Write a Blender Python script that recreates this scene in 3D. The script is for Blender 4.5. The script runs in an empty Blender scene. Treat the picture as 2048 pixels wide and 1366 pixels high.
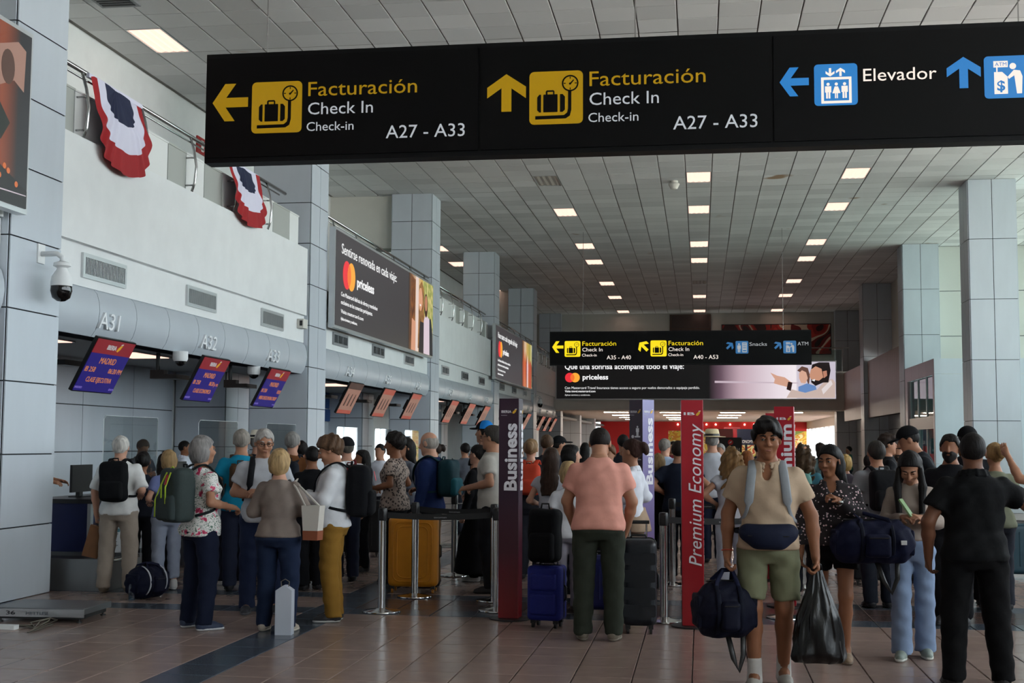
# Airport check-in hall: script builds everything procedurally.
import bpy, math, random
import numpy as np
from mathutils import Matrix, Vector
random.seed(7)
SC = bpy.context.scene
COL = SC.collection
R = math.radians
PI = math.pi
# ------------------------------------------------------------------ camera
FPX, YAW, PITCH, ROLL, CAMH = 2548.0, R(-8.41), R(4.57), R(0.3), 1.58
_F = np.array([math.sin(YAW)*math.cos(PITCH), math.cos(YAW)*math.cos(PITCH), math.sin(PITCH)])
_r = np.array([math.cos(YAW), -math.sin(YAW), 0.0]); _u = np.cross(_r, _F)
_R = math.cos(ROLL)*_r + math.sin(ROLL)*_u
_U = -math.sin(ROLL)*_r + math.cos(ROLL)*_u
cam = bpy.data.cameras.new('camera'); camo = bpy.data.objects.new('camera', cam)
cam.sensor_width = 36; cam.lens = FPX*36/2048; cam.clip_end = 500; cam.clip_start = 0.05
camo.matrix_world = Matrix(((_R[0], _U[0], -_F[0], 0), (_R[1], _U[1], -_F[1], 0), (_R[2], _U[2], -_F[2], CAMH), (0, 0, 0, 1)))
COL.objects.link(camo); SC.camera = camo
# ------------------------------------------------------------------ view, world
SC.view_settings.view_transform = 'Standard'; SC.view_settings.look = 'None'
SC.view_settings.gamma = 1; SC.view_settings.use_curve_mapping = False
SC.view_settings.exposure = EXPOSURE = 0.0
world = bpy.data.worlds.new('sky'); SC.world = world; world.use_nodes = True
bg = world.node_tree.nodes['Background']
bg.inputs[0].default_value = (0.83, 0.93, 1.0, 1); bg.inputs[1].default_value = 7.1
SC.cycles.max_bounces = 5; SC.cycles.diffuse_bounces = 3; SC.cycles.glossy_bounces = 2; SC.cycles.transparent_max_bounces = 6; SC.cycles.adaptive_threshold = .09
SC.cycles.sample_clamp_indirect = 6; SC.cycles.caustics_reflective = False; SC.cycles.caustics_refractive = False

def portal(loc, rot, sx, sy, name):
    a = bpy.data.lights.new(name, 'AREA'); a.shape = 'RECTANGLE'; a.size = sx; a.size_y = sy; a.cycles.is_portal = True
    o = bpy.data.objects.new(name, a); o.location = loc; o.rotation_euler = rot; COL.objects.link(o)
portal((10.4, 15, 3.98), (0, R(90), 0), 7.9, 56, 'window_portal')          # daylight enters through the glass facade
sun = bpy.data.lights.new('sun', 'SUN'); sun.energy = 20; sun.angle = R(1); sun.color = (1, .98, .96)      # high tropical sun on the apron outside
so = bpy.data.objects.new('sun', sun); so.rotation_euler = (R(6), R(14), 0); COL.objects.link(so)
def un(px, py, x=None, y=None, z=None):
    """where the sight line of a photo pixel meets the plane x=, y= or z= (real world metres)"""
    d = _F*FPX + _R*(px-1024) - _U*(py-683)
    t = x/d[0] if x is not None else y/d[1] if y is not None else (z-CAMH)/d[2]
    return np.array([0, 0, CAMH]) + d*t
def pj(p):
    p = np.array(p, float) - [0, 0, CAMH]
    return 1024+FPX*(p@_R)/(p@_F), 683-FPX*(p@_U)/(p@_F)
# ------------------------------------------------------------------ materials
def lin(c):
    if isinstance(c, str):
        c = c.lstrip('#'); c = [int(c[i:i+2], 16)/255 for i in (0, 2, 4)]
    return tuple((v/12.92 if v <= .04045 else ((v+.055)/1.055)**2.4) for v in c)
MATS = {}
def mat(name, col='#888888', rough=.5, metal=0., spec=.5, var=0., scale=8., bump=0., bscale=30., emit=None, es=1., alpha=1., trans=0., stretch=None, coat=0.):
    if name in MATS: return MATS[name]
    m = bpy.data.materials.new(name); m.use_nodes = True; MATS[name] = m
    nt = m.node_tree; b = nt.nodes['Principled BSDF']; L = nt.links
    c = lin(col)
    b.inputs['Base Color'].default_value = (*c, 1); b.inputs['Roughness'].default_value = rough
    b.inputs['Metallic'].default_value = metal; b.inputs['Specular IOR Level'].default_value = spec
    if coat: b.inputs['Coat Weight'].default_value = coat; b.inputs['Coat Roughness'].default_value = .1
    if trans: b.inputs['Transmission Weight'].default_value = trans
    if alpha < 1: b.inputs['Alpha'].default_value = alpha
    if emit is not None:
        b.inputs['Emission Color'].default_value = (*lin(emit), 1); b.inputs['Emission Strength'].default_value = es
    if var or bump:
        tc = nt.nodes.new('ShaderNodeTexCoord'); mp = nt.nodes.new('ShaderNodeMapping')
        L.new(tc.outputs['Object'], mp.inputs[0])
        if stretch: mp.inputs['Scale'].default_value = stretch
    if var:
        n = nt.nodes.new('ShaderNodeTexNoise'); n.inputs['Scale'].default_value = scale; n.inputs['Detail'].default_value = 4
        L.new(mp.outputs[0], n.inputs['Vector'])
        r = nt.nodes.new('ShaderNodeValToRGB'); r.color_ramp.elements[0].position = .3; r.color_ramp.elements[1].position = .7
        r.color_ramp.elements[0].color = (*[v*(1-var) for v in c], 1); r.color_ramp.elements[1].color = (*[min(1, v*(1+var)) for v in c], 1)
        L.new(n.outputs['Fac'], r.inputs[0]); L.new(r.outputs[0], b.inputs['Base Color'])
    if bump:
        n = nt.nodes.new('ShaderNodeTexNoise'); n.inputs['Scale'].default_value = bscale; n.inputs['Detail'].default_value = 3
        L.new(mp.outputs[0], n.inputs['Vector'])
        u = nt.nodes.new('ShaderNodeBump'); u.inputs['Strength'].default_value = bump; u.inputs['Distance'].default_value = .01
        L.new(n.outputs['Fac'], u.inputs['Height']); L.new(u.outputs[0], b.inputs['Normal'])
    return m
def emat(name, col, es=1., grad=None):
    """a lit screen or lamp face"""
    if name in MATS: return MATS[name]
    m = bpy.data.materials.new(name); m.use_nodes = True; MATS[name] = m
    nt = m.node_tree; b = nt.nodes['Principled BSDF']
    b.inputs['Base Color'].default_value = (.02, .02, .02, 1); b.inputs['Roughness'].default_value = .35
    b.inputs['Emission Color'].default_value = (*lin(col), 1); b.inputs['Emission Strength'].default_value = es
    if grad:
        tc = nt.nodes.new('ShaderNodeTexCoord'); n = nt.nodes.new('ShaderNodeTexNoise'); n.inputs['Scale'].default_value = grad[1]
        r = nt.nodes.new('ShaderNodeValToRGB'); r.color_ramp.elements[0].position = .35; r.color_ramp.elements[1].position = .65
        r.color_ramp.elements[0].color = (*lin(col), 1); r.color_ramp.elements[1].color = (*lin(grad[0]), 1)
        nt.links.new(tc.outputs['Object'], n.inputs['Vector']); nt.links.new(n.outputs['Fac'], r.inputs[0]); nt.links.new(r.outputs[0], b.inputs['Emission Color'])
    return m
def ramp_mat(name, stops, axis=0, lo=0., hi=1., es=1., rough=.4, emissive=True):
    """printed / displayed colour blend along a local axis"""
    if name in MATS: return MATS[name]
    m = bpy.data.materials.new(name); m.use_nodes = True; MATS[name] = m
    nt = m.node_tree; b = nt.nodes['Principled BSDF']; L = nt.links
    tc = nt.nodes.new('ShaderNodeTexCoord'); sp = nt.nodes.new('ShaderNodeSeparateXYZ'); L.new(tc.outputs['Object'], sp.inputs[0])
    mr = nt.nodes.new('ShaderNodeMapRange'); mr.inputs[1].default_value = lo; mr.inputs[2].default_value = hi; L.new(sp.outputs[axis], mr.inputs[0])
    r = nt.nodes.new('ShaderNodeValToRGB'); e = r.color_ramp.elements
    while len(e) < len(stops): e.new(.5)
    for k, (p, c) in enumerate(stops): e[k].position = p; e[k].color = (*lin(c), 1)
    L.new(mr.outputs[0], r.inputs[0])
    b.inputs['Roughness'].default_value = rough
    if emissive:
        b.inputs['Base Color'].default_value = (.02, .02, .02, 1)
        L.new(r.outputs[0], b.inputs['Emission Color']); b.inputs['Emission Strength'].default_value = es
    else: L.new(r.outputs[0], b.inputs['Base Color'])
    return m
def glass_mat(name, tint='#e8f2f0', refl=.12, rough=.02):
    if name in MATS: return MATS[name]
    m = bpy.data.materials.new(name); m.use_nodes = True; MATS[name] = m
    nt = m.node_tree; nt.nodes.remove(nt.nodes['Principled BSDF']); L = nt.links
    t = nt.nodes.new('ShaderNodeBsdfTransparent'); t.inputs[0].default_value = (*lin(tint), 1)
    g = nt.nodes.new('ShaderNodeBsdfGlossy'); g.inputs['Roughness'].default_value = rough
    fr = nt.nodes.new('ShaderNodeLayerWeight'); fr.inputs['Blend'].default_value = .5
    pw = nt.nodes.new('ShaderNodeMath'); pw.operation = 'POWER'; pw.inputs[1].default_value = 3; L.new(fr.outputs['Facing'], pw.inputs[0])
    ma = nt.nodes.new('ShaderNodeMath'); ma.operation = 'MULTIPLY_ADD'; ma.inputs[1].default_value = .6; ma.inputs[2].default_value = refl*.4; L.new(pw.outputs[0], ma.inputs[0])
    mx = nt.nodes.new('ShaderNodeMixShader'); L.new(ma.outputs[0], mx.inputs[0]); L.new(t.outputs[0], mx.inputs[1]); L.new(g.outputs[0], mx.inputs[2])
    L.new(mx.outputs[0], nt.nodes['Material Output'].inputs['Surface'])
    return m
# ------------------------------------------------------------------ mesh builder
class MB:
    def __init__(s): s.v = []; s.f = []; s.m = []
    def add(s, vs, fs, mi=0):
        o = len(s.v); s.v += [tuple(map(float, p)) for p in vs]; s.f += [tuple(i+o for i in f) for f in fs]; s.m += [mi]*len(fs); return s
    def box(s, lo, hi, mi=0):
        x0, y0, z0 = lo; x1, y1, z1 = hi
        return s.add([(x0,y0,z0),(x1,y0,z0),(x1,y1,z0),(x0,y1,z0),(x0,y0,z1),(x1,y0,z1),(x1,y1,z1),(x0,y1,z1)],
                     [(0,3,2,1),(4,5,6,7),(0,1,5,4),(1,2,6,5),(2,3,7,6),(3,0,4,7)], mi)
    def rbox(s, lo, hi, r=.02, seg=3, mi=0, ax=2, e=.0):
        """box with rounded edges along axis ax, and end faces drawn in by e"""
        a, b = [i for i in range(3) if i != ax]
        if ax == 1: a, b = 2, 0
        pts = rrect(lo[a], lo[b], hi[a], hi[b], r, seg)
        rings = [(lo[ax], e), (lo[ax]+e, 0), (hi[ax]-e, 0), (hi[ax], e)] if e else [(lo[ax], 0), (hi[ax], 0)]
        ca, cb = (lo[a]+hi[a])/2, (lo[b]+hi[b])/2; vs = []
        wa, wb = (hi[a]-lo[a])/2, (hi[b]-lo[b])/2
        for t, d in rings:
            for p in pts:
                q = [0, 0, 0]; q[ax] = t
                q[a] = ca+(p[0]-ca)*(wa-d)/wa; q[b] = cb+(p[1]-cb)*(wb-d)/wb; vs.append(q)
        n = len(pts); fs = []
        for k in range(len(rings)-1):
            for i in range(n): j = (i+1) % n; fs.append((k*n+i, k*n+j, (k+1)*n+j, (k+1)*n+i))
        fs.append(tuple(range(n-1, -1, -1))); fs.append(tuple(range((len(rings)-1)*n, len(rings)*n)))
        return s.add(vs, fs, mi)
    def prism(s, pts, d0, d1, mi=0, ax=1):
        """polygon pts (u,v) extruded along ax; ax=1: u=x v=z, ax=2: u=x v=y, ax=0: u=y v=z"""
        n = len(pts); vs = []
        for d in (d0, d1):
            for u, v in pts: vs.append((u, d, v) if ax == 1 else (u, v, d) if ax == 2 else (d, u, v))
        fs = [(i, (i+1) % n, n+(i+1) % n, n+i) for i in range(n)] + [tuple(range(n-1, -1, -1)), tuple(range(n, 2*n))]
        return s.add(vs, fs, mi)
    def tube(s, path, r, n=8, mi=0, cap=True, rz=None):
        """round tube, or elliptic when r is (ra, rb): rb along the surface normal hint rz"""
        P = [np.array(p, float) for p in path]; vs = []; up = None
        for i, p in enumerate(P):
            t = P[min(i+1, len(P)-1)]-P[max(i-1, 0)]; t = t/(np.linalg.norm(t)+1e-9)
            if rz is not None:
                nb = np.array(rz[i] if hasattr(rz[0], '__len__') else rz, float)
            else:
                nb = np.array([0, 0, 1.]) if up is None and abs(t[2]) < .9 else (np.array([1., 0, 0]) if up is None else up)
            nb = nb-t*(nb@t); nb /= (np.linalg.norm(nb)+1e-9); up = nb; a = np.cross(t, nb)
            rr = r[i] if isinstance(r, list) else r
            ra, rb = rr if hasattr(rr, '__len__') else (rr, rr)
            for k in range(n):
                th = 2*PI*k/n; vs.append(p+a*ra*math.cos(th)+nb*rb*math.sin(th))
        fs = []
        for i in range(len(P)-1):
            for k in range(n): j = (k+1) % n; fs.append((i*n+k, i*n+j, (i+1)*n+j, (i+1)*n+k))
        if cap: fs += [tuple(range(n-1, -1, -1)), tuple(range((len(P)-1)*n, len(P)*n))]
        return s.add(vs, fs, mi)
    def lathe(s, prof, n=16, c=(0, 0, 0), mi=0):
        vs = []; 
        for r_, z in prof:
            for k in range(n): th = 2*PI*k/n; vs.append((c[0]+r_*math.cos(th), c[1]+r_*math.sin(th), c[2]+z))
        fs = []
        for i in range(len(prof)-1):
            for k in range(n): j = (k+1) % n; fs.append((i*n+k, i*n+j, (i+1)*n+j, (i+1)*n+k))
        fs += [tuple(range(n-1, -1, -1)), tuple(range((len(prof)-1)*n, len(prof)*n))]
        return s.add(vs, fs, mi)
    def grid(s, fn, nu, nv, mi=0, thick=0.):
        vs = [fn(i/nu, j/nv) for j in range(nv+1) for i in range(nu+1)]
        fs = [(j*(nu+1)+i, j*(nu+1)+i+1, (j+1)*(nu+1)+i+1, (j+1)*(nu+1)+i) for j in range(nv) for i in range(nu)]
        return s.add(vs, fs, mi)
    def xf(s, M, a=0):
        M = Matrix(M); s.v[a:] = [tuple(M @ Vector(p)) for p in s.v[a:]]; return s
    def mesh(s, name, mats, smooth=False):
        me = bpy.data.meshes.new(name); me.from_pydata(s.v, [], s.f)
        for m in (mats if isinstance(mats, (list, tuple)) else [mats]): me.materials.append(m)
        if any(s.m): me.polygons.foreach_set('material_index', s.m)
        if smooth:
            me.polygons.foreach_set('use_smooth', [True]*len(s.f))
            if smooth != 'all': me.set_sharp_from_angle(angle=R(40))
        me.update(); return me
    def build(s, name, mats, parent=None, smooth=False, loc=(0, 0, 0), rz=0):
        return link(name, s.mesh(name, mats, smooth), parent, loc, rz)
def rrect(x0, y0, x1, y1, r, seg=4):
    r = min(r, (x1-x0)/2-1e-5, (y1-y0)/2-1e-5); out = []
    for cx, cy, a in ((x1-r, y0+r, -90), (x1-r, y1-r, 0), (x0+r, y1-r, 90), (x0+r, y0+r, 180)):
        for k in range(seg+1):
            t = R(a+90*k/seg); out.append((cx+r*math.cos(t), cy+r*math.sin(t)))
    return out
def circ(cx, cy, r, n=24, ry=None, a0=0, a1=360):
    m = n if a1-a0 >= 360 else n+1
    return [(cx+r*math.cos(R(a0+(a1-a0)*k/n)), cy+(ry or r)*math.sin(R(a0+(a1-a0)*k/n))) for k in range(m)]
def link(name, data, parent=None, loc=(0, 0, 0), rz=0):
    o = bpy.data.objects.new(name, data); COL.objects.link(o); o.location = loc; o.rotation_euler = (0, 0, rz)
    if parent is not None: o.parent = parent
    return o
def tag(o, label=None, cat=None, group=None, kind=None):
    if label: o['label'] = label
    if cat: o['category'] = cat
    if group: o['group'] = group
    if kind: o['kind'] = kind
    return o
def thing(name, label, cat, loc=(0, 0, 0), rz=0, group=None):
    o = link(name, None, None, loc, rz); o.empty_display_size = .1
    return tag(o, label, cat, group)
def struct(name, mb, m, label=None, cat=None, parent=None, smooth=False):
    o = mb.build(name, m, parent, smooth) if isinstance(mb, MB) else link(name, mb, parent)
    if parent is None: tag(o, label, cat, kind='structure')
    return o
def sroot(name, label, cat, loc=(0, 0, 0)):
    return tag(link(name, None, None, loc), label, cat, kind='structure')

def text_mesh(s, h, bold=0., shear=0., align='LEFT', xs=1., depth=.002, space=1.):
    """upright lettering in the local xz plane, cap height h, facing -y"""
    cu = bpy.data.curves.new('t', 'FONT'); cu.body = s; cu.size = h/.727; cu.offset = bold*h*.1; cu.shear = shear
    cu.align_x = align; cu.extrude = depth/2; cu.resolution_u = 3; cu.space_character = space; cu.fill_mode = 'FRONT'
    ob = bpy.data.objects.new('t', cu); me = bpy.data.meshes.new_from_object(ob); bpy.data.objects.remove(ob)
    n = len(me.vertices); co = np.empty(n*3); me.vertices.foreach_get('co', co); co = co.reshape(-1, 3)
    co = np.stack([co[:, 0]*xs, -co[:, 2], co[:, 1]], 1); me.vertices.foreach_set('co', co.ravel()); me.update()
    return me
def text(name, s, h, x, z, m, parent, y=-.004, **k):
    me = text_mesh(s, h, **k); me.materials.append(m)
    return link(name, me, parent, (x, y, z))
def flat(name, polys, m, parent, y=-.003, d=.002):
    mb = MB()
    for p in (polys if isinstance(polys[0][0], (tuple, list)) else [polys]): mb.prism(p, y, y-d)
    return mb.build(name, m, parent)
# ------------------------------------------------------------------ setting
ZC, XL, XR, XB, XG = 7.97, -6.77, 6.4, -9.54, 10.45
YC = [1.4, 11.65, 21.45, 31.65, 41.7, 51.8, 62.1]           # column fronts
M_panel = mat('aluminium_panel', '#c2c9d0', .38, .0, .5, var=.05, scale=2.2, stretch=(1, 1, .25))
M_joint = mat('panel_joint', '#2c3034', .7)
M_white = mat('white_plaster', '#e4e6e5', .6, var=.03, scale=3)
M_cream = mat('cream_plaster', '#cfcdc4', .65, var=.03, scale=2)
M_grey = mat('grey_paint', '#a9abab', .6, var=.03, scale=2)
M_steel = mat('stainless_steel', '#b9b9b8', .22, 1.)
M_dark = mat('dark_metal', '#1c1d1f', .45)
M_brown = mat('brown_wall_panel', '#a1897e', .42, var=.08, scale=5, stretch=(1, 9, .2))
M_black = mat('black_plastic', '#0b0b0c', .4)
M_glass = glass_mat('clear_glass')
M_plexi = glass_mat('plexiglass', '#eef3f3', .22)
M_alu = mat('aluminium_frame', '#c9cccd', .35, .6)

# ---- floor: stone tiles 0.4 m with grey-blue and maroon bands
TX0 = -.066; TS = .4
M_grout = mat('grout', '#3a302b', .8)
def tile_mat(name, col):
    m = mat(name, col, .2, spec=.5); nt = m.node_tree; b = nt.nodes['Principled BSDF']; L = nt.links
    g = nt.nodes.new('ShaderNodeNewGeometry'); sn = nt.nodes.new('ShaderNodeVectorMath'); sn.operation = 'SNAP'; sn.inputs[1].default_value = (TS, TS, 9)
    of = nt.nodes.new('ShaderNodeVectorMath'); of.operation = 'SUBTRACT'; of.inputs[1].default_value = (TX0, 0, -4)
    L.new(g.outputs['Position'], of.inputs[0]); L.new(of.outputs[0], sn.inputs[0])
    wn = nt.nodes.new('ShaderNodeTexWhiteNoise'); L.new(sn.outputs[0], wn.inputs['Vector'])
    n = nt.nodes.new('ShaderNodeTexNoise'); n.inputs['Scale'].default_value = 7; n.inputs['Detail'].default_value = 5; L.new(g.outputs['Position'], n.inputs['Vector'])
    ad = nt.nodes.new('ShaderNodeMath'); ad.operation = 'MULTIPLY_ADD'; ad.inputs[1].default_value = .5; L.new(wn.outputs[0], ad.inputs[0]); L.new(n.outputs['Fac'], ad.inputs[2])
    r = nt.nodes.new('ShaderNodeValToRGB'); c = lin(col); r.color_ramp.elements[0].position = .3; r.color_ramp.elements[1].position = 1.
    r.color_ramp.elements[0].color = (*[v*.92 for v in c], 1); r.color_ramp.elements[1].color = (*[v*1.08 for v in c], 1)
    L.new(ad.outputs[0], r.inputs[0]); L.new(r.outputs[0], b.inputs['Base Color'])
    rr = nt.nodes.new('ShaderNodeMapRange'); rr.inputs[3].default_value = .18; rr.inputs[4].default_value = .26; L.new(n.outputs['Fac'], rr.inputs[0]); L.new(rr.outputs[0], b.inputs['Roughness'])
    return m
M_tiles = [tile_mat('pinkish_stone', '#98837a'), tile_mat('slate_stone', '#4a525d'), tile_mat('maroon_stone', '#55433f')]
floor = struct('floor', MB().box((-14, -14, -.3), (16, 100, -.012)), M_grout, 'polished pinkish stone tile floor with slate bands', 'floor')
IY0, IY1 = int(7.6/TS), int(90/TS)
def tile_kind(i, j):
    x = TX0+i*TS; y = j*TS
    if abs(x+3.66) < .25 or abs(x-3.94) < .25: return 1
    if j in (29, 32): return 1
    if j in (30, 31): return 2 if -3.4 < x < 3.8 else 0
    if j % 25 in (4, 7): return 1
    return 0
def tile_mesh(mi):
    e = .004; t = TS-.004
    return MB().add([(e,e,-.03),(t,e,-.03),(t,t,-.03),(e,t,-.03),(e,e,-.003),(t,e,-.003),(t,t,-.003),(e,t,-.003),(e+.003,e+.003,0),(t-.003,e+.003,0),(t-.003,t-.003,0),(e+.003,t-.003,0)],
        [(0,1,5,4),(1,2,6,5),(2,3,7,6),(3,0,4,7),(4,5,9,8),(5,6,10,9),(6,7,11,10),(7,4,8,11),(8,9,10,11)]).mesh('floor_tile', M_tiles[mi])
TM = [tile_mesh(k) for k in range(3)]
near = []; rest = MB()
for j in range(IY0, IY1):
    for i in range(-33, 36):
        x = TX0+i*TS; y = j*TS; px, py = pj((x+.2, y+.2, 0))
        if y < 16 and -30 < px < 2080 and py < 1385 and len(near) < 300 and XL-.2 < x: near.append((i, j))
        elif y < 60 or abs(x) < 9:
            e = .004; rest.add([(x+e, y+e, 0), (x+TS-e, y+e, 0), (x+TS-e, y+TS-e, 0), (x+e, y+TS-e, 0)], [(0, 1, 2, 3)], tile_kind(i, j))
for i, j in near: link('floor_tile', TM[tile_kind(i, j)], floor, (TX0+i*TS, j*TS, random.uniform(-.0006, .0006)))
for j in range(-30, IY0):
    for i in range(-33, 36):
        x = TX0+i*TS; y = j*TS; e = .004
        rest.add([(x+e, y+e, 0), (x+TS-e, y+e, 0), (x+TS-e, y+TS-e, 0), (x+e, y+TS-e, 0)], [(0, 1, 2, 3)], tile_kind(i, j))
tag(rest.build('tile_field', M_tiles, floor), kind='stuff')

# ---- ceiling: 0.61 m lay-in panels in a T-bar grid
CS = .61; CX0 = -.305
M_ctile = mat('mineral_ceiling_panel', '#d2cfca', .85)
def _ct():
    nt = M_ctile.node_tree; b = nt.nodes['Principled BSDF']; L = nt.links
    g = nt.nodes.new('ShaderNodeNewGeometry'); of = nt.nodes.new('ShaderNodeVectorMath'); of.operation = 'SUBTRACT'; of.inputs[1].default_value = (CX0, 0, 3)
    sn = nt.nodes.new('ShaderNodeVectorMath'); sn.operation = 'SNAP'; sn.inputs[1].default_value = (CS, CS, 9)
    L.new(g.outputs['Position'], of.inputs[0]); L.new(of.outputs[0], sn.inputs[0])
    wn = nt.nodes.new('ShaderNodeTexWhiteNoise'); L.new(sn.outputs[0], wn.inputs['Vector'])
    r = nt.nodes.new('ShaderNodeValToRGB'); c = lin('#dddddc')
    e = r.color_ramp.elements; e[0].color = (*[v*.86 for v in c], 1); e[1].color = (*[v*1.08 for v in c], 1)
    L.new(wn.outputs[0], r.inputs[0])
    n = nt.nodes.new('ShaderNodeTexNoise'); n.inputs['Scale'].default_value = .9; n.inputs['Detail'].default_value = 2; L.new(g.outputs['Position'], n.inputs['Vector'])
    st = nt.nodes.new('ShaderNodeMapRange'); st.inputs[1].default_value = .72; st.inputs[2].default_value = .78; L.new(n.outputs['Fac'], st.inputs[0])
    mx = nt.nodes.new('ShaderNodeMix'); mx.data_type = 'RGBA'; mx.inputs[7].default_value = (*lin('#a08468'), 1)
    L.new(st.outputs[0], mx.inputs[0]); L.new(r.outputs[0], mx.inputs[6]); L.new(mx.outputs[2], b.inputs['Base Color'])
_ct()
M_tbar = mat('ceiling_t_bar', '#75706a', .6)
ceiling = struct('ceiling', MB().box((XB-.3, -14, ZC+.02), (XG+.3, 63, ZC+.4)), M_tbar, 'high suspended ceiling of square grey white panels', 'ceiling')
LAMPS = [(x, y) for y in (30.1, 34.0, 40.0, 44.1, 50.25, 54.6, 61.2) for x in (-3.66, 0.0, 3.66)]
LAMPS += [(-8.54, y) for y in (18.5, 40.0, 44.1, 51.9, 55.9)]
LAMPS = [(CX0+round((x-.3-CX0)/CS)*CS, round(y/CS)*CS) for x, y in LAMPS]
cells = set()
for x, y in LAMPS:
    i = round((x-CX0)/CS); j = round(y/CS); cells |= {(i, j), (i, j+1)}
GX, GY = .010, .005
def ct_mesh():
    return MB().add([(GX,GY,.02),(CS-GX,GY,.02),(CS-GX,CS-GY,.02),(GX,CS-GY,.02),(GX,GY,.004),(CS-GX,GY,.004),(CS-GX,CS-GY,.004),(GX,CS-GY,.004),(GX+.006,GY+.004,0),(CS-GX-.006,GY+.004,0),(CS-GX-.006,CS-GY-.004,0),(GX+.006,CS-GY-.004,0)],
        [(0,4,5,1),(1,5,6,2),(2,6,7,3),(3,7,4,0),(4,8,9,5),(5,9,10,6),(6,10,11,7),(7,11,8,4),(8,11,10,9)]).mesh('ceiling_panel', M_ctile)
CTM = ct_mesh(); ctn = 0; rest = MB()
for j in range(-22, 103):
    for i in range(-15, 18):
        if (i, j) in cells: continue
        x = CX0+i*CS; y = j*CS; px, py = pj((x+.3, y+.3, ZC)) if y > 3 else (-999, 0)
        if ctn < 300 and -20 < px < 2070 and -25 < py and not (420 < px and py > 110-.045*(px-420) and py < 315-.03*(px-420)):
            o = link('ceiling_panel', CTM, ceiling, (x, y, ZC+random.uniform(-.002, .002))); o.rotation_euler = (random.gauss(0, .0025), random.gauss(0, .0025), 0); ctn += 1
        else:
            rest.add([(x+GX, y+GY, ZC), (x+GX, y+CS-GY, ZC), (x+CS-GX, y+CS-GY, ZC), (x+CS-GX, y+GY, ZC)], [(0, 1, 2, 3)])
tag(rest.build('panel_field', M_ctile, ceiling), kind='stuff')
M_lamp = emat('lamp_diffuser', '#ffd0bc', 1.5); M_lampoff = mat('lamp_diffuser_dark', '#b9b4ac', .5)
def lamp_parts():
    a = MB()
    for lo, hi in (((.005,.005,-.004),(.03,1.215,.02)), ((.58,.005,-.004),(.605,1.215,.02)), ((.03,.005,-.004),(.58,.03,.02)), ((.03,1.19,-.004),(.58,1.215,.02))): a.box(lo, hi)
    d = MB()
    for k in range(4):   # four shallow prismatic troughs
        x0 = .03+k*.1375; d.prism([(x0, .018), (x0+.07, .004), (x0+.1375, .018)], .03, 1.19)
    return a.mesh('lamp_frame', M_alu), d.mesh('diffuser', M_lamp), d.mesh('diffuser', M_lampoff)
LF, LD, LDO = lamp_parts()
def rank(n): return ['nearest', 'second', 'third', 'fourth', 'fifth', 'sixth', 'seventh', 'eighth', 'ninth', 'tenth', 'eleventh'][n]
rows = {}
for k, (x, y) in enumerate(LAMPS):
    px, py = pj((x+.3, y+.6, ZC))
    row = 'over the balcony' if x < -6 else 'left row' if x < -2 else 'middle row' if x < 2 else 'right row'
    vis = -30 < px < 2060 and -30 < py
    n = rows[row] = rows.get(row, -1)+1
    off = abs(y-30.1) < .6 and -5 < x < -2 or abs(y-50.25) < .6 and -1 < x < 1
    t = thing('ceiling_light', ('unlit grey' if off else 'warm white lit')+' ceiling light, %s from the camera %s' % (rank(n), row if x < -6 else 'in the '+row), 'ceiling light', (x, y, ZC), group='recessed ceiling lights')
    link('lamp_frame', LF, t); link('diffuser', LDO if off else LD, t)

# ---- columns clad in aluminium panels
def column(name, x0, x1, y0, y1, label, hj=.725, split=(0, 0), base=0., z1=None):
    """clad column; hj panel height, split = number of vertical joints on (camera face, hall face)"""
    z1 = z1 or ZC
    root = sroot(name, label, 'column', ((x0+x1)/2, (y0+y1)/2, base)); g = .007
    cx, cy = (x0+x1)/2, (y0+y1)/2
    MB().box((x0-cx+.012, y0-cy+.012, 0), (x1-cx-.012, y1-cy-.012, z1-base)).build('core', M_joint, root)
    zs = []; z = ZC
    while z > base+.02: zs.append(z); z -= hj
    zs.append(base); zs = [min(q, z1) for q in zs if q < z1+hj-.01]
    w, d = x1-x0, y1-y0; cache = {}
    for a, b in zip(zs[1:], zs[:-1]):
        if b-a < .03: continue
        for face in range(4):
            L_, ns = (w, split[0]) if face % 2 == 0 else (d, split[1])
            for k in range(ns+1):
                u0, u1 = -L_/2+L_*k/(ns+1), -L_/2+L_*(k+1)/(ns+1); key = (round(b-a, 3), face % 2, k)
                if key not in cache:
                    cache[key] = MB().rbox((u0+g, -.014, g), (u1-g, 0, b-a-g), .003, 1, ax=1, e=.0).mesh('panel', M_panel)
                dd = d/2 if face % 2 == 0 else w/2
                th = face*PI/2; o = link('panel', cache[key], root, (0, 0, a-base), th)
                o.location = (math.sin(th)*dd, -math.cos(th)*dd, a-base)
                o.location.x += 0; 
    return root
ordn = ['', 'first', 'second', 'third', 'fourth', 'fifth', 'sixth']
for k, y in enumerate(YC):
    if k == 0: continue
    w = 1.0
    column('column_left_%d' % k, XL-1.05, XL, y, y+1.02, 'grey panelled column of the check-in wall, %s from the camera' % ordn[k], .725, (0 if k < 3 else 1, 0 if k == 1 else 1) if k != 2 else (0, 1))
for k, y in enumerate(YC):
    if k < 3: continue
    column('column_right_%d' % k, XR, XR+1.1, y-.1, y+.9, 'pale panelled column along the window aisle, %s from the camera' % ordn[k-2], 1.45, (1, 1))
for k, y in enumerate((72.2, 82.3)):
    column('column_lobby_%d' % k, XL-1.05, XL, y, y+1.0, 'grey column by the far counters under the bridge, %s' % ('nearer' if k == 0 else 'farther'), .725, (1, 1), z1=3.25)
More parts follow.
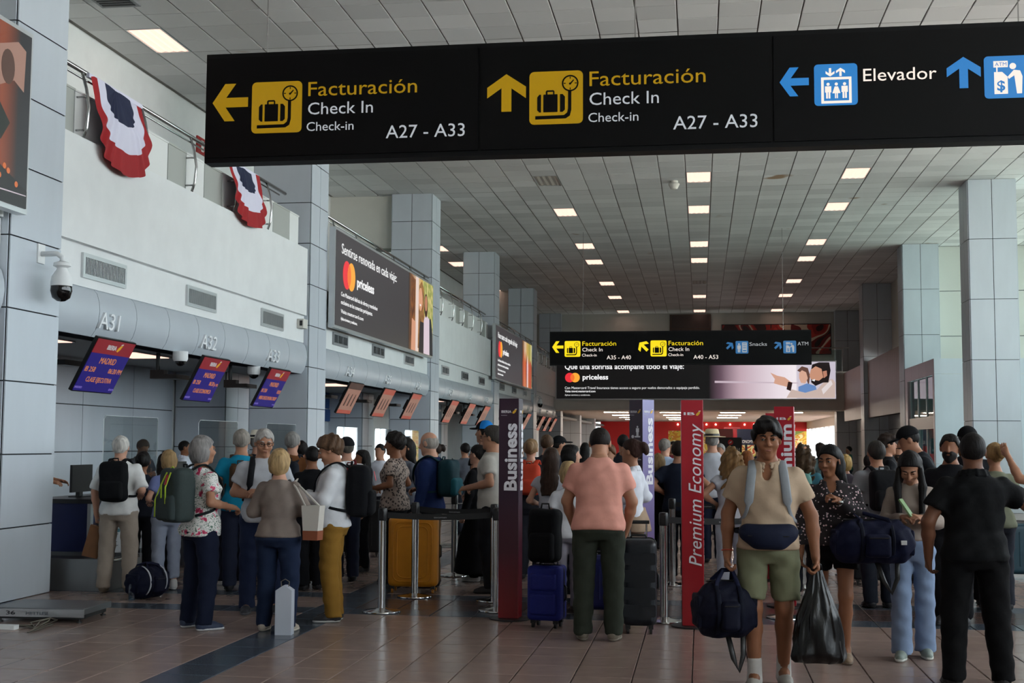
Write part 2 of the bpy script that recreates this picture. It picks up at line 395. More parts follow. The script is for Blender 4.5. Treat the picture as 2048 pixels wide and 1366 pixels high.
# ---- check-in wall: per bay parapet, vent band, curved fascia, recess
ZP, ZL_, ZF1, ZF0 = 4.95, 3.78, 3.36, 2.77
wall = struct('wall_left', MB().box((XB-.3, -14, 0), (XB, 100, ZC+.02)), M_white, 'white back wall behind the check-in counters and balcony', 'wall')
struct('floor_balcony', MB().box((XB, -14, ZL_+.35), (XL-.06, 62, ZL_+.6)), M_cream, 'balcony floor slab above the check-in counters', 'floor')
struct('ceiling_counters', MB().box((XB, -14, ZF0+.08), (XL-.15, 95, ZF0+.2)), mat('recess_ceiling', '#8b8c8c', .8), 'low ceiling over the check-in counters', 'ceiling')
M_fascia = mat('fascia_panel', '#b9c0c6', .35, .0, var=.03, scale=2)
M_a31 = mat('raised_letter', '#e9ebec', .4)
def fasc_pts():
    return [(.0+.26*math.sin(PI*t)**.8, ZF0+(ZF1-ZF0)*(1-t)) for t in np.linspace(0.02, .98, 9)]
def vent(y0, y1, z0, z1, label, m_back, vertical=True, ns=26, wide=False):
    t = thing('air_vent', label, 'air vent', (XL-.08, (y0+y1)/2, z0)); w = y1-y0; h = z1-z0; a = MB(); f = .045
    for q in (((0, -w/2, 0), (.03, w/2, f)), ((0, -w/2, h-f), (.03, w/2, h)), ((0, -w/2, f), (.03, -w/2+f, h-f)), ((0, w/2-f, f), (.03, w/2, h-f))): a.box(*q)
    a.build('frame', M_alu if vertical else mat('grey_vent_frame', '#8b8d8e', .5), t)
    MB().box((-.02, -w/2+f, f), (.0, w/2-f, h-f)).build('backing', m_back, t)
    me = MB().box((0, -.006, f), (.022, .006, h-f)).mesh('slat', M_alu if vertical else mat('grey_vent_frame', '#8b8d8e', .5)) if vertical else MB().box((.0, -w/2+f, -.004), (.02, w/2-f, .004)).mesh('slat', mat('dark_vent', '#55585a', .5))
    for k in range(ns):
        if vertical: link('slat', me, t, (0, -w/2+f+(w-2*f)*(k+.5)/ns, 0))
        else: link('slat', me, t, (0, 0, f+(h-2*f)*(k+.5)/ns))
    if wide:
        for k in (1, 2): MB().box((0, -.012, f), (.026, .012, h-f)).build('divider', mat('grey_vent_frame', '#8b8d8e', .5), t, loc=(0, -w/2+w*k/3, 0))
    return t
M_vb = mat('vent_backing', '#3b3d3f', .8)
bays = [(12.67, 21.45, 'A31 A32 A33', True), (22.47, 31.65, 'A34 A35 A36', False), (32.67, 41.7, 'A37 A38 A39', True), (42.72, 51.8, 'A40 A41 A42', False), (52.82, 60.2, 'A43 A44 A45', True), (2.42, 11.65, 'A28 A29 A30', False)]
for bi, (y0, y1, names, open_) in enumerate(bays):
    nm = names.split()
    pr = MB()
    pr.box((XL-.26, y0, ZL_), (XL-.01, y1-.1, ZP if open_ else ZL_+.5))
    struct('wall_parapet_%d' % (bi+1), pr, M_white, 'white balcony parapet above counters %s to %s' % (nm[0], nm[2]), 'wall')
    struct('wall_vent_band_%d' % (bi+1), MB().box((XL-.26, y0, ZF1-.05), (XL-.08, y1-.02, ZL_)), M_white, 'white vent band above counters %s to %s' % (nm[0], nm[2]), 'wall')
    # curved fascia panels
    fr = sroot('trim_fascia_%d' % (bi+1), 'curved silver fascia numbered %s to %s' % (nm[0], nm[2]), 'fascia', (XL-.21, y0, 0))
    prof = [(.03, ZF1)] + [(p[0], p[1]) for p in fasc_pts()] + [(-.05, ZF0), (-.05, ZF0+.03)]
    prof = [(.02, ZF1), (.10, ZF1-.03), (.16, ZF1-.1), (.19, ZF1-.2), (.20, ZF1-.3), (.185, ZF1-.42), (.15, ZF1-.52), (.1, ZF0), (-.2, ZF0), (-.2, ZF1)]
    n = 9; Lb = (y1-y0)-.02; pw = Lb/n
    me = MB().prism([(a, b) for a, b in prof], .006, pw-.006).mesh('panel', M_fascia, True)
    inner = [(a-.012, b-.004) if a > 0 else (a, b) for a, b in prof]
    MB().prism([(a-.015, b) for a, b in prof], .0, Lb).build('backing', M_joint, fr)
    for k in range(n): link('panel', me, fr, (0, pw*k, 0))
    for k, s in enumerate(nm):
        yy = (un((219, 417, 547)[k], 660, x=XL-.02)[1]-y0) if bi == 0 else Lb*(k+.5)/3+.2
        tm = text_mesh(s, .2, xs=1.25, depth=.03, align='CENTER'); tm.materials.append(M_a31)
        o = link('counter_number', tm, fr, (.185, yy, ZF0+.10), PI/2); o.rotation_euler = (R(8), 0, PI/2)
        o['label'] = 'raised white counter number %s' % s
    # vents
    vs = ((13.3, 14.39), (16.24, 17.29), (19.2, 20.26)) if bi == 0 else [(y0+.7+2.93*k, y0+1.7+2.93*k) for k in range(3)]
    for k, (a, b) in enumerate(vs):
        if bi == 5: continue
        if bi == 0: vent(a, b, 3.41, 3.69, 'white framed slatted air vent above counter %s' % nm[k], M_vb, True, 28)
        elif bi == 4: continue
        else: vent(a, b, 3.42, 3.66, 'small dark louvred air vent above counter %s' % nm[k] if not (k == (2 if bi != 2 else 0)) else 'blank pale vent cover above counter %s' % nm[k], M_vb if not (k == (2 if bi != 2 else 0)) else M_grey, k == (2 if bi != 2 else 0), 8, True)
# back wall cladding inside the recess
br = sroot('wall_recess', 'grey panelled wall behind counters A31 to A33', 'wall', (XB, 0, 0))
MB().box((0, 11, 0), (.03, 22.06, ZF0+.1)).build('backing', M_joint, br)
ys = [11.0, 12.9, 14.8, 16.7, 18.64, 20.42, 22.06]; zs = [0, .69, 1.415, 2.14, 2.86]
for a, b in zip(ys[:-1], ys[1:]):
    for c, d in zip(zs[:-1], zs[1:]):
        MB().box((.03, a+.008, c+.008), (.045, b-.008, d-.008)).build('panel', M_panel, br)
pil = column('wall_pilaster', -9.5, -8.55, 22.2, 23.4, 'grey panelled pilaster behind counter A33', .72, (0, 1), z1=ZF0+.09)
M_blue = mat('blue_wall', '#1d4a86', .5)
bw = sroot('wall_blue', 'blue back wall behind counters A34 to A36', 'wall', (XB+.02, 23.4, 0))
MB().box((0, 0, 2.45), (.05, 12, 2.86)).build('band', M_blue, bw); MB().box((0, 0, 2.12), (.07, 12, 2.42)).build('band', M_blue, bw)
for k in range(6): MB().box((0, k*2+.008, 0), (.03, k*2+1.992, 2.1)).build('panel', M_panel, bw)
for yy in (31.6, 41.7, 51.8):
    column('wall_pier', -9.5, -8.6, yy+.3, yy+1.4, 'grey panelled pier behind the counters near column at %d' % yy, .72, (1, 1), z1=ZF0+.09)
# mid-hall white wall cross beam seen over the balcony
struct('wall_balcony_beam', MB().box((XB, 31.9, 6.6), (XL-1.06, 32.5, ZC+.02)), M_cream, 'cream beam crossing above the balcony', 'wall')
struct('wall_balcony_end', MB().box((XB, 52.6, 4.3), (XL-1.06, 52.75, ZC)), M_cream, 'shaded wall closing the far balcony', 'wall')

for k, (x, y) in enumerate([(-8.2, 14.6), (-8.2, 17.6), (-8.0, 24.2), (-8.0, 27.0), (-8.0, 34.5), (-8.0, 37.5)]):
    t = thing('counter_light', 'flat white light in the low ceiling over the counters, %s from the camera' % rank(k), 'ceiling light', (x, y, ZF0+.08), group='counter ceiling lights')
    MB().box((-.32, -.62, -.015), (.32, .62, 0)).build('frame', M_alu, t); MB().box((-.29, -.59, -.022), (.29, .59, -.015)).build('diffuser', M_lamp, t)
# ---- balcony railings and infill boards (bays 1, 3, 5)
M_board = mat('white_board', '#e3e4e1', .5); M_frost = mat('frosted_board', '#aeb1ab', .35)
def railing(y0, y1, bi, segs):
    t = thing('balcony_railing', 'stainless handrail with curved posts on the parapet, %s bay from the camera' % ('nearest', 'middle', 'farthest')[bi], 'railing', (XL-.12, (y0+y1)/2, ZP)); c = (y0+y1)/2
    MB().tube([(0, y0-c, .8), (0, y1-c, .8)], .028, 8).tube([(0, y0-c+.05, .72), (0, y1-c-.3, .72)], .012, 6).build('handrail', M_steel, t, 'all')
    k = 0
    for yy in np.arange(y0+.55, y1-.2, 1.55):
        pth = [(0, yy-c, .8), (.06, yy-c, .6), (.1, yy-c, .38), (.08, yy-c, .15), (.03, yy-c, 0)]
        MB().tube(pth, .018, 6).tube([(.08, yy-c, .5), (-.06, yy-c, .5)], .012, 6).tube([(.08, yy-c, .12), (-.06, yy-c, .12)], .012, 6).build('post', M_steel, t, 'all')
    for a, b, w in segs:
        m = MB()
        m.box((-.09, a-c+.01, 0), (-.05, b-c-.01, .56)); m.box((-.10, a-c, .56), (-.04, b-c, .585))
        m.build('infill_board', M_board if w else M_frost, t)
segs0 = [(12.7, 13.2, 0), (13.2, 15.75, 1), (15.75, 16.35, 0), (16.35, 17.0, 1), (17.0, 17.7, 0), (17.7, 19.95, 1), (19.95, 20.8, 0), (20.8, 21.3, 1)]
railing(12.7, 20.4, 0, segs0)
railing(32.7, 40.6, 1, [(a+20.1, b+20.1, w) for a, b, w in segs0])
railing(52.9, 60, 2, [(53+k*1.2, 54.2+k*1.2, k % 2) for k in range(6)])
for q, (yy0, yy1) in enumerate(((22.5, 31.4), (42.75, 51.6))):
    t = thing('handrail', 'stainless handrail running above the %s left advertising screen' % ('nearer', 'farther')[q], 'railing', (XL-.03, (yy0+yy1)/2, ZP)); c = (yy1-yy0)/2
    MB().tube([(0, -c, .8), (0, c, .8)], .028, 8).tube([(0, -c, .72), (0, c, .72)], .01, 6).build('rail', M_steel, t, 'all')
    for k in range(6): MB().tube([(0, -c+.4+k*1.6, .8), (.05, -c+.4+k*1.6, .6), (.06, -c+.4+k*1.6, -1.1)], .015, 6).build('post', M_steel, t, 'all')

# ---- bridge and upper wall at the far end, lobby below it
struct('wall_bridge', MB().box((XL-.2, 60.1, 3.17), (XR+1.2, 62.3, 4.95)), M_cream, 'cream footbridge fascia crossing the far end of the hall', 'wall')
struct('wall_far', MB().box((XB, 62.6, 4.5), (XG, 62.9, ZC+.02)), M_cream, 'cream upper wall closing the far end of the hall', 'wall')
dr = sroot('door_1', 'dark wooden double door in the far upper wall', 'door', (-.45, 62.6, 4.95))
M_wood = mat('dark_wood', '#4a2f20', .4, var=.2, scale=6, stretch=(4, 4, .5))
MB().box((-1.0, -.1, 0), (1.0, 0, 2.95)).build('frame', M_wood, dr)
for s in (-1, 1):
    o = MB().box((s*.47-.44, -.14, .02), (s*.47+.44, -.1, 2.2)).build('leaf', mat('door_wood', '#38231a', .4), dr)
    MB().tube([(s*.08, -.19, .95), (s*.08, -.19, 1.25)], .015, 6).build('handle', M_steel, o)
MB().box((-.9, -.12, 2.28), (.9, -.1, 2.88)).build('transom', mat('door_wood', '#38231a', .4), dr)
gr = thing('glass_balustrade', 'glass balustrade with steel rail on the far bridge', 'railing', (0, 60.2, 4.95))
for k in range(7): MB().box((XL+.2+k*1.88, -.008, .08), (XL+2.0+k*1.88, .008, 1.0)).build('pane', M_glass, gr)
for k in range(8): MB().box((XL+.1+k*1.88-.02, -.02, 0), (XL+.1+k*1.88+.02, .02, 1.08)).build('post', M_steel, gr)
MB().tube([(XL, 0, 1.1), (XR+.4, 0, 1.1)], .025, 8).build('rail', M_steel, gr)
struct('ceiling_lobby', MB().box((XB, 62.3, 3.2), (8.5, 97, 3.4)), mat('lobby_ceiling', '#e6e1d8', .8), 'low cream ceiling of the lobby under the bridge', 'ceiling')
M_lobby = emat('lobby_lamp', '#fff0dc', 60.0)
for k in range(14):
    x = (-4.2, -1.4, 1.6, 4.4)[k % 4]; y = 64.5+6.2*(k//4)
    t = thing('lobby_light', 'long white light of the far lobby, %s row, %s from the left' % (rank(k//4), ('first', 'second', 'third', 'fourth')[k % 4]), 'ceiling light', (x, y, 3.2), group='lobby ceiling lights')
    MB().box((-.65, -.2, -.03), (.65, .2, 0)).build('frame', M_alu, t); MB().box((-.6, -.16, -.045), (.6, .16, -.03)).build('diffuser', M_lobby, t)
M_red = mat('red_wall', '#d01c1c', .5)
lw = sroot('wall_lobby', 'red wall with a yellow mural at the end of the lobby', 'wall', (0, 93, 0))
MB().box((-7.2, 0, 0), (-2.3, .2, 3.2)).build('red_panel', M_red, lw)
MB().box((-2.3, 0, 2.55), (7.5, .2, 3.2)).build('red_band', M_red, lw)
M_mural = mat('mural', '#d9b23c', .6)
def _mural(m, cols, scale, dist=3.):
    nt = m.node_tree; b = nt.nodes['Principled BSDF']; L = nt.links
    tc = nt.nodes.new('ShaderNodeTexCoord'); n = nt.nodes.new('ShaderNodeTexNoise'); n.inputs['Scale'].default_value = scale; n.inputs['Distortion'].default_value = dist; n.inputs['Detail'].default_value = 1
    r = nt.nodes.new('ShaderNodeValToRGB'); r.color_ramp.interpolation = 'CONSTANT'; e = r.color_ramp.elements
    while len(e) < len(cols): e.new(.5)
    for k, c in enumerate(cols): e[k].position = .3+.4*k/len(cols) if k else 0; e[k].color = (*lin(c), 1)
    L.new(tc.outputs['Object'], n.inputs['Vector']); L.new(n.outputs['Fac'], r.inputs[0]); L.new(r.outputs[0], b.inputs['Base Color'])
_mural(M_mural, ['#8fa04a', '#e2c24a', '#d9912e', '#efe0a0', '#c9562c', '#d8c060'], .7)
MB().box((-2.3, .05, 0), (7.5, .2, 2.55)).build('mural_panel', M_mural, lw)
for k in range(9): MB().lathe([(.05, 0), (.06, .05), (.03, .12)], 8, (-1.6+k*.9+(k % 3)*.12, -.12, 2.95)).build('spotlight', emat('spot', '#fff0d8', 6), lw)
struct('wall_lobby_right', MB().box((7.5, 62.9, 0), (7.8, 72, 3.2)).box((7.5, 72, 2.7), (7.8, 93, 3.2)), mat('lobby_white', '#ece6da', .6), 'bright cream side wall of the far lobby', 'wall')
lg = sroot('window_3', 'bright glazed side of the far lobby', 'window', (7.6, 72, 0))
for k in range(8): MB().box((-.05, k*3, 0), (.05, k*3+.1, 2.7)).build('mullion', M_alu, lg)

# ---- right-hand side
for q, (a, b) in enumerate(((42.6, 51.65), (52.7, 60.1))):
    rw = sroot('wall_right_panel_%d' % (q+1), 'brown slatted wall panel high on the window side, %s bay' % ('nearer', 'farther')[q], 'wall', (XR+.15, a, 0))
    n = 22 if q == 0 else 18
    MB().box((.03, 0, 2.66), (.25, b-a, 4.87)).build('backing', mat('brown_joint', '#4d3f39', .7), rw)
    me = MB().box((-.01, .006, 2.66), (.03, (b-a)/n-.006, 4.87)).mesh('board', M_brown)
    for k in range(n): link('board', me, rw, (0, (b-a)/n*k, 0))
rl = sroot('wall_right_lower', 'grey panelled wall under the brown panels', 'wall', (XR+.9, 42.6, 0))
MB().box((.02, 0, 0), (.2, 20, 3.4)).build('backing', M_joint, rl)
for k in range(10):
    for z in (0, 1, 2): MB().box((0, k*2+.01, z*1.1+.01), (.02, k*2+1.99, z*1.1+1.09)).build('panel', mat('grey_panel', '#9aa1a6', .4), rl)
wr = sroot('wall_right_upper', 'pale green wall beside the second window-side column', 'wall', (XR+1.1, 42.2, 0))
MB().box((0, .02, 0), (XG-XR-1.0, .3, ZC)).build('backing', M_joint, wr)
M_pale = mat('pale_green_panel', '#c9c9c1', .4)
for k in range(2):
    for z in range(6): MB().box((k*1.5+.01, 0, ZC-1.45*(z+1)+.01 if z < 5 else 0), (k*1.5+1.49, .02, ZC-1.45*z-.01)).build('panel', M_pale, wr)
struct('wall_right_top', MB().box((XR+1.1, 42.6, 4.9), (XR+1.3, 62.6, ZC)), M_cream, 'cream upper wall above the brown panels', 'wall')
# vestibule with sliding door
vb = sroot('door_2', 'panelled entrance vestibule with glass sliding door on the window side', 'door', (XR, 36.5, 0))
M_mauve = mat('mauve_panel', '#b3a0a6', .35, .2)
for a, b in ((.005, 1.215), (1.225, 2.435), (2.445, 3.655)):
    for c, d in ((0, 1.08), (1.09, 3.55), (3.56, 3.98)): MB().box((a, 0, c), (b, .03, d)).build('panel', M_panel, vb)
for k in range(4): MB().box((0, .03+k*1.27, 3.55), (.03, 1.29+k*1.27, 3.98)).build('lintel_panel', M_mauve, vb)
MB().box((0, .03, 0), (.1, .25, 3.55)).build('jamb', M_mauve, vb); MB().box((0, 4.6, 0), (.1, 5.1, 3.55)).build('jamb', M_mauve, vb)
MB().box((.03, .25, 2.05), (.12, 4.6, 2.4)).build('operator_box', mat('bronze', '#6a5a50', .35, .5), vb)
M_tint = glass_mat('tinted_glass', '#7fa6a8', .25)
MB().box((.1, .25, 2.4), (.115, 4.6, 3.55)).build('pane', M_tint, vb)
for k in range(2): MB().box((.1+.03*k, .3+k*2.1, .05), (.115+.03*k, 2.5+k*2.1, 2.05)).build('pane', M_tint, vb)
for k in range(4): MB().box((.07, .27+k*1.43, 0), (.14, .33+k*1.43, 3.55)).build('mullion', M_alu, vb)
MB().box((.2, .02, 3.9), (3.65, 5.1, 3.98)).build('roof', M_cream, vb)
# glass facade with steel mullions
gf = sroot('window_1', 'tall glass facade along the window side', 'window', (XG, 0, 0))
for k in range(29): MB().box((-.05, -13+k*2-.03, 0), (.05, -13+k*2+.03, ZC)).build('mullion', M_alu, gf)
for z in (0.05, 2.6, 5.2, 7.9): MB().box((-.04, -13, z-.03), (.04, 43, z+.03)).build('transom', M_alu, gf)
me = MB().box((-.006, .03, .05), (.006, 1.97, 7.9)).mesh('pane', M_glass)
for k in range(20, 28): link('pane', me, gf, (0, -13+k*2, 0))
for k in range(6):
    tr = MB(); yy = 41.2-k*4.0
    tr.tube([(-.1, yy, .3), (-.35, yy, 2), (-.5, yy, 4), (-.35, yy, 6), (-.1, yy, 7.7)], .012, 6)
    for z in (2, 4, 6): tr.tube([(-.05, yy, z), (-.35 if z != 4 else -.5, yy, z)], .015, 6)
    tr.build('cable_truss', M_steel, gf, 'all')
struct('wall_daylight_blocker', MB().box((XG-.1, -13.7, 0), (XG+.1, 29, 2.5)), M_grey, 'added unseen wall band blocking low daylight beside the camera', 'wall')  # out-of-view band added to darken the lower part of the hall
struct('wall_back', MB().box((XB-.3, -14, 0), (XG+.3, -13.7, ZC+.02)), M_cream, 'cream wall closing the hall behind the camera', 'wall')
struct('ceiling_sun_blocker', MB().box((XG+.3, -20, ZC+.1), (XG+5, 66, ZC+.5)), M_white, 'added unseen white roof slab keeping direct sun off the glass facade', 'ceiling')  # unseen overhang, added so the sun does not reach the hall floor
struct('ground_outside', MB().box((-150, -150, -.5), (200, 200, -.31)), mat('apron_concrete', '#b9b7b0', .8, var=.05, scale=.2), 'pale concrete apron outside the windows', 'ground')
# ------------------------------------------------------------------ signs and screens

def tfit(name, s, x0, x1, z, h, m, parent, y=-.004, tilt=0., **k):
    me = text_mesh(s, h, **k); n = len(me.vertices); co = np.empty(n*3); me.vertices.foreach_get('co', co); co = co.reshape(-1, 3)
    a, b = co[:, 0].min(), co[:, 0].max(); co[:, 0] = (co[:, 0]-a)*(x1-x0)/(b-a)
    if tilt: co[:, 2] += co[:, 0]*tilt
    me.vertices.foreach_set('co', co.ravel()); me.materials.append(m); me.update()
    return link(name, me, parent, (x0, y, z))
M_sign = mat('sign_black', '#060607', .5, spec=.15); M_signf = mat('sign_frame', '#08090b', .5, spec=.2)
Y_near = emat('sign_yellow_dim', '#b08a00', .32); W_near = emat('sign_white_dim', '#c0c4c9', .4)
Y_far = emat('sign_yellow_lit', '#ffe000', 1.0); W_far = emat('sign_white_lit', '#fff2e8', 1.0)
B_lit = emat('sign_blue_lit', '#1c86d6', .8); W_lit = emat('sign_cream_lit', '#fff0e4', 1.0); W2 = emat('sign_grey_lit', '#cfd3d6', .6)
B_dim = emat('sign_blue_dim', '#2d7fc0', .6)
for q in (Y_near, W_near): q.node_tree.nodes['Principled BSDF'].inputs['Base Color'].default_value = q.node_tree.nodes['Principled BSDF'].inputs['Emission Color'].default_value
def rot2(pts, a, c=(0, 0)):
    ca, sa = math.cos(R(a)), math.sin(R(a)); return [(c[0]+ca*(x-c[0])-sa*(y-c[1]), c[1]+sa*(x-c[0])+ca*(y-c[1])) for x, y in pts]
def arrow_poly(cx, cz, w, a):
    """left-pointing arrow of width w turned by a degrees"""
    s = w/254.
    p = [(103, 432), (192, 300), (270, 300), (200, 398), (358, 398), (358, 465), (197, 465), (264, 562), (192, 562)]
    return rot2([(cx+(x-230.5)*s, cz-(y-432)*s) for x, y in p], a, (cx, cz))
def suitcase_icon(parent, x, z, w, my, mk):
    s = w/359.; T = lambda a, b: (x+(a-388)*s, z-(b-295)*s)
    flat('icon_plate', [rrect(x, z-w, x+w, z, .09*w, 4)], my, parent)
    P = [[T(*q) for q in rrect(482, 452, 578, 573, 3, 1)], [T(*q) for q in ((467, 452), (455, 452), (441, 470), (441, 558), (455, 573), (467, 573))],
         [T(*q) for q in ((594, 452), (612, 452), (627, 470), (627, 558), (612, 573), (594, 573))],
         [T(*q) for q in ((498, 452), (498, 432), (506, 424), (550, 424), (557, 432), (557, 452), (547, 452), (547, 435), (510, 435), (510, 452))],
         [T(*q) for q in ((428, 597), (620, 595), (642, 578), (648, 550), (648, 430), (670, 430), (670, 560), (660, 600), (632, 618), (428, 620))]]
    ring = circ(662, 380, 56, 24); inner = circ(662, 380, 46, 24)
    for k in range(24): P.append([T(*ring[k]), T(*ring[(k+1) % 24]), T(*inner[(k+1) % 24]), T(*inner[k])])
    P.append([T(*q) for q in ((656, 384), (683, 355), (688, 360), (664, 390))]); P.append([T(*q) for q in circ(661, 383, 8, 8)])
    for a in (0, 90, 180, 270): P.append([T(*q) for q in rot2([(659, 336), (665, 336), (665, 350), (659, 350)], a, (662, 380))])
    P = [p[::-1] if sum((p[i][0]*p[(i+1) % len(p)][1]-p[(i+1) % len(p)][0]*p[i][1]) for i in range(len(p))) < 0 else p for p in P]
    flat('icon_suitcase', P, mk, parent, y=-.006)
def man(x, z, h, skirt=False):
    out = [circ(x, z+h*.9, h*.1, 10)]
    if skirt: out += [[(x-.1*h, z+.75*h), (x+.1*h, z+.75*h), (x+.25*h, z+.32*h), (x-.25*h, z+.32*h)], [(x-.09*h, z), (x-.02*h, z), (x-.02*h, z+.35*h), (x-.09*h, z+.35*h)], [(x+.02*h, z), (x+.09*h, z), (x+.09*h, z+.35*h), (x+.02*h, z+.35*h)]]
    else: out += [[(x-.19*h, z+.38*h), (x-.13*h, z+.38*h), (x-.13*h, z+.7*h), (x-.13*h, z), (x-.02*h, z), (x-.02*h, z+.4*h), (x+.02*h, z+.4*h), (x+.02*h, z), (x+.13*h, z), (x+.13*h, z+.38*h), (x+.19*h, z+.38*h), (x+.19*h, z+.77*h), (x-.19*h, z+.77*h)]]
    return out
def elevator_icon(parent, x, z, w, mb_, mw):
    flat('icon_plate', [rrect(x, z-w, x+w, z, .09*w, 4)], mb_, parent)
    a, b, c, d = x+.16*w, z-.95*w, x+.86*w, z-.32*w; t = .06*w
    P = [[(a, b), (c, b), (c, b+t), (a, b+t)], [(a, d-t), (c, d-t), (c, d), (a, d)], [(a, b+t), (a+t, b+t), (a+t, d-t), (a, d-t)], [(c-t, b+t), (c, b+t), (c, d-t), (c-t, d-t)]]
    for k in range(3): P += man(x+w*(.32+.19*k), z-.83*w, .38*w, k == 1)
    P += [arrow_poly(x+.37*w, z-.2*w, .2*w, 90), arrow_poly(x+.61*w, z-.2*w, .2*w, -90)]
    flat('icon_elevator', P, mw, parent, y=-.006)
def atm_icon(parent, x, z, w, mb_, mw, snack=False):
    flat('icon_plate', [rrect(x, z-w, x+w, z, .09*w, 4)], mb_, parent)
    T = lambda a, b: (x+a*w, z-b*w)
    if snack:
        P = man(x+.27*w, z-.9*w, .72*w)+[[T(*q)[::1] for q in ((.52, .9), (.88, .9), (.88, .12), (.52, .12))]]
        flat('icon_snack', P, mw, parent, y=-.006)
        flat('icon_snack_lines', [[T(.57, b+.06), T(.83, b+.06), T(.83, b), T(.57, b)] for b in (.2, .36, .52)]+[[T(.57, .82), T(.83, .82), T(.83, .72), T(.57, .72)]], mb_, parent, y=-.009); return
    P = [[T(.22, .9), T(.52, .9), T(.52, .5), (x+.4*w, z-.38*w), T(.22, .38)], [T(.21, .27), T(.53, .27), T(.53, .12), T(.21, .12)], [T(.27, .38), T(.3, .38), T(.3, .27), T(.27, .27)],
         circ(x+.64*w, z-.25*w, .075*w, 12), [T(.72, .9), T(.83, .9), T(.85, .5), T(.8, .36), T(.66, .34), T(.52, .5), T(.55, .55), T(.67, .47)]]
    flat('icon_cash_machine', P, mw, parent, y=-.006)
    tfit('icon_dollar', '$', x+.28*w, x+.46*w, z-.82*w, .24*w, mb_, parent, y=-.010, bold=.3); tfit('icon_lettering', 'ATM', x+.24*w, x+.5*w, z-.24*w, .09*w, mb_, parent, y=-.010)
def hanging_sign(label, loc, panels, wires, near):
    PWd, PH = 2.567, 1.02
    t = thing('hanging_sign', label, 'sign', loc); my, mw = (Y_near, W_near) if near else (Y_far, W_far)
    MB().box((0, .02, 0), (3*PWd, .2, PH)).build('case', M_signf, t)
    for k, (kind, s, ang) in enumerate(panels):
        x0 = k*PWd
        pn = MB().box((x0+.012, .0, .045), (x0+PWd-.012, .02, PH-.045)).build('face_panel', M_sign, t)
        if kind == 'check':
            flat('arrow', arrow_poly(x0+.245, .553, .338, ang), my, pn); suitcase_icon(pn, x0+.452, .733, .476, my, M_sign)
            tfit('lettering', 'Facturación', x0+.986, x0+1.998, .588, .138, my, pn, y=-.004); tfit('lettering', 'Check In', x0+.986, x0+1.593, .417, .116, mw, pn)
            tfit('lettering', 'Check-in', x0+.976, x0+1.415, .265, .086, mw, pn); tfit('lettering', s, x0+1.716, x0+2.438, .176, .123, mw, pn)
        elif kind == 'lift':
            flat('arrow', arrow_poly(x0+.185, .56, .245, 0), B_lit, pn); elevator_icon(pn, x0+.353, .705, .362, B_lit, W_lit)
            tfit('lettering', 'Elevador', x0+.763, x0+1.367, .545, .114, W_lit, pn)
            flat('arrow', arrow_poly(x0+1.587, .59, .268, -90), B_lit, pn); atm_icon(pn, x0+1.753, .72, .362, B_lit, W_lit)
        else:
            flat('arrow', arrow_poly(x0+.21, .56, .24, -135), B_dim, pn); atm_icon(pn, x0+.38, .70, .37, B_dim, W2, True); tfit('lettering', 'Snacks', x0+.783, x0+1.287, .556, .11, W2, pn)
            flat('arrow', arrow_poly(x0+1.6, .56, .24, -135), B_dim, pn); atm_icon(pn, x0+1.757, .70, .37, B_dim, W2); tfit('lettering', 'ATM', x0+2.166, x0+2.475, .56, .11, W2, pn)
    for x in wires: MB().tube([(x, .1, PH), (x, .1, ZC-loc[2]+.02)], .006 if near else .008, 5).build('wire', M_steel, t)
    return t
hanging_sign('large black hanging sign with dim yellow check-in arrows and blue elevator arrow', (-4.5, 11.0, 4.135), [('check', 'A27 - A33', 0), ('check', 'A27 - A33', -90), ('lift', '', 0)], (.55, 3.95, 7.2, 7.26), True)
hanging_sign('smaller distant black hanging sign with lit yellow arrows to A35 to A53 and snacks', (-4.47, 38.0, 3.92), [('check', 'A35 - A40', 0), ('check', 'A40 - A53', -45), ('snack', '', 0)], (1.0, 6.9), False)

# ---- advertising screens
def screen(name, label, fx, corners, rz, content, frame=.05, depth=.12, bgm=None):
    """fx(px,py) -> world point on the screen plane; local x runs to the right as seen"""
    o = np.array(fx(*corners[0])); o2 = np.array(fx(*corners[1]))
    z0, z1 = corners[2], corners[3]
    t = thing(name, label, 'advertising screen', (o[0], o[1], z0), rz)
    w = math.hypot(*(o2-o)[:2]); h = z1-z0
    MB().box((-frame, .01, -frame), (w+frame, depth, h+frame)).build('frame', M_alu, t)
    MB().box((0, 0, 0), (w, .012, h)).build('display', bgm, t)
    def U(px, py):
        p = np.array(fx(px, py)); return (math.copysign(math.hypot(p[0]-o[0], p[1]-o[1]), (p[1]-o[1]) if rz else (p[0]-o[0])), p[2]-z0)
    content(t, U, w, h); return t
EW = emat('screen_white', '#ffffff', .95); ER = emat('screen_red', '#f5333f', .9); EO = emat('screen_orange', '#ffae3b', .95); EM = emat('screen_blend', '#ff7a33', .9)
def esk(n, c, e=.85): return emat('screen_'+n, c, e)
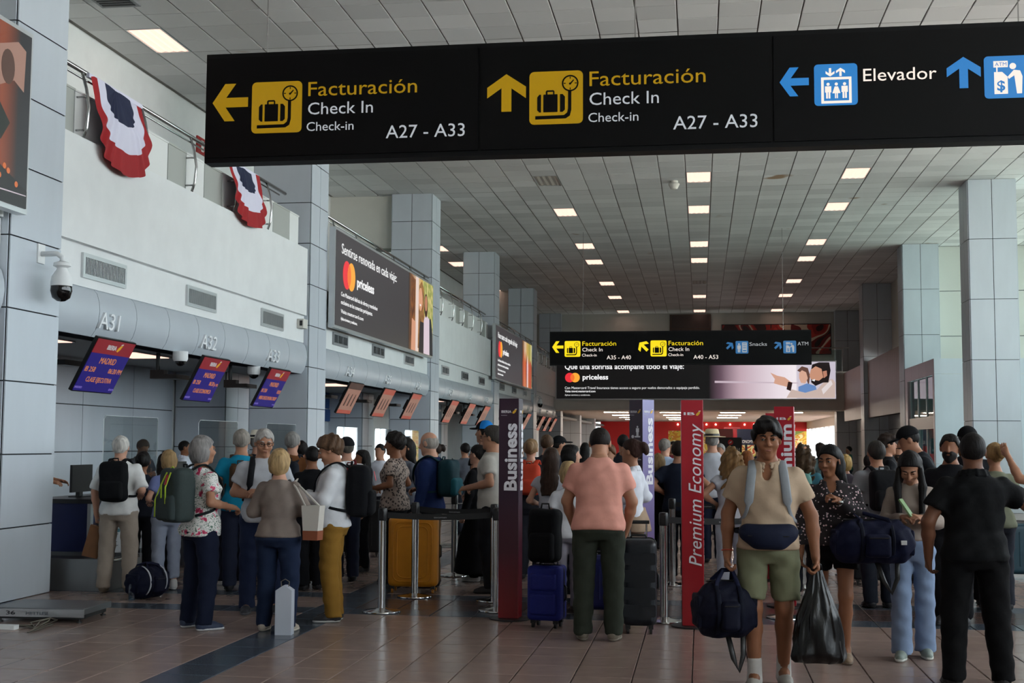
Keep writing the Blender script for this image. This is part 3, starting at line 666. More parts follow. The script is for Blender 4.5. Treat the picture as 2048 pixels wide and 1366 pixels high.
def ad_left(title, lines, small):
    def f(t, U, w, h):
        s = w/8.55
        tfit('lettering', title, .35*s, 4.7*s, h*.78, .2, EW, t)
        flat('logo_disc', circ(.72, h*.57, .27, 28), ER, t); flat('logo_disc', circ(1.03, h*.57, .27, 28), EO, t, y=-.005)
        a = math.degrees(math.acos(.155/.27))
        flat('logo_overlap', circ(.72, h*.57, .27, 10, a0=-a, a1=a)+circ(1.03, h*.57, .27, 10, a0=180-a, a1=180+a), EM, t, y=-.0075)
        tfit('lettering', 'priceless', 1.45, 2.75, h*.5, .19, EW, t, bold=.35)
        for k, (l, x1, zz, hh) in enumerate(lines): tfit('small_lettering', l, .35, x1*s, h*zz, hh, EW, t)
        x0 = w*.69
        flat('picture', [(x0, 0), (w, 0), (w, h), (x0, h)], ramp_mat('pic_blend%d' % small, [(0, '#3a2c24'), (.12, '#8a5a34'), (.3, '#e8c8a8'), (.5, '#d8b060'), (.8, '#a8a04a'), (1, '#e8dca0')], 0, x0, w, .85), t)
        if small:
            for k, (a, b, c) in enumerate(((.1, .2, '#c0502a'), (.25, .36, '#e06a30'), (.4, .47, '#8a2c22'), (.5, .62, '#f0c8c8'), (.66, .78, '#c85a2c'), (.8, .97, '#b84828'))):
                xx = lambda q: x0+(w-x0)*q
                flat('picture_figure', [(xx(a), 0), (xx(b), 0), (xx(b+.02), h*.5), (xx((a+b)/2), h*(.85-.04*k)), (xx(a-.03), h*.5)], esk('fig%d' % k, c), t, y=-.005)
            return
        xx = lambda q: x0+(w-x0)*q
        flat('picture_foliage', [(xx(.62), h*.55), (xx(1), h*.35), (xx(1), h), (xx(.55), h)], emat('screen_foliage', '#8a9a3a', .8, ('#e6d890', 5)), t, y=-.005)
        flat('picture_woman_hair', [(xx(.05), h*.1), (xx(.24), h*.1), (xx(.26), h*.95), (xx(.1), h*.98)], emat('screen_hair', '#5a3220', .7, ('#a8662e', 6)), t, y=-.0052)
        flat('picture_arm', [(xx(.1), 0), (xx(.28), 0), (xx(.3), h*.38), (xx(.12), h*.42)], esk('arm', '#e0a080'), t, y=-.006)
        flat('picture_post', [(xx(.27), 0), (xx(.38), 0), (xx(.38), h), (xx(.27), h)], esk('post', '#f2dcd2'), t, y=-.0066)
        flat('picture_woman_hair', [(xx(.36), h*.05), (xx(.62), h*.05), (xx(.6), h*.88), (xx(.5), h*.97), (xx(.4), h*.9)], emat('screen_hair2', '#7a4a26', .75, ('#c08a4a', 6)), t, y=-.0072)
        flat('picture_top', [(xx(.4), 0), (xx(.62), 0), (xx(.6), h*.42), (xx(.44), h*.42)], esk('top', '#2a2430', .6), t, y=-.0078)
        flat('picture_face', circ(xx(.46), h*.72, .21, 20, ry=.28), esk('face', '#e8a882'), t, y=-.0084)
        flat('picture_smile', circ(xx(.45), h*.64, .07, 10, ry=.025), EW, t, y=-.009)
        flat('picture_shirt', [(xx(.6), 0), (xx(.86), 0), (xx(.84), h*.5), (xx(.68), h*.55), (xx(.6), h*.45)], esk('shirt', '#e8d4e0'), t, y=-.0079)
        flat('picture_beard', circ(xx(.69), h*.67, .2, 20, ry=.29), esk('beard', '#4a2c20', .7), t, y=-.0085)
        flat('picture_face', circ(xx(.69), h*.70, .15, 18, ry=.19), esk('face2', '#c88a68'), t, y=-.009)
        flat('picture_jacket', [(xx(.86), 0), (xx(1), 0), (xx(.98), h*.3), (xx(.9), h*.52), (xx(.84), h*.5)], esk('jacket', '#232936', .6), t, y=-.0096)
    return f
BG_led = emat('led_charcoal', '#403d41', .85)
BL = [('Con Mastercard disfruta de ofertas y reembolsos', 3.05, .325, .085), ('exclusivos en los comercios participantes.', 2.65, .24, .085), ('Visita mastercard.com', 1.95, .145, .075), ('Aplican términos y condiciones.', 1.5, .07, .06)]
fxl = lambda px, py: un(px, py, x=-6.6)
screen('advertising_screen', 'large charcoal advertising screen on the left wall with smiling couple, nearer of two', lambda px, py: np.array([-6.6, px, 0.]), ((22.5, 0), (31.05, 0), 3.73, 5.49), PI/2, ad_left('Sentirse renovada en cada viaje:', BL, 0), bgm=BG_led)
screen('advertising_screen', 'charcoal advertising screen on the left wall with orange picture, farther of two', lambda px, py: np.array([-6.6, px, 0.]), ((41.1, 0), (49.95, 0), 3.73, 5.45), PI/2, ad_left('Hace tanto cada segundo del viaje:', BL, 1), bgm=BG_led)
def ad_near(t, U, w, h):
    X = lambda a: w-a
    flat('picture', [(0, 0), (w, 0), (w, h), (0, h)], ramp_mat('near_pic', [(0, '#a8481c'), (.62, '#b4532a'), (.78, '#6a3420'), (.84, '#2c2c32'), (1, '#33343a')], 0, w-1.3, w, .5), t)
    flat('picture_speaker', [(X(.62), h*.62), (X(.3), h*.7), (X(.12), h*.66), (X(.1), h*.9), (X(.25), h*.93), (X(.6), h*.86)], esk('speaker', '#c89a88', .55), t, y=-.005)
    flat('picture_speaker_cone', circ(X(.42), h*.76, .12, 18, ry=.17), esk('cone', '#6a4638', .5), t, y=-.007)
    flat('picture_plant', [(X(1.2), h*.3), (X(.5), h*.34), (X(.35), h*.45), (X(.55), h*.55), (X(1.2), h*.6)], esk('plant', '#1f2a22', .5), t, y=-.005)
    flat('picture_table', [(X(1.2), 0), (w, 0), (w, h*.1), (X(.5), h*.2), (X(1.2), h*.22)], esk('table', '#1c1a1e', .5), t, y=-.005)
    for a, b in ((.5, .14), (.35, .18), (.2, .12), (.42, .2)): flat('picture_candle', circ(X(a), h*b, .03, 8), esk('candle', '#e87a3a', .7), t, y=-.007)
    flat('picture_rim', [(X(1.2), h*.13), (X(.6), h*.06), (X(.02), h*.07), (X(.02), h*.075), (X(.6), h*.068), (X(1.2), h*.14)], esk('rim', '#e6d6e0', .7), t, y=-.008)
screen('advertising_screen', 'orange lounge advertising screen cut by the picture edge beside first column', lambda px, py: np.array([-6.55, px, 0.]), ((3.0, 0), (11.55, 0), 3.85, 5.57), PI/2, ad_near, bgm=BG_led)
def ad_far(t, U, w, h):
    Z = lambda x, y: U(1050+x/2.926, 560+y/2.926)
    def line(s, x0, x1, yb, hpx, **k):
        a = Z(x0, yb); b = Z(x1, yb); tfit('lettering', s, a[0], b[0], a[1], hpx/2.926/42.4, EW, t, **k)
    line('Que una sonrisa acompañe todo el viaje:', 233, 930, 522, 34, bold=.2); line('priceless', 337, 487, 582, 30, bold=.35)
    line('Con Mastercard Travel Insurance tienes acceso a seguro por vuelos demorados o equipaje perdido.', 233, 1022, 638, 15); line('Visita travel.mastercard.com', 233, 412, 657, 13, bold=.2); line('Aplican términos y condiciones.', 233, 382, 677, 9)
    c1, c2 = Z(262, 571), Z(293, 571); r = 28/2.926/42.4
    flat('logo_disc', circ(*c1, r, 28), ER, t); flat('logo_disc', circ(*c2, r, 28), EO, t, y=-.006)
    a = math.degrees(math.acos((c2[0]-c1[0])/2/r)); flat('logo_overlap', circ(*c1, r, 10, a0=-a, a1=a)+circ(*c2, r, 10, a0=180-a, a1=180+a), EM, t, y=-.01)
    x0 = Z(1075, 600)[0]
    flat('picture', [(x0, 0), (w, 0), (w, h), (x0, h)], ramp_mat('far_pic', [(0, '#0a090b'), (.1, '#6a5260'), (.25, '#c8acb8'), (.55, '#f3e6ee'), (.69, '#fdf4f8'), (.70, '#d8cfdc'), (1, '#cfc6d4')], 0, x0, w, .9), t)
    pl = lambda pts: [Z(*p) for p in pts]
    def fl(n, pts, c, y, e=.85):
        p = pl(pts); ar = sum(p[i][0]*p[(i+1) % len(p)][1]-p[(i+1) % len(p)][0]*p[i][1] for i in range(len(p)))
        flat('picture_'+n, p if ar > 0 else p[::-1], esk('far_'+n, c, e), t, y=y)
    fl('horizon', ((1110, 590), (1600, 600), (1600, 606), (1110, 602)), '#d8c4d0', -.012)
    fl('girl_hair', ((1592, 530), (1620, 505), (1655, 515), (1668, 560), (1660, 620), (1640, 560), (1610, 540)), '#6a4a40', -.014)
    fl('girl_face', ((1604, 545), (1620, 528), (1645, 540), (1655, 575), (1640, 605), (1615, 602), (1604, 575)), '#e6b49c', -.017)
    fl('girl_top', ((1600, 625), (1650, 605), (1700, 620), (1715, 670), (1600, 680)), '#6f94cc', -.020)
    fl('man_coat', ((1530, 690), (1560, 640), (1640, 660), (1710, 640), (1760, 585), (1800, 580), (1815, 600), (1815, 690)), '#d6bfb6', -.023)
    fl('collar', ((1735, 640), (1790, 585), (1800, 610), (1745, 670)), '#efe4e4', -.026)
    fl('man_hair', ((1670, 545), (1680, 495), (1720, 482), (1780, 482), (1788, 530), (1775, 600), (1745, 600), (1700, 620), (1675, 600)), '#241a1c', -.029, .6)
    fl('man_face', ((1664, 560), (1672, 525), (1700, 505), (1735, 520), (1745, 570), (1720, 590), (1690, 585), (1672, 580)), '#d69c80', -.032)
    fl('ear', ((1742, 535), (1765, 530), (1768, 560), (1748, 575)), '#c88a72', -.035)
    fl('smile', ((1675, 586), (1698, 580), (1694, 594)), '#ffffff', -.038)
    fl('hand', ((1435, 542), (1475, 560), (1520, 570), (1560, 600), (1555, 640), (1530, 625), (1480, 612), (1456, 605), (1462, 580)), '#e2ac94', -.026)
    fl('watch', ((1540, 595), (1565, 600), (1555, 650), (1530, 640)), '#3a2422', -.029, .6)
screen('advertising_screen', 'wide black advertising screen on the far bridge with bearded man pointing', lambda px, py: un(px, py, y=60.0), ((1113, 795), (1672, 799), 3.7, 5.4), 0, ad_far, bgm=emat('led_black', '#0b0a0c', .6))
# painting on the far upper wall
t = thing('wall_painting', 'red and black abstract painting high on the far wall', 'painting', (1.05, 62.58, 5.9))
MB().box((0, -.06, 0), (5.2, 0, 1.5)).build('frame', M_dark, t)
M_paint = mat('abstract_paint', '#a02822', .5); _mural(M_paint, ['#3a1c1a', '#a3241e', '#c8382c', '#e8d2b8', '#7a1a18', '#2a1a18'], .32, 3.)
MB().box((.04, -.07, .04), (5.16, -.06, 1.46)).build('canvas', M_paint, t)

# ---- monitors over the counters
M_mon = [emat('mon_red', '#981828', .6), emat('mon_blue', '#1c0890', .5), emat('mon_orange', '#e0883c', .7), emat('mon_lilac', '#8a78d8', .6), emat('mon_gold', '#d8a020', .7)]
M_salmon = emat('mon_salmon', '#b98a78', .55); M_salr = emat('mon_salmon_red', '#c8604e', .55); M_sald = emat('mon_dark_print', '#5a4038', .5)
def iberia(t, x, z, w, mw, mg, y=-.004, name='IBERIA'):
    tfit('logo_lettering', name, x, x+w*.66, z, w*.17, mw, t, y=y, bold=.25)
    a = x+w*.72; s = w*.3
    flat('logo_feather', [(a, z-.02*w), (a+s*.35, z-.05*w), (a+s*.75, z+.06*w), (a+s, z+.24*w), (a+s*.45, z+.17*w), (a+s*.12, z+.08*w)], mg, t, y=y)
    flat('logo_feather', [(a+s*.5, z+.2*w), (a+s, z+.24*w), (a+s*.98, z+.27*w), (a+s*.6, z+.25*w)], mw, t, y=y)
def monitor(yc, kind, label, num):
    t = thing('counter_monitor', label, 'monitor', (-6.97, yc, 2.14), PI/2); w = .98; h = .68
    sc_ = MB().rbox((-w/2, 0, 0), (w/2, .04, h), .012, 2, ax=1).build('housing', M_black, t); sc_.rotation_euler = (R(27), 0, 0)
    def add(n, o): o.parent = sc_
    if kind == 'flight':
        dest, tm, cl, c1, c2 = num
        flat('screen_header', [(-w/2+.015, h-.19), (w/2-.015, h-.19), (w/2-.015, h-.015), (-w/2+.015, h-.015)], M_mon[0], sc_)
        flat('screen_body', [(-w/2+.015, .015), (w/2-.015, .015), (w/2-.015, h-.19), (-w/2+.015, h-.19)], M_mon[1], sc_)
        iberia(sc_, -.17, h-.13, .34, W2, M_mon[4], y=-.007)
        tfit('screen_text', 'MADRID', -.19, .2, h-.31, .08, M_mon[2], sc_, y=-.007); tfit('screen_text', 'IB 258', -.44, -.2, h-.42, .065, M_mon[2], sc_, y=-.007)
        tfit('screen_text', tm, .13 if len(tm) > 6 else .3, .46, h-.42, .065, M_mon[2], sc_, y=-.007); tfit('screen_text', cl, -.3 if len(cl) < 17 else -.4, .32 if len(cl) < 17 else .42, h-.545, .065, M_mon[2], sc_, y=-.007)
        tfit('screen_text', c1, -.48, -.3, .045, .028, M_mon[3], sc_, y=-.007); tfit('screen_text', c2, .36, .48, .045, .028, M_mon[3], sc_, y=-.007)
    else:
        flat('screen_body', [(-w/2+.015, .015), (w/2-.015, .015), (w/2-.015, h-.015), (-w/2+.015, h-.015)], M_salmon, sc_)
        flat('screen_header', [(-w/2+.015, h-.14), (w/2-.015, h-.14), (w/2-.015, h-.015), (-w/2+.015, h-.015)], M_salr if num else M_sald, sc_, y=-.006)
        flat('screen_footer', [(-w/2+.015, .015), (w/2-.015, .015), (w/2-.015, .09), (-w/2+.015, .09)], M_salr, sc_, y=-.006)
        flat('screen_picture', [[(-.3+k*.25, .18), (-.22+k*.25, .18), (-.22+k*.25, .36), (-.245+k*.25, .44), (-.275+k*.25, .44), (-.3+k*.25, .36)] for k in range(3)], M_sald, sc_, y=-.007)
    MB().box((-.09, .07, .2), (.09, .16, .45)).build('mount', M_black, sc_)
    MB().tube([(-.35, .42, .3), (-.35, .42, .75)], .03, 8).box((-.42, .3, .3), (-.28, .5, .42)).box((-.42, .12, .3), (.05, .3, .36)).build('arm', M_black, t)
for k, (yc, tm, cl, c1, c2, what) in enumerate(((13.88, '06:20 PM', 'CLASE EJECUTIVA', '24/02/2025', '02:44 PM', 'counter A31'), (16.98, '06:20 p. m.', 'CLASE ECONOMICA', '24/02/2025', '02:44 PM', 'counter A32'), (19.72, '18:20', 'WEB CHECK IN BAG DROP', '24 Feb 2025', '14:44', 'counter A33'))):
    monitor(yc, 'flight', 'red and blue flight monitor reading %s at %s' % (cl.lower(), what), ('MADRID', tm, cl, c1, c2))
for b in (1, 2, 3, 4):
    y0, y1, nm, _ = bays[b]
    for k in range(3):
        monitor(y0+1.9+k*(2.7 if b < 4 else 2.3), 'ad', 'tilted salmon advertising monitor hanging at counter %s' % nm.split()[k], k if b == 1 else 1)

# ---- totems
def totem(label, px, py, zt, w, ang, col, words, shear, logo, side):
    p = un(px, py, z=0); t = thing('sign_totem', label, 'sign', (p[0], p[1], 0), R(ang))
    MB().lathe([(.17, 0), (.19, .004), (.19, .012), (.17, .016), (.05, .018)], 24).build('base_plate', M_dark, t, True)
    m = ramp_mat('totem_%s' % col, [(0, '#8a0d18'), (.3, '#4a1024'), (.55, '#31152b'), (1, '#30162b')] if col == 'purple' else [(0, '#9a0e1c'), (1, '#ab162a')], 2, 0, zt, emissive=False, rough=.3)
    MB().rbox((-w/2, -w/2, .02), (w/2, w/2, zt), .004, 1).build('pillar', m, t)
    mw = mat('totem_white', '#e6e4ea', .4); mg = mat('totem_gold', '#d9a62a', .4)
    for f in range(2 if side else 1):
        e = link('front_print' if f == 0 else 'side_print', None, t, (0, 0, 0), f*PI/2); e.empty_display_size = .1
        if f == 1 and side == 'lilac': MB().box((-w/2, -w/2-.003, .02), (w/2, -w/2, zt)).build('side_skin', ramp_mat('totem_lilac', [(0, '#8a2a48'), (.35, '#7a6a98'), (1, '#8f8cb8')], 2, 0, zt, emissive=False, rough=.3), e)
        iberia(e, -w*.38, zt-.13, w*.76, mw, mg, y=-w/2-.004, name=logo)
        if logo != 'IB': tfit('fine_print', 'business', -w*.38, -w*.1, zt-.155, w*.04, mw, e, y=-w/2-.004)
        if side == 'lilac' and f == 0:
            flat('icon', man(-w*.2, zt-.52, .17)+man(w*.15, zt-.36, .1)+[[(w*-.05, zt-.375), (w*.35, zt-.375), (w*.35, zt-.36), (-w*.05, zt-.36)], rrect(w*.05, zt-.52, w*.22, zt-.42, .01)], mw, e, y=-w/2-.004)
            tfit('fine_print', 'facturación', -w*.35, w*.4, zt-.6, w*.09, mw, e, y=-w/2-.004); continue
        me = text_mesh(words[0], .1, bold=words[3], shear=shear, depth=.003); n = len(me.vertices); co = np.empty(n*3); me.vertices.foreach_get('co', co); co = co.reshape(-1, 3)
        a, b = co[:, 0].min(), co[:, 0].max(); q = (co[:, 0]-a)/(b-a); hgt = co[:, 2]/.1*words[4]
        co = np.stack([words[5]-hgt, co[:, 1], words[1]+q*(words[2]-words[1])], 1); me.vertices.foreach_set('co', co.ravel()); me.materials.append(mw); me.update()
        link('lettering', me, e, (0, -w/2-.004, 0))
    return t
totem('purple to red sign totem reading Business beside the belt posts, nearer of two', 1020, 1238, 1.985, .185, -3, 'purple', ('Business', 1.155, 1.76, .45, .115, .07), 0, 'IBERIA', 'plain')
totem('purple and lilac sign totem turned sideways reading Business, farther of two', 1284, 1208, 2.02, .175, -38, 'purple', ('Business', 1.18, 1.84, .45, .1, .06), 0, 'IBERIA', 'lilac')
totem('red sign totem reading Premium Economy beside the navy suitcase', 1386, 1253, 1.965, .19, 2, 'red', ('Premium Economy', .53, 1.76, 0, .115, .075), .25, 'IB', 'plain')
totem('red sign totem reading Premium behind the man in the beige polo shirt', 1573, 1213, 1.955, .19, -6, 'red', ('Premium', 1.0, 1.78, .4, .11, .07), 0, 'IB', 'plain')
totem('red sign totem mostly hidden behind the second red totem', 1550, 1160, 1.95, .19, 0, 'red', ('Premium', 1.0, 1.7, .4, .11, .07), 0, 'IB', False)

# ---- bunting on the balcony rail
def bunting(y0, y1, drop, label):
    t = thing('bunting', label, 'bunting', (XL-.10, (y0+y1)/2, 5.74)); w = y1-y0; rnd = random.Random(y0)
    ph = [rnd.uniform(0, 6) for _ in range(6)]
    def P(u, v):
        # u across (0..1), v from rim centre outward (0..1): half-fan pinned along the rail
        th = PI*(1-u); rx = .5*w*(.97+.03*math.sin(9*u+ph[0]))
        c_ = -math.cos(PI*u); y = math.copysign(abs(c_)**.62, c_)*rx*v**.8; z = -(drop*v*(max(0, math.sin(PI*u))**.42))*(1+.012*math.sin(31*u+ph[1])+.05*math.sin(2.2*u+ph[3]))
        x = .03+.022*v*math.sin(u*52+ph[2]+v*2)+.03*v*math.sin(PI*u)+.13*min(1, -z/.5)
        return (x, y, z)
    for nme, a, b, m in (('blue_centre', .02, .42, mat('navy_cloth', '#1b2240', .8)), ('white_band', .42, .74, mat('white_cloth', '#dcdaea', .8)), ('red_band', .74, 1., mat('red_cloth', '#a01018', .75))):
        g = MB().grid(lambda u, v: P(u, a+(b-a)*v), 90, 8); g.build(nme, m, t, 'all')
    MB().box((-.005, -w/2, -.04), (.035, w/2, .01)).build('header_tape', mat('white_cloth', '#dcdaea', .8), t)
bunting(13.32, 14.72, .98, 'red white and navy pleated bunting on the balcony rail, left of the hanging sign')
bunting(17.62, 18.95, .96, 'red white and navy pleated bunting below the hanging sign')
# ---- small wall equipment
def ptz(p, label):
    t = thing('security_camera', label, 'security camera', p)
    MB().box((0, -.07, -.1), (.03, .07, .1)).build('wall_plate', M_white, t)
    MB().tube([(.03, 0, 0), (.2, 0, 0), (.26, 0, -.04), (.26, 0, -.08)], .028, 8).build('arm', M_white, t, 'all')
    MB().lathe([(.03, .02), (.085, 0), (.09, -.03), (.05, -.05), (.055, -.07), (.1, -.14), (.11, -.2), (.11, -.24)], 20, (.26, 0, -.1)).build('housing', M_white, t, True)
    MB().lathe([(.105, -.24), (.11, -.29), (.09, -.36), (.04, -.395), (.005, -.4)], 20, (.26, 0, -.1)).build('dome', mat('camera_dome', '#0a0a0b', .1), t, True)
ptz(tuple(un(78, 508, x=XL)), 'white bracket security camera with black dome on the first column')
ptz((XL+.02, 51.9, 3.55), 'small dark security camera on the fifth column of the check-in wall')
def dome(p, label):
    t = thing('dome_camera', label, 'security camera', p)
    MB().lathe([(.1, 0), (.1, -.1), (.085, -.13)], 18).build('housing', M_white, t, True); MB().lathe([(.075, -.13), (.07, -.16), (.03, -.19), (.004, -.195)], 16).build('dome', mat('camera_dome', '#0a0a0b', .1), t, True)
dome(tuple(un(361, 703, z=ZF0)), 'white dome camera under the fascia beside monitor A32'); dome(tuple(un(508, 733, z=ZF0)), 'white dome camera under the fascia beside monitor A33')
t = thing('fire_alarm_sign', 'small red and white sign on the balcony back wall', 'sign', tuple(un(402, 293, x=XB)))
MB().box((0, -.25, -.16), (.03, .25, .16)).build('plate', mat('red_sign', '#a31a18', .5), t); MB().box((.03, -.06, -.11), (.035, .06, .11)).build('symbol', M_white, t)
t = thing('junction_box', 'small beige box on the wall beside column above A33', 'junction box', tuple(un(598, 648, x=XL-.08))); MB().rbox((0, -.12, -.08), (.12, .12, .08), .01).build('body', M_cream, t); MB().box((.05, -.125, -.04), (.1, -.12, .05)).build('slot', M_black, t)
t = thing('smoke_detector', 'white smoke detector on the ceiling left of the middle light row', 'smoke detector', tuple(un(1348, 362, z=ZC))); MB().lathe([(.1, 0), (.1, -.05), (.14, -.08), (.08, -.2), (.03, -.22)], 16).build('body', M_cream, t, True)
t = thing('ceiling_grille', 'dark square ceiling vent at the upper left edge', 'air vent', tuple(un(225, -3, z=ZC))); MB().box((-.3, -.3, -.03), (.3, .3, 0)).build('frame', mat('grey_vent_frame', '#8b8d8e', .5), t)
for k in range(6): MB().box((-.25, -.25+k*.085, -.04), (.25, -.2+k*.085, -.03)).build('slat', M_dark, t)
# ------------------------------------------------------------------ figures: smooth implicit bodies meshed with surface nets
V3 = lambda *a: np.array(a, np.float32)
def rotx(a): c, s = math.cos(a), math.sin(a); return np.array([[1, 0, 0], [0, c, -s], [0, s, c]], np.float32)
def roty(a): c, s = math.cos(a), math.sin(a); return np.array([[c, 0, s], [0, 1, 0], [-s, 0, c]], np.float32)
def rotz(a): c, s = math.cos(a), math.sin(a); return np.array([[c, -s, 0], [s, c, 0], [0, 0, 1]], np.float32)
class Field:
    def __init__(s, lo, hi, h):
        s.lo = np.array(lo, np.float32); s.h = h; n = np.maximum(3, np.ceil((np.array(hi)-s.lo)/h).astype(int)+1)
        s.ax = [s.lo[i]+h*np.arange(n[i], dtype=np.float32) for i in range(3)]; s.D = np.full(n, 9., np.float32)
    def sub(s, bl, bh):
        sl = []
        for i in range(3):
            a = max(0, int((bl[i]-s.lo[i])/s.h)); b = min(s.D.shape[i], int((bh[i]-s.lo[i])/s.h)+2)
            if b <= a: return None, None
            sl.append(slice(a, b))
        return tuple(sl), (s.ax[0][sl[0]][:, None, None], s.ax[1][sl[1]][None, :, None], s.ax[2][sl[2]][None, None, :])
    def put(s, sl, d, k, op='u'):
        a = s.D[sl]
        if op == 'u':
            if k: hh = np.maximum(k-np.abs(a-d), 0)/k; s.D[sl] = np.minimum(a, d)-hh*hh*k*.25
            else: s.D[sl] = np.minimum(a, d)
        elif op == 's':
            if k: hh = np.maximum(k-np.abs(a+d), 0)/k; s.D[sl] = np.maximum(a, -d)+hh*hh*k*.25
            else: s.D[sl] = np.maximum(a, -d)
        else: s.D[sl] = np.maximum(a, d)
    def apply(s, pr, inf=0.):
        kind = pr[0]
        if kind == 'cone':
            _, p0, r0, p1, r1, k, clip = pr; r0 += inf; r1 += inf; m = max(r0, r1)+k+.02
            sl, g = s.sub(np.minimum(p0, p1)-m, np.maximum(p0, p1)+m)
            if sl is None: return
            x, y, z = g[0]-p0[0], g[1]-p0[1], g[2]-p0[2]; b = p1-p0; l2 = float(b@b)+1e-9
            t = np.clip((x*b[0]+y*b[1]+z*b[2])/l2, 0, 1)
            d = np.sqrt((x-t*b[0])**2+(y-t*b[1])**2+(z-t*b[2])**2)-(r0+t*(r1-r0))
            if clip is not None:
                for c, n in clip: d = np.maximum(d, (g[0]-c[0])*n[0]+(g[1]-c[1])*n[1]+(g[2]-c[2])*n[2])
            s.put(sl, d, k)
        elif kind == 'ell':
            _, c, r, M, k, op = pr; r = np.array(r)+inf; m = max(r)+k+.02
            sl, g = s.sub(c-m, c+m)
            if sl is None: return
            x, y, z = g[0]-c[0], g[1]-c[1], g[2]-c[2]
            if M is not None: x, y, z = (M[0, 0]*x+M[1, 0]*y+M[2, 0]*z, M[0, 1]*x+M[1, 1]*y+M[2, 1]*z, M[0, 2]*x+M[1, 2]*y+M[2, 2]*z)
            x, y, z = x/r[0], y/r[1], z/r[2]; k0 = np.sqrt(x*x+y*y+z*z); k1 = np.sqrt((x/r[0])**2+(y/r[1])**2+(z/r[2])**2)+1e-9
            s.put(sl, k0*(k0-1)/k1, k, op)
        elif kind == 'loft':
            _, T, M, o, k = pr; T = np.array(T, np.float32); z0, z1 = T[0, 0], T[-1, 0]; m = T[:, 1:3].max()+.06+abs(inf)
            ends = np.array([o+M@V3(0, 0, z0), o+M@V3(0, 0, z1)]); sl, g = s.sub(ends.min(0)-m, ends.max(0)+m)
            if sl is None: return
            x, y, z = g[0]-o[0], g[1]-o[1], g[2]-o[2]
            x, y, z = (M[0, 0]*x+M[1, 0]*y+M[2, 0]*z, M[0, 1]*x+M[1, 1]*y+M[2, 1]*z, M[0, 2]*x+M[1, 2]*y+M[2, 2]*z)
            a = np.interp(z, T[:, 0], T[:, 1]).astype(np.float32)+inf; b = np.interp(z, T[:, 0], T[:, 2]).astype(np.float32)+inf; c = np.interp(z, T[:, 0], T[:, 3]).astype(np.float32)
            q = T[0, 4] if T.shape[1] > 4 else 2.3
            u = np.abs(x)/a; v = np.abs(y-c)/b; d = ((u**q+v**q)**(1/q)-1)*np.minimum(a, b)
            d = np.maximum(d, np.maximum(z0-inf*.3-z, z-z1-inf*.3)); s.put(sl, d, k)
    def warp(s, amp, f, ph, zdir=1.):
        x, y, z = s.ax[0][:, None, None], s.ax[1][None, :, None], s.ax[2][None, None, :]
        s.D += amp*(np.sin(f*(z*zdir+.35*x)+ph)*np.sin(f*.8*(x+y*.7)-f*.45*z+ph*2)+.6*np.sin(f*1.9*(z*.6-x*.5+y*.4)+ph*3))
    def clip(s, c, n):
        x, y, z = s.ax[0][:, None, None], s.ax[1][None, :, None], s.ax[2][None, None, :]
        s.D = np.maximum(s.D, ((x-c[0])*n[0]+(y-c[1])*n[1]+(z-c[2])*n[2]).astype(np.float32))
    def mesh(s):
        D = s.D; I = D < 0; n0, n1, n2 = D.shape
        cs = np.zeros((n0-1, n1-1, n2-1), np.int8)
        for i in (0, 1):
            for j in (0, 1):
                for k in (0, 1): cs += I[i:n0-1+i, j:n1-1+j, k:n2-1+k]
        act = (cs > 0) & (cs < 8); A = np.argwhere(act)
        if len(A) == 0: return np.zeros((0, 3)), np.zeros((0, 4), int)
        idx = np.full(act.shape, -1, np.int32); idx[tuple(A.T)] = np.arange(len(A))
        acc = np.zeros((len(A), 3)); cnt = np.zeros(len(A))
        C = [(i, j, k) for i in (0, 1) for j in (0, 1) for k in (0, 1)]
        val = {c: D[A[:, 0]+c[0], A[:, 1]+c[1], A[:, 2]+c[2]] for c in C}
        for c in C:
            for ax in range(3):
                if c[ax]: continue
                e = list(c); e[ax] = 1; e = tuple(e); a, b = val[c], val[e]; m = (a < 0) != (b < 0)
                t = a[m]/(a[m]-b[m]); p = np.tile(np.array(c, float), (m.sum(), 1)); p[:, ax] += t; acc[m] += p; cnt[m] += 1
        V = s.lo+s.h*(A+acc/cnt[:, None]); Q = []
        for ax in range(3):
            b, c = (ax+1) % 3, (ax+2) % 3
            lo_ = [slice(None)]*3; hi_ = [slice(None)]*3; lo_[ax] = slice(0, -1); hi_[ax] = slice(1, None)
            E = np.argwhere(I[tuple(lo_)] != I[tuple(hi_)]); E = E[(E[:, b] > 0) & (E[:, c] > 0) & (E[:, b] < D.shape[b]-1) & (E[:, c] < D.shape[c]-1)]
            if len(E) == 0: continue
            def at(db, dc): q = E.copy(); q[:, b] -= db; q[:, c] -= dc; return idx[tuple(q.T)]
            q = np.stack([at(1, 1), at(0, 1), at(0, 0), at(1, 0)], 1); ins = I[tuple(E.T)]; q[~ins] = q[~ins][:, ::-1]; Q.append(q)
        Q = np.concatenate(Q); return V, Q[(Q >= 0).all(1)]
def np_mesh(name, V, Q, m, smooth=True):
    me = bpy.data.meshes.new(name); me.vertices.add(len(V)); me.vertices.foreach_set('co', np.asarray(V, np.float32).ravel())
    me.loops.add(len(Q)*4); me.polygons.add(len(Q)); me.loops.foreach_set('vertex_index', np.asarray(Q, np.int32).ravel())
    me.polygons.foreach_set('loop_start', np.arange(0, len(Q)*4, 4, dtype=np.int32)); me.polygons.foreach_set('loop_total', np.full(len(Q), 4, np.int32))
    me.update(calc_edges=True); me.polygons.foreach_set('use_smooth', np.ones(len(Q), bool)); me.materials.append(m); return me
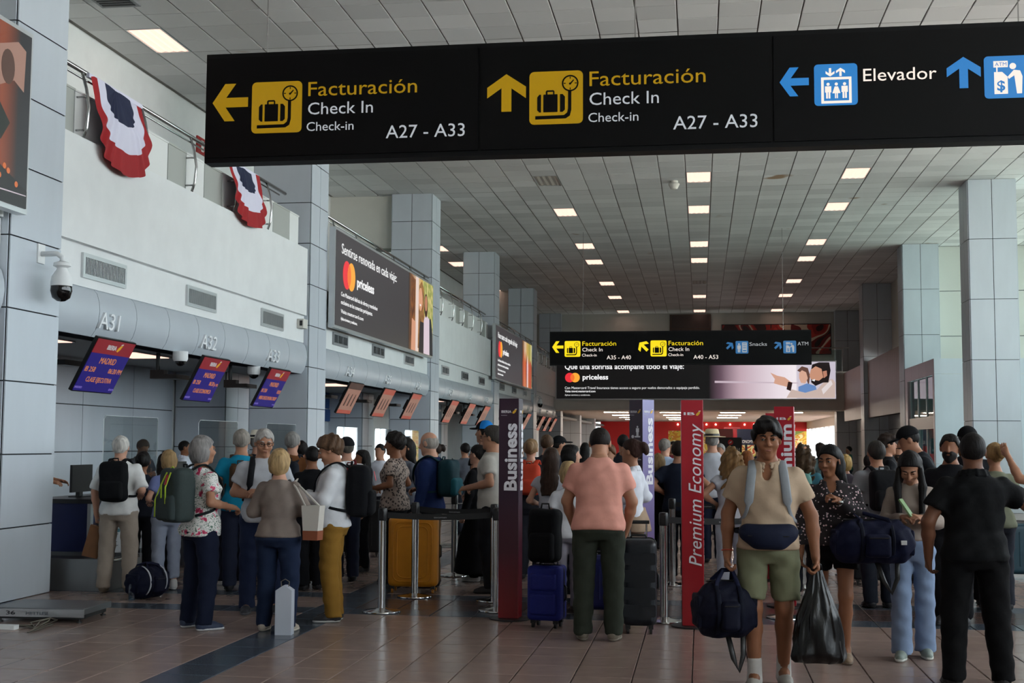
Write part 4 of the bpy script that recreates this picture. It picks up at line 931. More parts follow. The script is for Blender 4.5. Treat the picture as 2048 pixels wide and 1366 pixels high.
def bounds(prims, inf=0.):
    lo = np.full(3, 9.); hi = np.full(3, -9.)
    for p in prims:
        if p[0] == 'cone': a = np.minimum(p[1]-p[2], p[3]-p[4]); b = np.maximum(p[1]+p[2], p[3]+p[4])
        elif p[0] == 'ell':
            if p[5] == 's': continue
            a = p[1]-max(p[2]); b = p[1]+max(p[2])
        else:
            T = np.array(p[1]); m = T[:, 1:3].max()+abs(T[:, 3]).max(); e = np.array([p[3]+p[2]@V3(0, 0, T[0, 0]), p[3]+p[2]@V3(0, 0, T[-1, 0])]); a = e.min(0)-m; b = e.max(0)+m; a[2] = e[:, 2].min()-.03; b[2] = e[:, 2].max()+.03
        lo = np.minimum(lo, a); hi = np.maximum(hi, b)
    return lo-inf-.02, hi+inf+.02
def sdf_mesh(prims, h, inf=0., warp=None, clips=()):
    lo, hi = bounds(prims, inf); lo -= 2*h; hi += 2*h; f = Field(lo, hi, h)
    for p in prims: f.apply(p, inf)
    if warp: f.warp(*warp)
    for c, n in clips: f.clip(c, n)
    return f.mesh()
# --- materials for people
def skin_mat(c): return mat('skin_'+c, c, .55, spec=.3, var=.06, scale=14)
def cloth_mat(c, rough=.85): return mat('cloth_%s' % c, c, rough, spec=.15, var=.07, scale=9, bump=.55, bscale=11)
def hair_mat(c): return mat('hair_'+c, c, .62, spec=.2, var=.35, scale=40, bump=.6, bscale=70, stretch=(1, 1, .12))
def pattern_mat(kind):
    if 'pat_'+kind in MATS: return MATS['pat_'+kind]
    m = mat('pat_'+kind, '#ffffff', .85); nt = m.node_tree; b = nt.nodes['Principled BSDF']; L = nt.links
    tc = nt.nodes.new('ShaderNodeTexCoord'); v = nt.nodes.new('ShaderNodeTexVoronoi'); r = nt.nodes.new('ShaderNodeValToRGB'); e = r.color_ramp.elements
    n = nt.nodes.new('ShaderNodeTexNoise'); r2 = nt.nodes.new('ShaderNodeValToRGB'); mx = nt.nodes.new('ShaderNodeMix'); mx.data_type = 'RGBA'
    L.new(tc.outputs['Object'], v.inputs['Vector']); L.new(tc.outputs['Object'], n.inputs['Vector'])
    dn = nt.nodes.new('ShaderNodeTexNoise'); dn.inputs['Scale'].default_value = 22; dv = nt.nodes.new('ShaderNodeVectorMath'); dv.operation = 'MULTIPLY_ADD'; dv.inputs[1].default_value = (.09, .09, .09)
    if kind == 'floral': L.new(tc.outputs['Object'], dn.inputs['Vector']); L.new(dn.outputs['Color'], dv.inputs[0]); L.new(tc.outputs['Object'], dv.inputs[2]); L.new(dv.outputs[0], v.inputs['Vector'])
    def ramp(rr, stops):
        rr.color_ramp.interpolation = 'CONSTANT'; q = rr.color_ramp.elements
        while len(q) < len(stops): q.new(.5)
        for k, (p, c) in enumerate(stops): q[k].position = p; q[k].color = (*lin(c), 1)
    if kind == 'floral':
        v.inputs['Scale'].default_value = 13; v.inputs['Randomness'].default_value = 1; ramp(r, [(0, '#b0284e'), (.22, '#d8607e'), (.33, '#e8e4e2'), (.9, '#e8e4e2')]); n.inputs['Scale'].default_value = 26; n.inputs['Distortion'].default_value = 2.5
        ramp(r2, [(0, '#5a7a68'), (.40, '#e9e6e2'), (.62, '#7a8f86')]); L.new(v.outputs['Distance'], r.inputs[0]); L.new(n.outputs['Fac'], r2.inputs[0])
        gt = nt.nodes.new('ShaderNodeMath'); gt.operation = 'LESS_THAN'; gt.inputs[1].default_value = .33; L.new(v.outputs['Distance'], gt.inputs[0]); L.new(gt.outputs[0], mx.inputs[0]); L.new(r2.outputs[0], mx.inputs[6]); L.new(r.outputs[0], mx.inputs[7]); L.new(mx.outputs[2], b.inputs['Base Color'])
    elif kind == 'leopard':
        v.inputs['Scale'].default_value = 34; ramp(r, [(0, '#4a3a34'), (.28, '#1f1a1a'), (.42, '#9b8a80'), (.8, '#a8968a')]); L.new(v.outputs['Distance'], r.inputs[0]); L.new(r.outputs[0], b.inputs['Base Color'])
    elif kind == 'dots':
        v.inputs['Scale'].default_value = 38; ramp(r, [(0, '#c98a9a'), (.16, '#e0d0d0'), (.24, '#1a1216'), (.9, '#1a1216')]); L.new(v.outputs['Distance'], r.inputs[0]); L.new(r.outputs[0], b.inputs['Base Color'])
    return m
ARM = {'down': ((.235, -.03, 1.13), (.25, .05, .875), .5), 'belly': ((.25, -.05, 1.14), (.07, .21, 1.12), .7), 'bent': ((.25, -.06, 1.15), (.19, .2, 1.1), .7), 'chest': ((.24, .02, 1.16), (.06, .2, 1.3), .9),
       'phone': ((.22, .05, 1.13), (.07, .27, 1.18), .8), 'reach': ((.23, .16, 1.24), (.2, .4, 1.2), .4), 'grip': ((.25, -.03, 1.13), (.265, .03, .87), 1.15), 'hip': ((.34, -.1, 1.2), (.17, .06, 1.08), .6),
       'fold': ((.26, .02, 1.14), (-.02, .21, 1.16), .6), 'side': ((.40, .02, 1.26), (.60, .1, 1.16), .4), 'back': ((.24, -.12, 1.14), (.25, -.12, .88), .5), 'high': ((.3, .12, 1.4), (.3, .25, 1.62), .3), 'low': ((.21, .1, 1.13), (.16, .2, .9), .6)}
TORSO_M = [(.90, .160, .112, -.006), (.98, .155, .110, 0), (1.07, .150, .106, .004), (1.18, .160, .114, .006), (1.30, .172, .122, .004), (1.37, .168, .112, -.004), (1.42, .124, .092, -.012), (1.46, .082, .072, -.014), (1.50, .06, .058, -.01)]
TORSO_F = [(.90, .168, .118, -.012), (.98, .152, .104, -.002), (1.07, .133, .094, .004), (1.18, .142, .108, .014), (1.27, .155, .122, .020), (1.35, .148, .098, .000), (1.41, .106, .08, -.012), (1.455, .068, .06, -.014), (1.50, .05, .05, -.01)]
PEL_M = [(.81, .128, .09, -.012), (.88, .172, .124, -.014), (.96, .163, .114, -.002), (1.03, .150, .102, .002)]
PEL_F = [(.81, .135, .095, -.016), (.88, .182, .130, -.018), (.96, .166, .114, -.004), (1.03, .145, .098, .002)]
LODS = {0: (.017, .0064, .0058, .0135), 1: (.023, .0095, .0092, .0195), 2: (.03, .015, .015, .027)}
PEOPLE = {}
def hair_prims(style, lod):
    """prims in head space (origin chin) -> (prims, clips, warp)"""
    cr = ('ell', V3(0, -.016, .137), (.086, .106, .103), None, 0, 'u'); P = [cr]; W = (.0022, 60, 1.); E = []
    cut = [(V3(0, .086, .186), V3(0, .66, -.75))]
    if style == 'short': pass
    elif style == 'crop': P = [('ell', V3(0, -.016, .136), (.081, .100, .0985), None, 0, 'u')]; W = (.001, 60, 1.)
    elif style == 'bald': P = [('ell', V3(0, -.02, .12), (.0805, .099, .090), None, 0, 'u')]; cut = [(V3(0, .02, .10), V3(0, .9, -.1)), (V3(0, 0, .165), V3(0, 0, 1))]; W = (.0008, 50, 1)
    elif style == 'full': P = [('ell', V3(0, -.012, .145), (.092, .112, .112), None, 0, 'u'), ('ell', V3(.015, .062, .2), (.062, .05, .04), None, .03, 'u')]; W = (.006, 62, 2.); cut = [(V3(0, .094, .175), V3(0, .6, -.8))]
    elif style == 'curly': P = [('ell', V3(0, -.02, .14), (.100, .120, .115), None, 0, 'u')]; W = (.009, 75, 2.)
    elif style == 'bob': P += [('ell', V3(0, -.035, .09), (.094, .088, .10), None, .03, 'u')]; cut = [(V3(0, .086, .185), V3(0, .72, -.69)), (V3(0, .045, .10), V3(0, 1, 0.3))]; W = (.005, 55, 1.)
    elif style in ('long', 'longcurly', 'side'):
        P += [('ell', V3(0, -.045, .06), (.088, .075, .13), None, .03, 'u'), ('loft', [(-.26, .075, .028, -.115, 2.2), (-.12, .10, .045, -.095, 2.2), (0, .088, .06, -.06, 2.2), (.12, .07, .07, -.04, 2.2)], np.eye(3, dtype=np.float32), V3(0, 0, 0), .04)]
        cut = [(V3(0, .086, .19), V3(0, .80, -.6)), (V3(0, .04, .1), V3(0, 1, .25))]; W = (.003, 60, 1.) if style != 'longcurly' else (.014, 62, 2.)
        if style == 'side': E = [('cone', V3(e*.078, .035, .12), .022, V3(e*.088, .075, -.02), .028, .02, None) for e in (-1, 1)]+[('cone', V3(e*.088, .075, -.02), .028, V3(e*.085, .115, -.2), .02, .02, None) for e in (-1, 1)]
        if style == 'longcurly': P[1] = ('ell', V3(0, -.045, .03), (.13, .1, .17), None, .03, 'u')
    elif style == 'bun': E = [('ell', V3(0, -.125, .165), (.045, .04, .045), None, .02, 'u'), ('ell', V3(0.01, -.15, .13), (.035, .03, .05), None, .02, 'u')]; W = (.003, 60, 1.)
    return P, cut, W, E
def person(label, px, Y, top, face, sex='m', build=1., skin='#b98a6c', hair=('short', '#2a211d'), shirt=('#888888', 'short'), pants=('#333a48', 'long'), shoes=('#2b2b2e', '#1a1a1a'), R_='down', L_='down', lean=0, head=(0, 0), stride=0., spread=.0, lod=1, h=None, hem=.86, pat=None, belly=0., collar=False, glasses=None, hat=None, beard=None, jacket=None, skirt=None, off=(0, 0), bent=0., neckv=False, eyes=True, wrapz=0., sink=0., tuck=False, curlR=None, curlL=None, cat='person', twist=0., feet=True, loose=1., socks=None):
    fem = sex == 'f'; p = un(px, 889, y=Y); X = p[0]+off[0]
    h = h or (un(px, top, y=Y)[2]-.012); s = h/1.75; hb, hh, hn, hg = LODS[lod]
    root = thing('person', label, cat, (X, Y, sink), R(face)); g = build; ph = (px*.37) % 6.28
    Mt = rotz(R(twist)) @ rotx(-R(lean)); ot = V3(0, 0, .95); To = lambda q: ot+Mt@(V3(*q)-ot)
    tt = [(z, a*(g if .9 < z < 1.4 else 1+(g-1)*.5), b*g+(belly*math.exp(-((z-1.08)/.12)**2)), c+belly*.8*math.exp(-((z-1.08)/.12)**2)) for z, a, b, c in (TORSO_F if fem else TORSO_M)]
    pt = [(z, a*g, b*g+belly*.4*(z > .9), c) for z, a, b, c in (PEL_F if fem else PEL_M)]
    torso = [('loft', tt, Mt, ot-Mt@ot, .02)]; pel = [('loft', pt, np.eye(3, dtype=np.float32), V3(0, 0, 0), .05)]
    # head
    Mh = Mt @ rotz(R(head[0])) @ rotx(-R(head[1])); nb = To((0, -.012, 1.5)); oh = nb+Mt@V3(0, .0, .02)+Mh@V3(0, .018, -.024); HS = 1.10 if h > 1.45 else 1.22; He = lambda *q: oh+Mh@(V3(*q)*HS)
    hp = [('cone', To((0, -.016, 1.43)), (.060 if not fem else .048)*g, He(0, -.02, .045), (.056 if not fem else .046)*(.5+.5*g), .02, None),
          ('ell', He(0, -.016, .135), (.0745, .094, .0955), Mh, .02, 'u'), ('ell', He(0, .022, .068), (.056 if not fem else .052, .066, .066), Mh, .03, 'u'), ('ell', He(0, .068, .018), (.022, .018, .018), Mh, .03, 'u')]
    if lod < 2: hp += [('cone', He(0, .084, .128), .0085, He(0, .106, .09), .0125, .012, None), ('cone', He(.012, .094, .085), .008, He(-.012, .094, .085), .008, .01, None)]
    if lod == 0: hp += [('ell', He(.03, .088, .121), (.016, .014, .011), Mh, .012, 's'), ('ell', He(-.03, .088, .121), (.016, .014, .011), Mh, .012, 's'), ('cone', He(-.032, .079, .137), .008, He(.032, .079, .137), .008, .012, None),
                        ('ell', He(.04, .062, .085), (.022, .022, .022), Mh, .03, 'u'), ('ell', He(-.04, .062, .085), (.022, .022, .022), Mh, .03, 'u'), ('cone', He(-.016, .085, .056), .0065, He(.016, .085, .056), .0065, .008, None), ('cone', He(-.013, .083, .045), .0075, He(.013, .083, .045), .0075, .008, None)]
    for e in (-1, 1): hp.append(('ell', He(e*.076, -.004, .112), (.010, .022, .032), Mh, .008, 'u'))
    hp = [hp[0]]+[(q[0], q[1], q[2]*HS, q[3], q[4]*HS, q[5], q[6]) if q[0] == 'cone' else (q[0], q[1], tuple(v*HS for v in q[2]), q[3], q[4], q[5]) for q in hp[1:]]
    # arms
    ra, rf = (.050, .040) if not fem else (.042, .034); ra *= (1+(g-1)*.7); rf *= (1+(g-1)*.5)
    arms = []; hands = []; sleeves = []; slv = shirt[1] if shirt else 'none'; hb_boxes = []
    J = {}
    for sd, A, cu in ((1, R_, curlR), (-1, L_, curlL)):
        e, w, c = ARM[A] if isinstance(A, str) else A; c = c if cu is None else cu
        sw = (.150 if fem else .168)*(1+(g-1)*.55); S = To((sd*sw, -.012, 1.368)); E = To((sd*e[0]*(1+(g-1)*.5), e[1], e[2])); W = To((sd*w[0], w[1], w[2])) if abs(w[0]) < .3 or A in ('side',) else To((sd*w[0], w[1], w[2]))
        fd = (W-E)/np.linalg.norm(W-E); ud = (E-S)/np.linalg.norm(E-S); J[sd] = (S, E, W, fd)
        arms += [('cone', S, ra*1.06, E, rf, .05, None), ('cone', E, rf, E+.35*(W-E), rf*1.06, .03, None), ('cone', E+.35*(W-E), rf*1.06, W, rf*.68, .02, None)]
        n = np.cross(fd, V3(0, 0, 1)) if abs(fd[2]) < .8 else V3(sd, 0, 0); pn = V3(-sd*1., .25, 0) if abs(fd[2]) > .6 else V3(-sd*.5, 0, -.8)
        pn = Mt@pn; pn = pn-fd*(pn@fd); pn /= np.linalg.norm(pn); e2 = np.cross(fd, pn)*sd; e2 = e2 if e2@(Mt@V3(0, 1, .5)) > 0 else -e2
        hs = .92 if fem else 1.; P = []
        for q, (o_, ln) in enumerate(((.030, .95), (.010, 1.05), (-.010, .98), (-.028, .78))):
            K = W+fd*.088*hs+e2*o_*hs; P.append(('cone', W, .021*hs, K, .0125*hs, .012, None)); dr_ = fd.copy(); pt_ = K; rr = .0092*hs
            for sg, bend in zip((.042, .026, .02), (.75, 1., .7)):
                a_ = c*bend*(1+.08*q); dr_ = dr_*math.cos(a_)+pn*math.sin(a_)*1.; dr_ = dr_/np.linalg.norm(dr_); nx = pt_+dr_*sg*ln*hs; P.append(('cone', pt_, rr, nx, rr*.9, .003, None)); pt_ = nx; rr *= .92; pn_ = pn
                pn2 = pn-dr_*(pn@dr_); pn = pn2/(np.linalg.norm(pn2)+1e-6) if np.linalg.norm(pn2) > .2 else -fd
            pn = Mt@(V3(-sd*1., .25, 0) if abs(fd[2]) > .6 else V3(-sd*.5, 0, -.8)); pn = pn-fd*(pn@fd); pn /= np.linalg.norm(pn)
        b0 = W+fd*.03+e2*.024; b1 = b0+(fd*.65+e2*.6+pn*.35)*.042; P += [('cone', W+fd*.01, .018, b0, .016, .012, None), ('cone', b0, .0135, b1, .0105, .006, None), ('cone', b1, .0105, b1+(fd*.8+e2*.15+pn*(.3+.3*c))*.034, .0085, .004, None)]
        hands.append(P)
        f = {'short': .62, 'none': 0, 'cap': .35, 'long': 2., 'elbow': .95, 'three': 1.55}[slv]
        lo_ = loose
        if f > 0 and f <= 1:
            en = S+f*(E-S); sleeves.append(('cone', S, (ra*1.08+.003), S+(f+.25)*(E-S), ra*1.04+.010*lo_, .04, [(en, ud)]))
        elif f > 1:
            en = E+(f-1)*.97*(W-E); sleeves += [('cone', S, ra*1.08+.003, E, rf+.008*lo_, .04, None), ('cone', E, rf+.008*lo_, W+.1*(W-E), rf*.75+.006*lo_, .03, [(en, fd)])]
    # legs
    legs = []; pls = []; feet_ = []; ln = pants[1] if pants else 'long'
    for sd in (1, -1):
        fy = stride*sd; Hp = V3(sd*.092*g, -.005, .89); An = V3(sd*(.095+spread), fy-.03+(-.04 if fy < -.05 else 0), .085+(.05 if fy < -.1 else 0)); Kn = (Hp+An)/2+V3(sd*.004, .035+.06*abs(stride)+bent*(sd > 0), .035)
        rt, rk, rc, ran = (.084, .056, .056, .038) if not fem else (.086, .054, .052, .034); rt *= g; rk *= 1+(g-1)*.6
        legs += [('cone', Hp, rt, Kn, rk, .05, None), ('cone', Kn, rk, Kn+.3*(An-Kn)+V3(0, -.012, 0), rc, .03, None), ('cone', Kn+.3*(An-Kn)+V3(0, -.012, 0), rc, An, ran, .03, None), ('cone', An, ran, An+V3(sd*.012, .12, -.045), .028, .03, None)]
        ld = (An-Kn)/np.linalg.norm(An-Kn)
        if ln in ('long', 'wide', 'crop'):
            wd = .035 if ln == 'wide' else .018; en = An+V3(0, 0, -.035 if ln != 'crop' else .06)
            pls += [('cone', Hp, rt+.008, Kn, rk+.016*lo_, .02, None), ('cone', Kn, rk+.018*lo_, An+.15*(An-Kn), ran+wd+.008, .02, [(en, V3(0, 0, -1))])]
        elif ln in ('shorts', 'mini'):
            f = .86 if ln == 'shorts' else .42; en = Hp+f*(Kn-Hp); pls.append(('cone', Hp, rt+.004, Kn+V3(sd*.012, 0, 0), rk+.024, .004, [(en, (Kn-Hp)/np.linalg.norm(Kn-Hp))]))
        feet_.append((An, fy))
    skn = skin_mat(skin)
    btor = [('loft', [(z, a-.008, b-.008, c) if z < 1.44 else (z, a, b, c) for z, a, b, c in tt], Mt, ot-Mt@ot, .02)] if shirt else torso
    bpel = [('loft', [(z, a-.014, b-.014, c) for z, a, b, c in pt], np.eye(3, dtype=np.float32), V3(0, 0, 0), .02)]
    blegs = [(q[0], q[1], q[2]-.014, q[3], q[4]-(.004 if ln not in ('shorts', 'mini') else 0), .02, None) if k % 4 == 0 else q for k, q in enumerate(legs)]
    body = btor+bpel+hp+arms+sum(hands, [])+blegs
    V, Q = sdf_mesh(btor+bpel+hp+arms+blegs+(sum(hands, []) if lod == 2 else []), hb)
    def inbox(q, lo, hi): return ((q > lo) & (q < hi)).all(1)
    parts = []; drop = np.zeros(len(V), bool); chunks = []
    if lod < 2:
        c = He(0, 0, .11); chunks.append((c-V3(.125, .15, .15), c+V3(.125, .15, .17), hh))
        for P in hands:
            a, b = bounds(P); chunks.append((a-.004, b+.004, hn))
    for a, b, hx in chunks: drop |= inbox(V, a+hb*1.2, b-hb*1.2)
    Q = Q[~drop[Q].any(1)]; VV = [V]; QQ = [Q]; o = len(V)
    for a, b, hx in chunks:
        f = Field(a, b, hx)
        for pr in body: f.apply(pr)
        v, q = f.mesh(); VV.append(v); QQ.append(q+o); o += len(v)
    V = np.concatenate(VV)*s; Q = np.concatenate(QQ); link('body', np_mesh('body', V, Q, skn), root)
    nz = To((0, 0, 1.0)); up = Mt@V3(0, 0, 1)
    def part(name, prims, hx, m, inf=0., warp=None, clips=(), label=None):
        v, q = sdf_mesh(prims, hx, inf, warp, clips); o = link(name, np_mesh(name, v*s, q, m), root)
        if label: o['label'] = label
        return o
    if shirt:
        m = pattern_mat(pat) if pat else cloth_mat(shirt[0]); base = [(z, a, b, c) for z, a, b, c in tt]
        zt = 1.468 if not fem else 1.45; tl = [q for q in base if q[0] <= zt]+[(zt, *[np.interp(zt, [q[0] for q in base], [q[k] for q in base]) for k in (1, 2, 3)])]
        def wide(z): 
            q = [float(np.interp(z, [q[0] for q in base], [q[k] for q in base])) for k in (1, 2, 3)]
            if not tuck and z < 1.04: e = [float(np.interp(z, [q[0] for q in pt], [q[k] for q in pt])) for k in (1, 2, 3)]; q = [max(q[0], e[0])+.012+wrapz, max(q[1], e[1])+.012+wrapz, (q[2]+e[2])/2]
            return (z, *q)
        tl = [wide(z) for z in sorted([hem-.02, .86, .90, .94, .98, 1.02, 1.07]) if z > hem-.03]+[q for q in tl if q[0] > 1.1]
        prs = [('loft', tl, Mt, ot-Mt@ot, .02)]+sleeves; cl = [(To((0, 0, hem)), -up)]
        if neckv: prs.append(('ell', To((0, .10, 1.46)), (.026, .09, .095), Mt, .006, 's'))
        part('shirt' if not skirt else 'top', prs, hg, m, .013 if not tuck else .010, (.0042*loose, 36, ph, .8), cl)
        if collar:
            cm = cloth_mat(shirt[0]) if not pat else m; pr = []
            rr, zz = (.080, 1.474) if not fem else (.066, 1.452)
            for k in range(10):
                for t_ in (0, .5, 1):
                    qs = []
                    for a0 in (106+32.8*k, 106+32.8*(k+1)):
                        c_, s_ = math.cos(R(a0)), math.sin(R(a0)); rq = rr*(.5+.5*g)+.02*t_; qs.append(To((rq*c_, -.012+(rq-.002)*s_, zz-.016*s_-.034*t_-.014*t_*max(0, s_))))
                    pr.append(('cone', qs[0], .0115-.003*t_, qs[1], .0115-.003*t_, .012, None))
            part('collar', pr, .006 if lod == 0 else .009, cm)
    if pants:
        wz = 1.0 if not tuck else 1.03; pl = pel[0][1]; prs = [('loft', pl, np.eye(3, dtype=np.float32), V3(0, 0, 0), .04)]+pls
        part('trousers' if ln in ('long', 'wide', 'crop') else 'shorts', prs, hg, cloth_mat(pants[0]), .010, (.0042, 34, ph+1, 1.3), [(V3(0, 0, wz), V3(0, 0, 1))])
    if skirt:
        c, z0, w0 = skirt; part('skirt', [('loft', [(z0, w0, w0*.8, 0), (.5*(z0+.9), (w0+.19)*.5, (w0*.8+.135)*.5, 0), (.9, .185, .135, -.01), (1.05, .15, .11, 0)], np.eye(3, dtype=np.float32), V3(0, 0, 0), .03)], hg, cloth_mat(c), .008, (.008, 14, ph))
    if jacket:
        prs = [('loft', [(.86, .195*g, .14*g, 0)]+[q for q in tt if q[0] < 1.48], Mt, ot-Mt@ot, .02)]+sleeves; part('jacket', prs, hg, cloth_mat(jacket), .024, (.005, 34, ph), [(To((0, 0, .88)), -up)])
    if shoes and feet:
        for sd, (An, fy) in zip((1, -1), feet_):
            a = An*1; a[2] = 0; lift = An[2]-.085; tilt = rotx(R(-28)) if lift > .02 else np.eye(3, dtype=np.float32)
            tp = rotz(R(-8*sd)) @ tilt; F = lambda x, y, z: a+V3(0, 0, lift*.6)+tp@V3(x, y, z)
            pr = [('cone', F(0, -.035, .045), .042, F(0, .08, .035), .043, .02, None), ('cone', F(0, .08, .035), .043, F(0, .155, .022), .034, .03, None), ('cone', F(0, -.02, .06), .042, F(0, -.01, .10), .046, .03, None)]
            o1 = part('shoe', pr, .011 if lod == 0 else .018, mat('shoe_'+shoes[0], shoes[0], .6), 0, None, [(F(0, 0, .012), -(tp@V3(0, 0, 1)))])
            v, q = sdf_mesh(pr[:2], .011 if lod == 0 else .018, .005, None, [(F(0, 0, .026), tp@V3(0, 0, 1)), (F(0, 0, .0), -(tp@V3(0, 0, 1)))]); so = link('sole', np_mesh('sole', v*s, q, mat('sole_'+shoes[1], shoes[1], .6)), o1)
    if socks:
        for (An, fy), sd in zip(feet_, (1, -1)): part('sock', [('cone', An+V3(0, 0, -.03), .05, An+V3(0, .005, .13), .046, .01, [(An+V3(0, 0, .12), V3(0, 0, 1))])], .010, cloth_mat(socks))
    # hair, hat, face details
    if hair:
        Pn, cut, W, E = hair_prims(hair[0], lod)
        if hair[0] == 'side':
            dn = Mh.T@V3(0, 0, -1); fw = Mh.T@Mt@V3(0, 1, 0); E = []
            for e in (-1, 1):
                q0 = V3(e*.08, .03, .115); q1 = q0+dn*.13+V3(e*.012, 0, 0)+fw*.01; q2 = q1+dn*.2+fw*.045+V3(e*-.01, 0, 0); E += [('cone', q0, .02, q1, .03, .02, None), ('cone', q1, .03, q2, .022, .02, None)]
        hx = .0085 if lod == 0 else .0115 if lod == 1 else .016
        lo, hi = bounds(Pn+E); f = Field(lo-.02, hi+.02, hx)
        for q in Pn: f.apply(q)
        f.warp(W[0], W[1], ph, .25)
        if hair[0] in ('long', 'longcurly', 'bob', 'side'):
            # keep the mass behind the ears below the brow, drape over the shoulders
            x, y, z = f.ax[0][:, None, None], f.ax[1][None, :, None], f.ax[2][None, None, :]
            c1 = (z-.19)*-.75+(y-.086)*.66; c2 = np.where(z < .14, y-.03+np.maximum(0, .0), -9)
            f.D = np.maximum(f.D, np.where(z > .12, c1, y-.022).astype(np.float32)+0*x)
        else:
            x = f.ax[0][:, None, None]; f.D += 0
            for c, n in cut:
                y, z = f.ax[1][None, :, None], f.ax[2][None, None, :]
                f.D = np.maximum(f.D, ((y-c[1])*n[1]+(z-c[2])*n[2]+.007*np.sin(95*x+ph)+.004*np.sin(230*x)-.25*np.maximum(0, np.abs(x)-.055)).astype(np.float32))
            if hair[0] != 'bald': f.clip(V3(0, 0, .03), V3(0, 0, -1))
        for q in E: f.apply(q)
        v, q = f.mesh(); v = v*HS@Mh.T+oh; link('hair', np_mesh('hair', v*s, q, hair_mat(hair[1])), root)
    def hmesh(name, mb, m, smooth=True):
        mb.v = [tuple((oh+Mh@(V3(*q)*HS))*s) for q in mb.v]; return mb.build(name, m, root, 'all' if smooth else False)
    if lod == 0 and eyes:
        for e in (-1, 1):
            mb = MB().lathe([(.0005, -.0105), (.006, -.0088), (.0098, -.004), (.0105, 0), (.0098, .004), (.006, .0088), (.0005, .0105)], 12, (e*.031, .0775, .1205)); o1 = hmesh('eye', mb, mat('eye_white', '#8f8880', .25))
            mb = MB().add([(e*.031+.0062*math.cos(t), .0872, .1205+.0062*math.sin(t)) for t in np.linspace(0, 2*PI, 10, False)]+[(e*.031, .0885, .1205)], [(i, (i+1) % 10, 10) for i in range(10)]); mb.v = [tuple((oh+Mh@(V3(*q)*HS))*s) for q in mb.v]; mb.build('iris', mat('iris_brown', '#1c100a', .2), o1)
            hmesh('eyebrow', MB().tube([(e*.014, .0905, .139), (e*.03, .090, .145), (e*.05, .077, .140)], [(.003, .0045), (.003, .005), (.002, .003)], 6), hair_mat(hair[1] if hair else '#333333'))
            lid = MB().tube([(e*.016, .0855, .1245), (e*.031, .0890, .1285), (e*.047, .082, .1245)], [(.004, .003), (.005, .005), (.004, .003)], 6); hmesh('eyelid', lid, skn)
        hmesh('lips', MB().tube([(-.023, .079, .0505), (-.010, .0915, .054), (0, .093, .0525), (.010, .0915, .054), (.023, .079, .0505)], [(.002, .003), (.0035, .005), (.0035, .005), (.0035, .005), (.002, .003)], 6), mat('lips_'+skin, '#8a5348', .5))
    if beard:
        f = Field(V3(-.09, -.06, -.03), V3(.09, .13, .12), .009); f.apply(('ell', V3(0, .024, .062), (.062, .074, .066), None, 0, 'u')); f.apply(('ell', V3(0, .068, .012), (.028, .026, .026), None, .03, 'u')); f.apply(('ell', V3(0, .10, .058), (.02, .03, .009), None, .004, 's')); f.clip(V3(0, .05, .078), V3(0, -.35, .94)); f.clip(V3(0, -.01, 0), V3(0, -1, -.3)); v, q = f.mesh(); link('beard', np_mesh('beard', (v*HS@Mh.T+oh)*s, q, hair_mat(beard)), root)
    if glasses:
        zz, yy = (.118, .094) if glasses != 'up' else (.205, .075); mb = MB()
        for e in (-1, 1):
            mb.tube([(e*.033+.021*math.cos(t), yy+.004-.004*abs(math.cos(t)), zz+.016*math.sin(t)) for t in np.linspace(0, 2*PI, 13)], .0022, 5, cap=False); mb.tube([(e*.054, yy-.002, zz+.005), (e*.078, yy-.05, zz+.006), (e*.08, -.01, zz-.002)], .002, 5)
            if glasses == 'up': mb.add([(e*.033+.02*math.cos(t), yy+.004, zz+.015*math.sin(t)) for t in np.linspace(0, 2*PI, 12, False)], [tuple(range(12))])
        mb.tube([(-.012, yy+.004, zz+.004), (.012, yy+.004, zz+.004)], .002, 5); hmesh('glasses', mb, M_black)
    if hat:
        kd, c = hat[:2]
        if kd == 'straw':
            pr = [(.165, .168), (.17, .172), (.10, .178), (.092, .182), (.088, .22), (.078, .262), (.055, .27), (.004, .262)]; mb = MB().lathe(pr, 24, (0, -.012, 0)); o1 = hmesh('hat', mb, mat('straw_'+c, c, .8, var=.1, scale=60), True)
            mb = MB().lathe([(.0935, .183), (.0925, .207), (.091, .208), (.09, .183)], 24, (0, -.012, 0)); mb.v = [tuple((oh+Mh@(V3(*q)*HS))*s) for q in mb.v]; mb.build('hat_band', M_black, o1)
        else:
            f = Field(V3(-.11, -.14, .1), V3(.11, .24, .27), .009); f.apply(('ell', V3(0, -.014, .15), (.09, .108, .10), None, 0, 'u')); f.clip(V3(0, 0, .152), V3(0, .1, -1)); f.apply(('ell', V3(0, .115, .157), (.07, .075, .012), None, .008, 'u')); v, q = f.mesh(); link('cap', np_mesh('cap', (v*HS@Mh.T+oh)*s, q, cloth_mat(c)), root)
            if len(hat) > 2: hmesh('cap_panel', MB().grid(lambda u, v: (math.sin(PI*(u-.5))*.0935*math.cos(v*1.2), -.014+math.cos(PI*(u-.5))*-.112*math.cos(v*1.2), .155+.1*math.sin(v*1.2)), 8, 5), cloth_mat(hat[2]))
    D = dict(root=root, s=s, To=To, Mt=Mt, tt=tt, J=J, X=X, Y=Y, face=face, hb=hb, g=g)
    PEOPLE[label] = D; return D
def wpt(D, q):
    """person-local (1.75 m frame) point to world"""
    q = np.array(q)*D['s']; a = R(D['face']); return np.array([D['X']+q[0]*math.cos(a)-q[1]*math.sin(a), D['Y']+q[0]*math.sin(a)+q[1]*math.cos(a), q[2]])
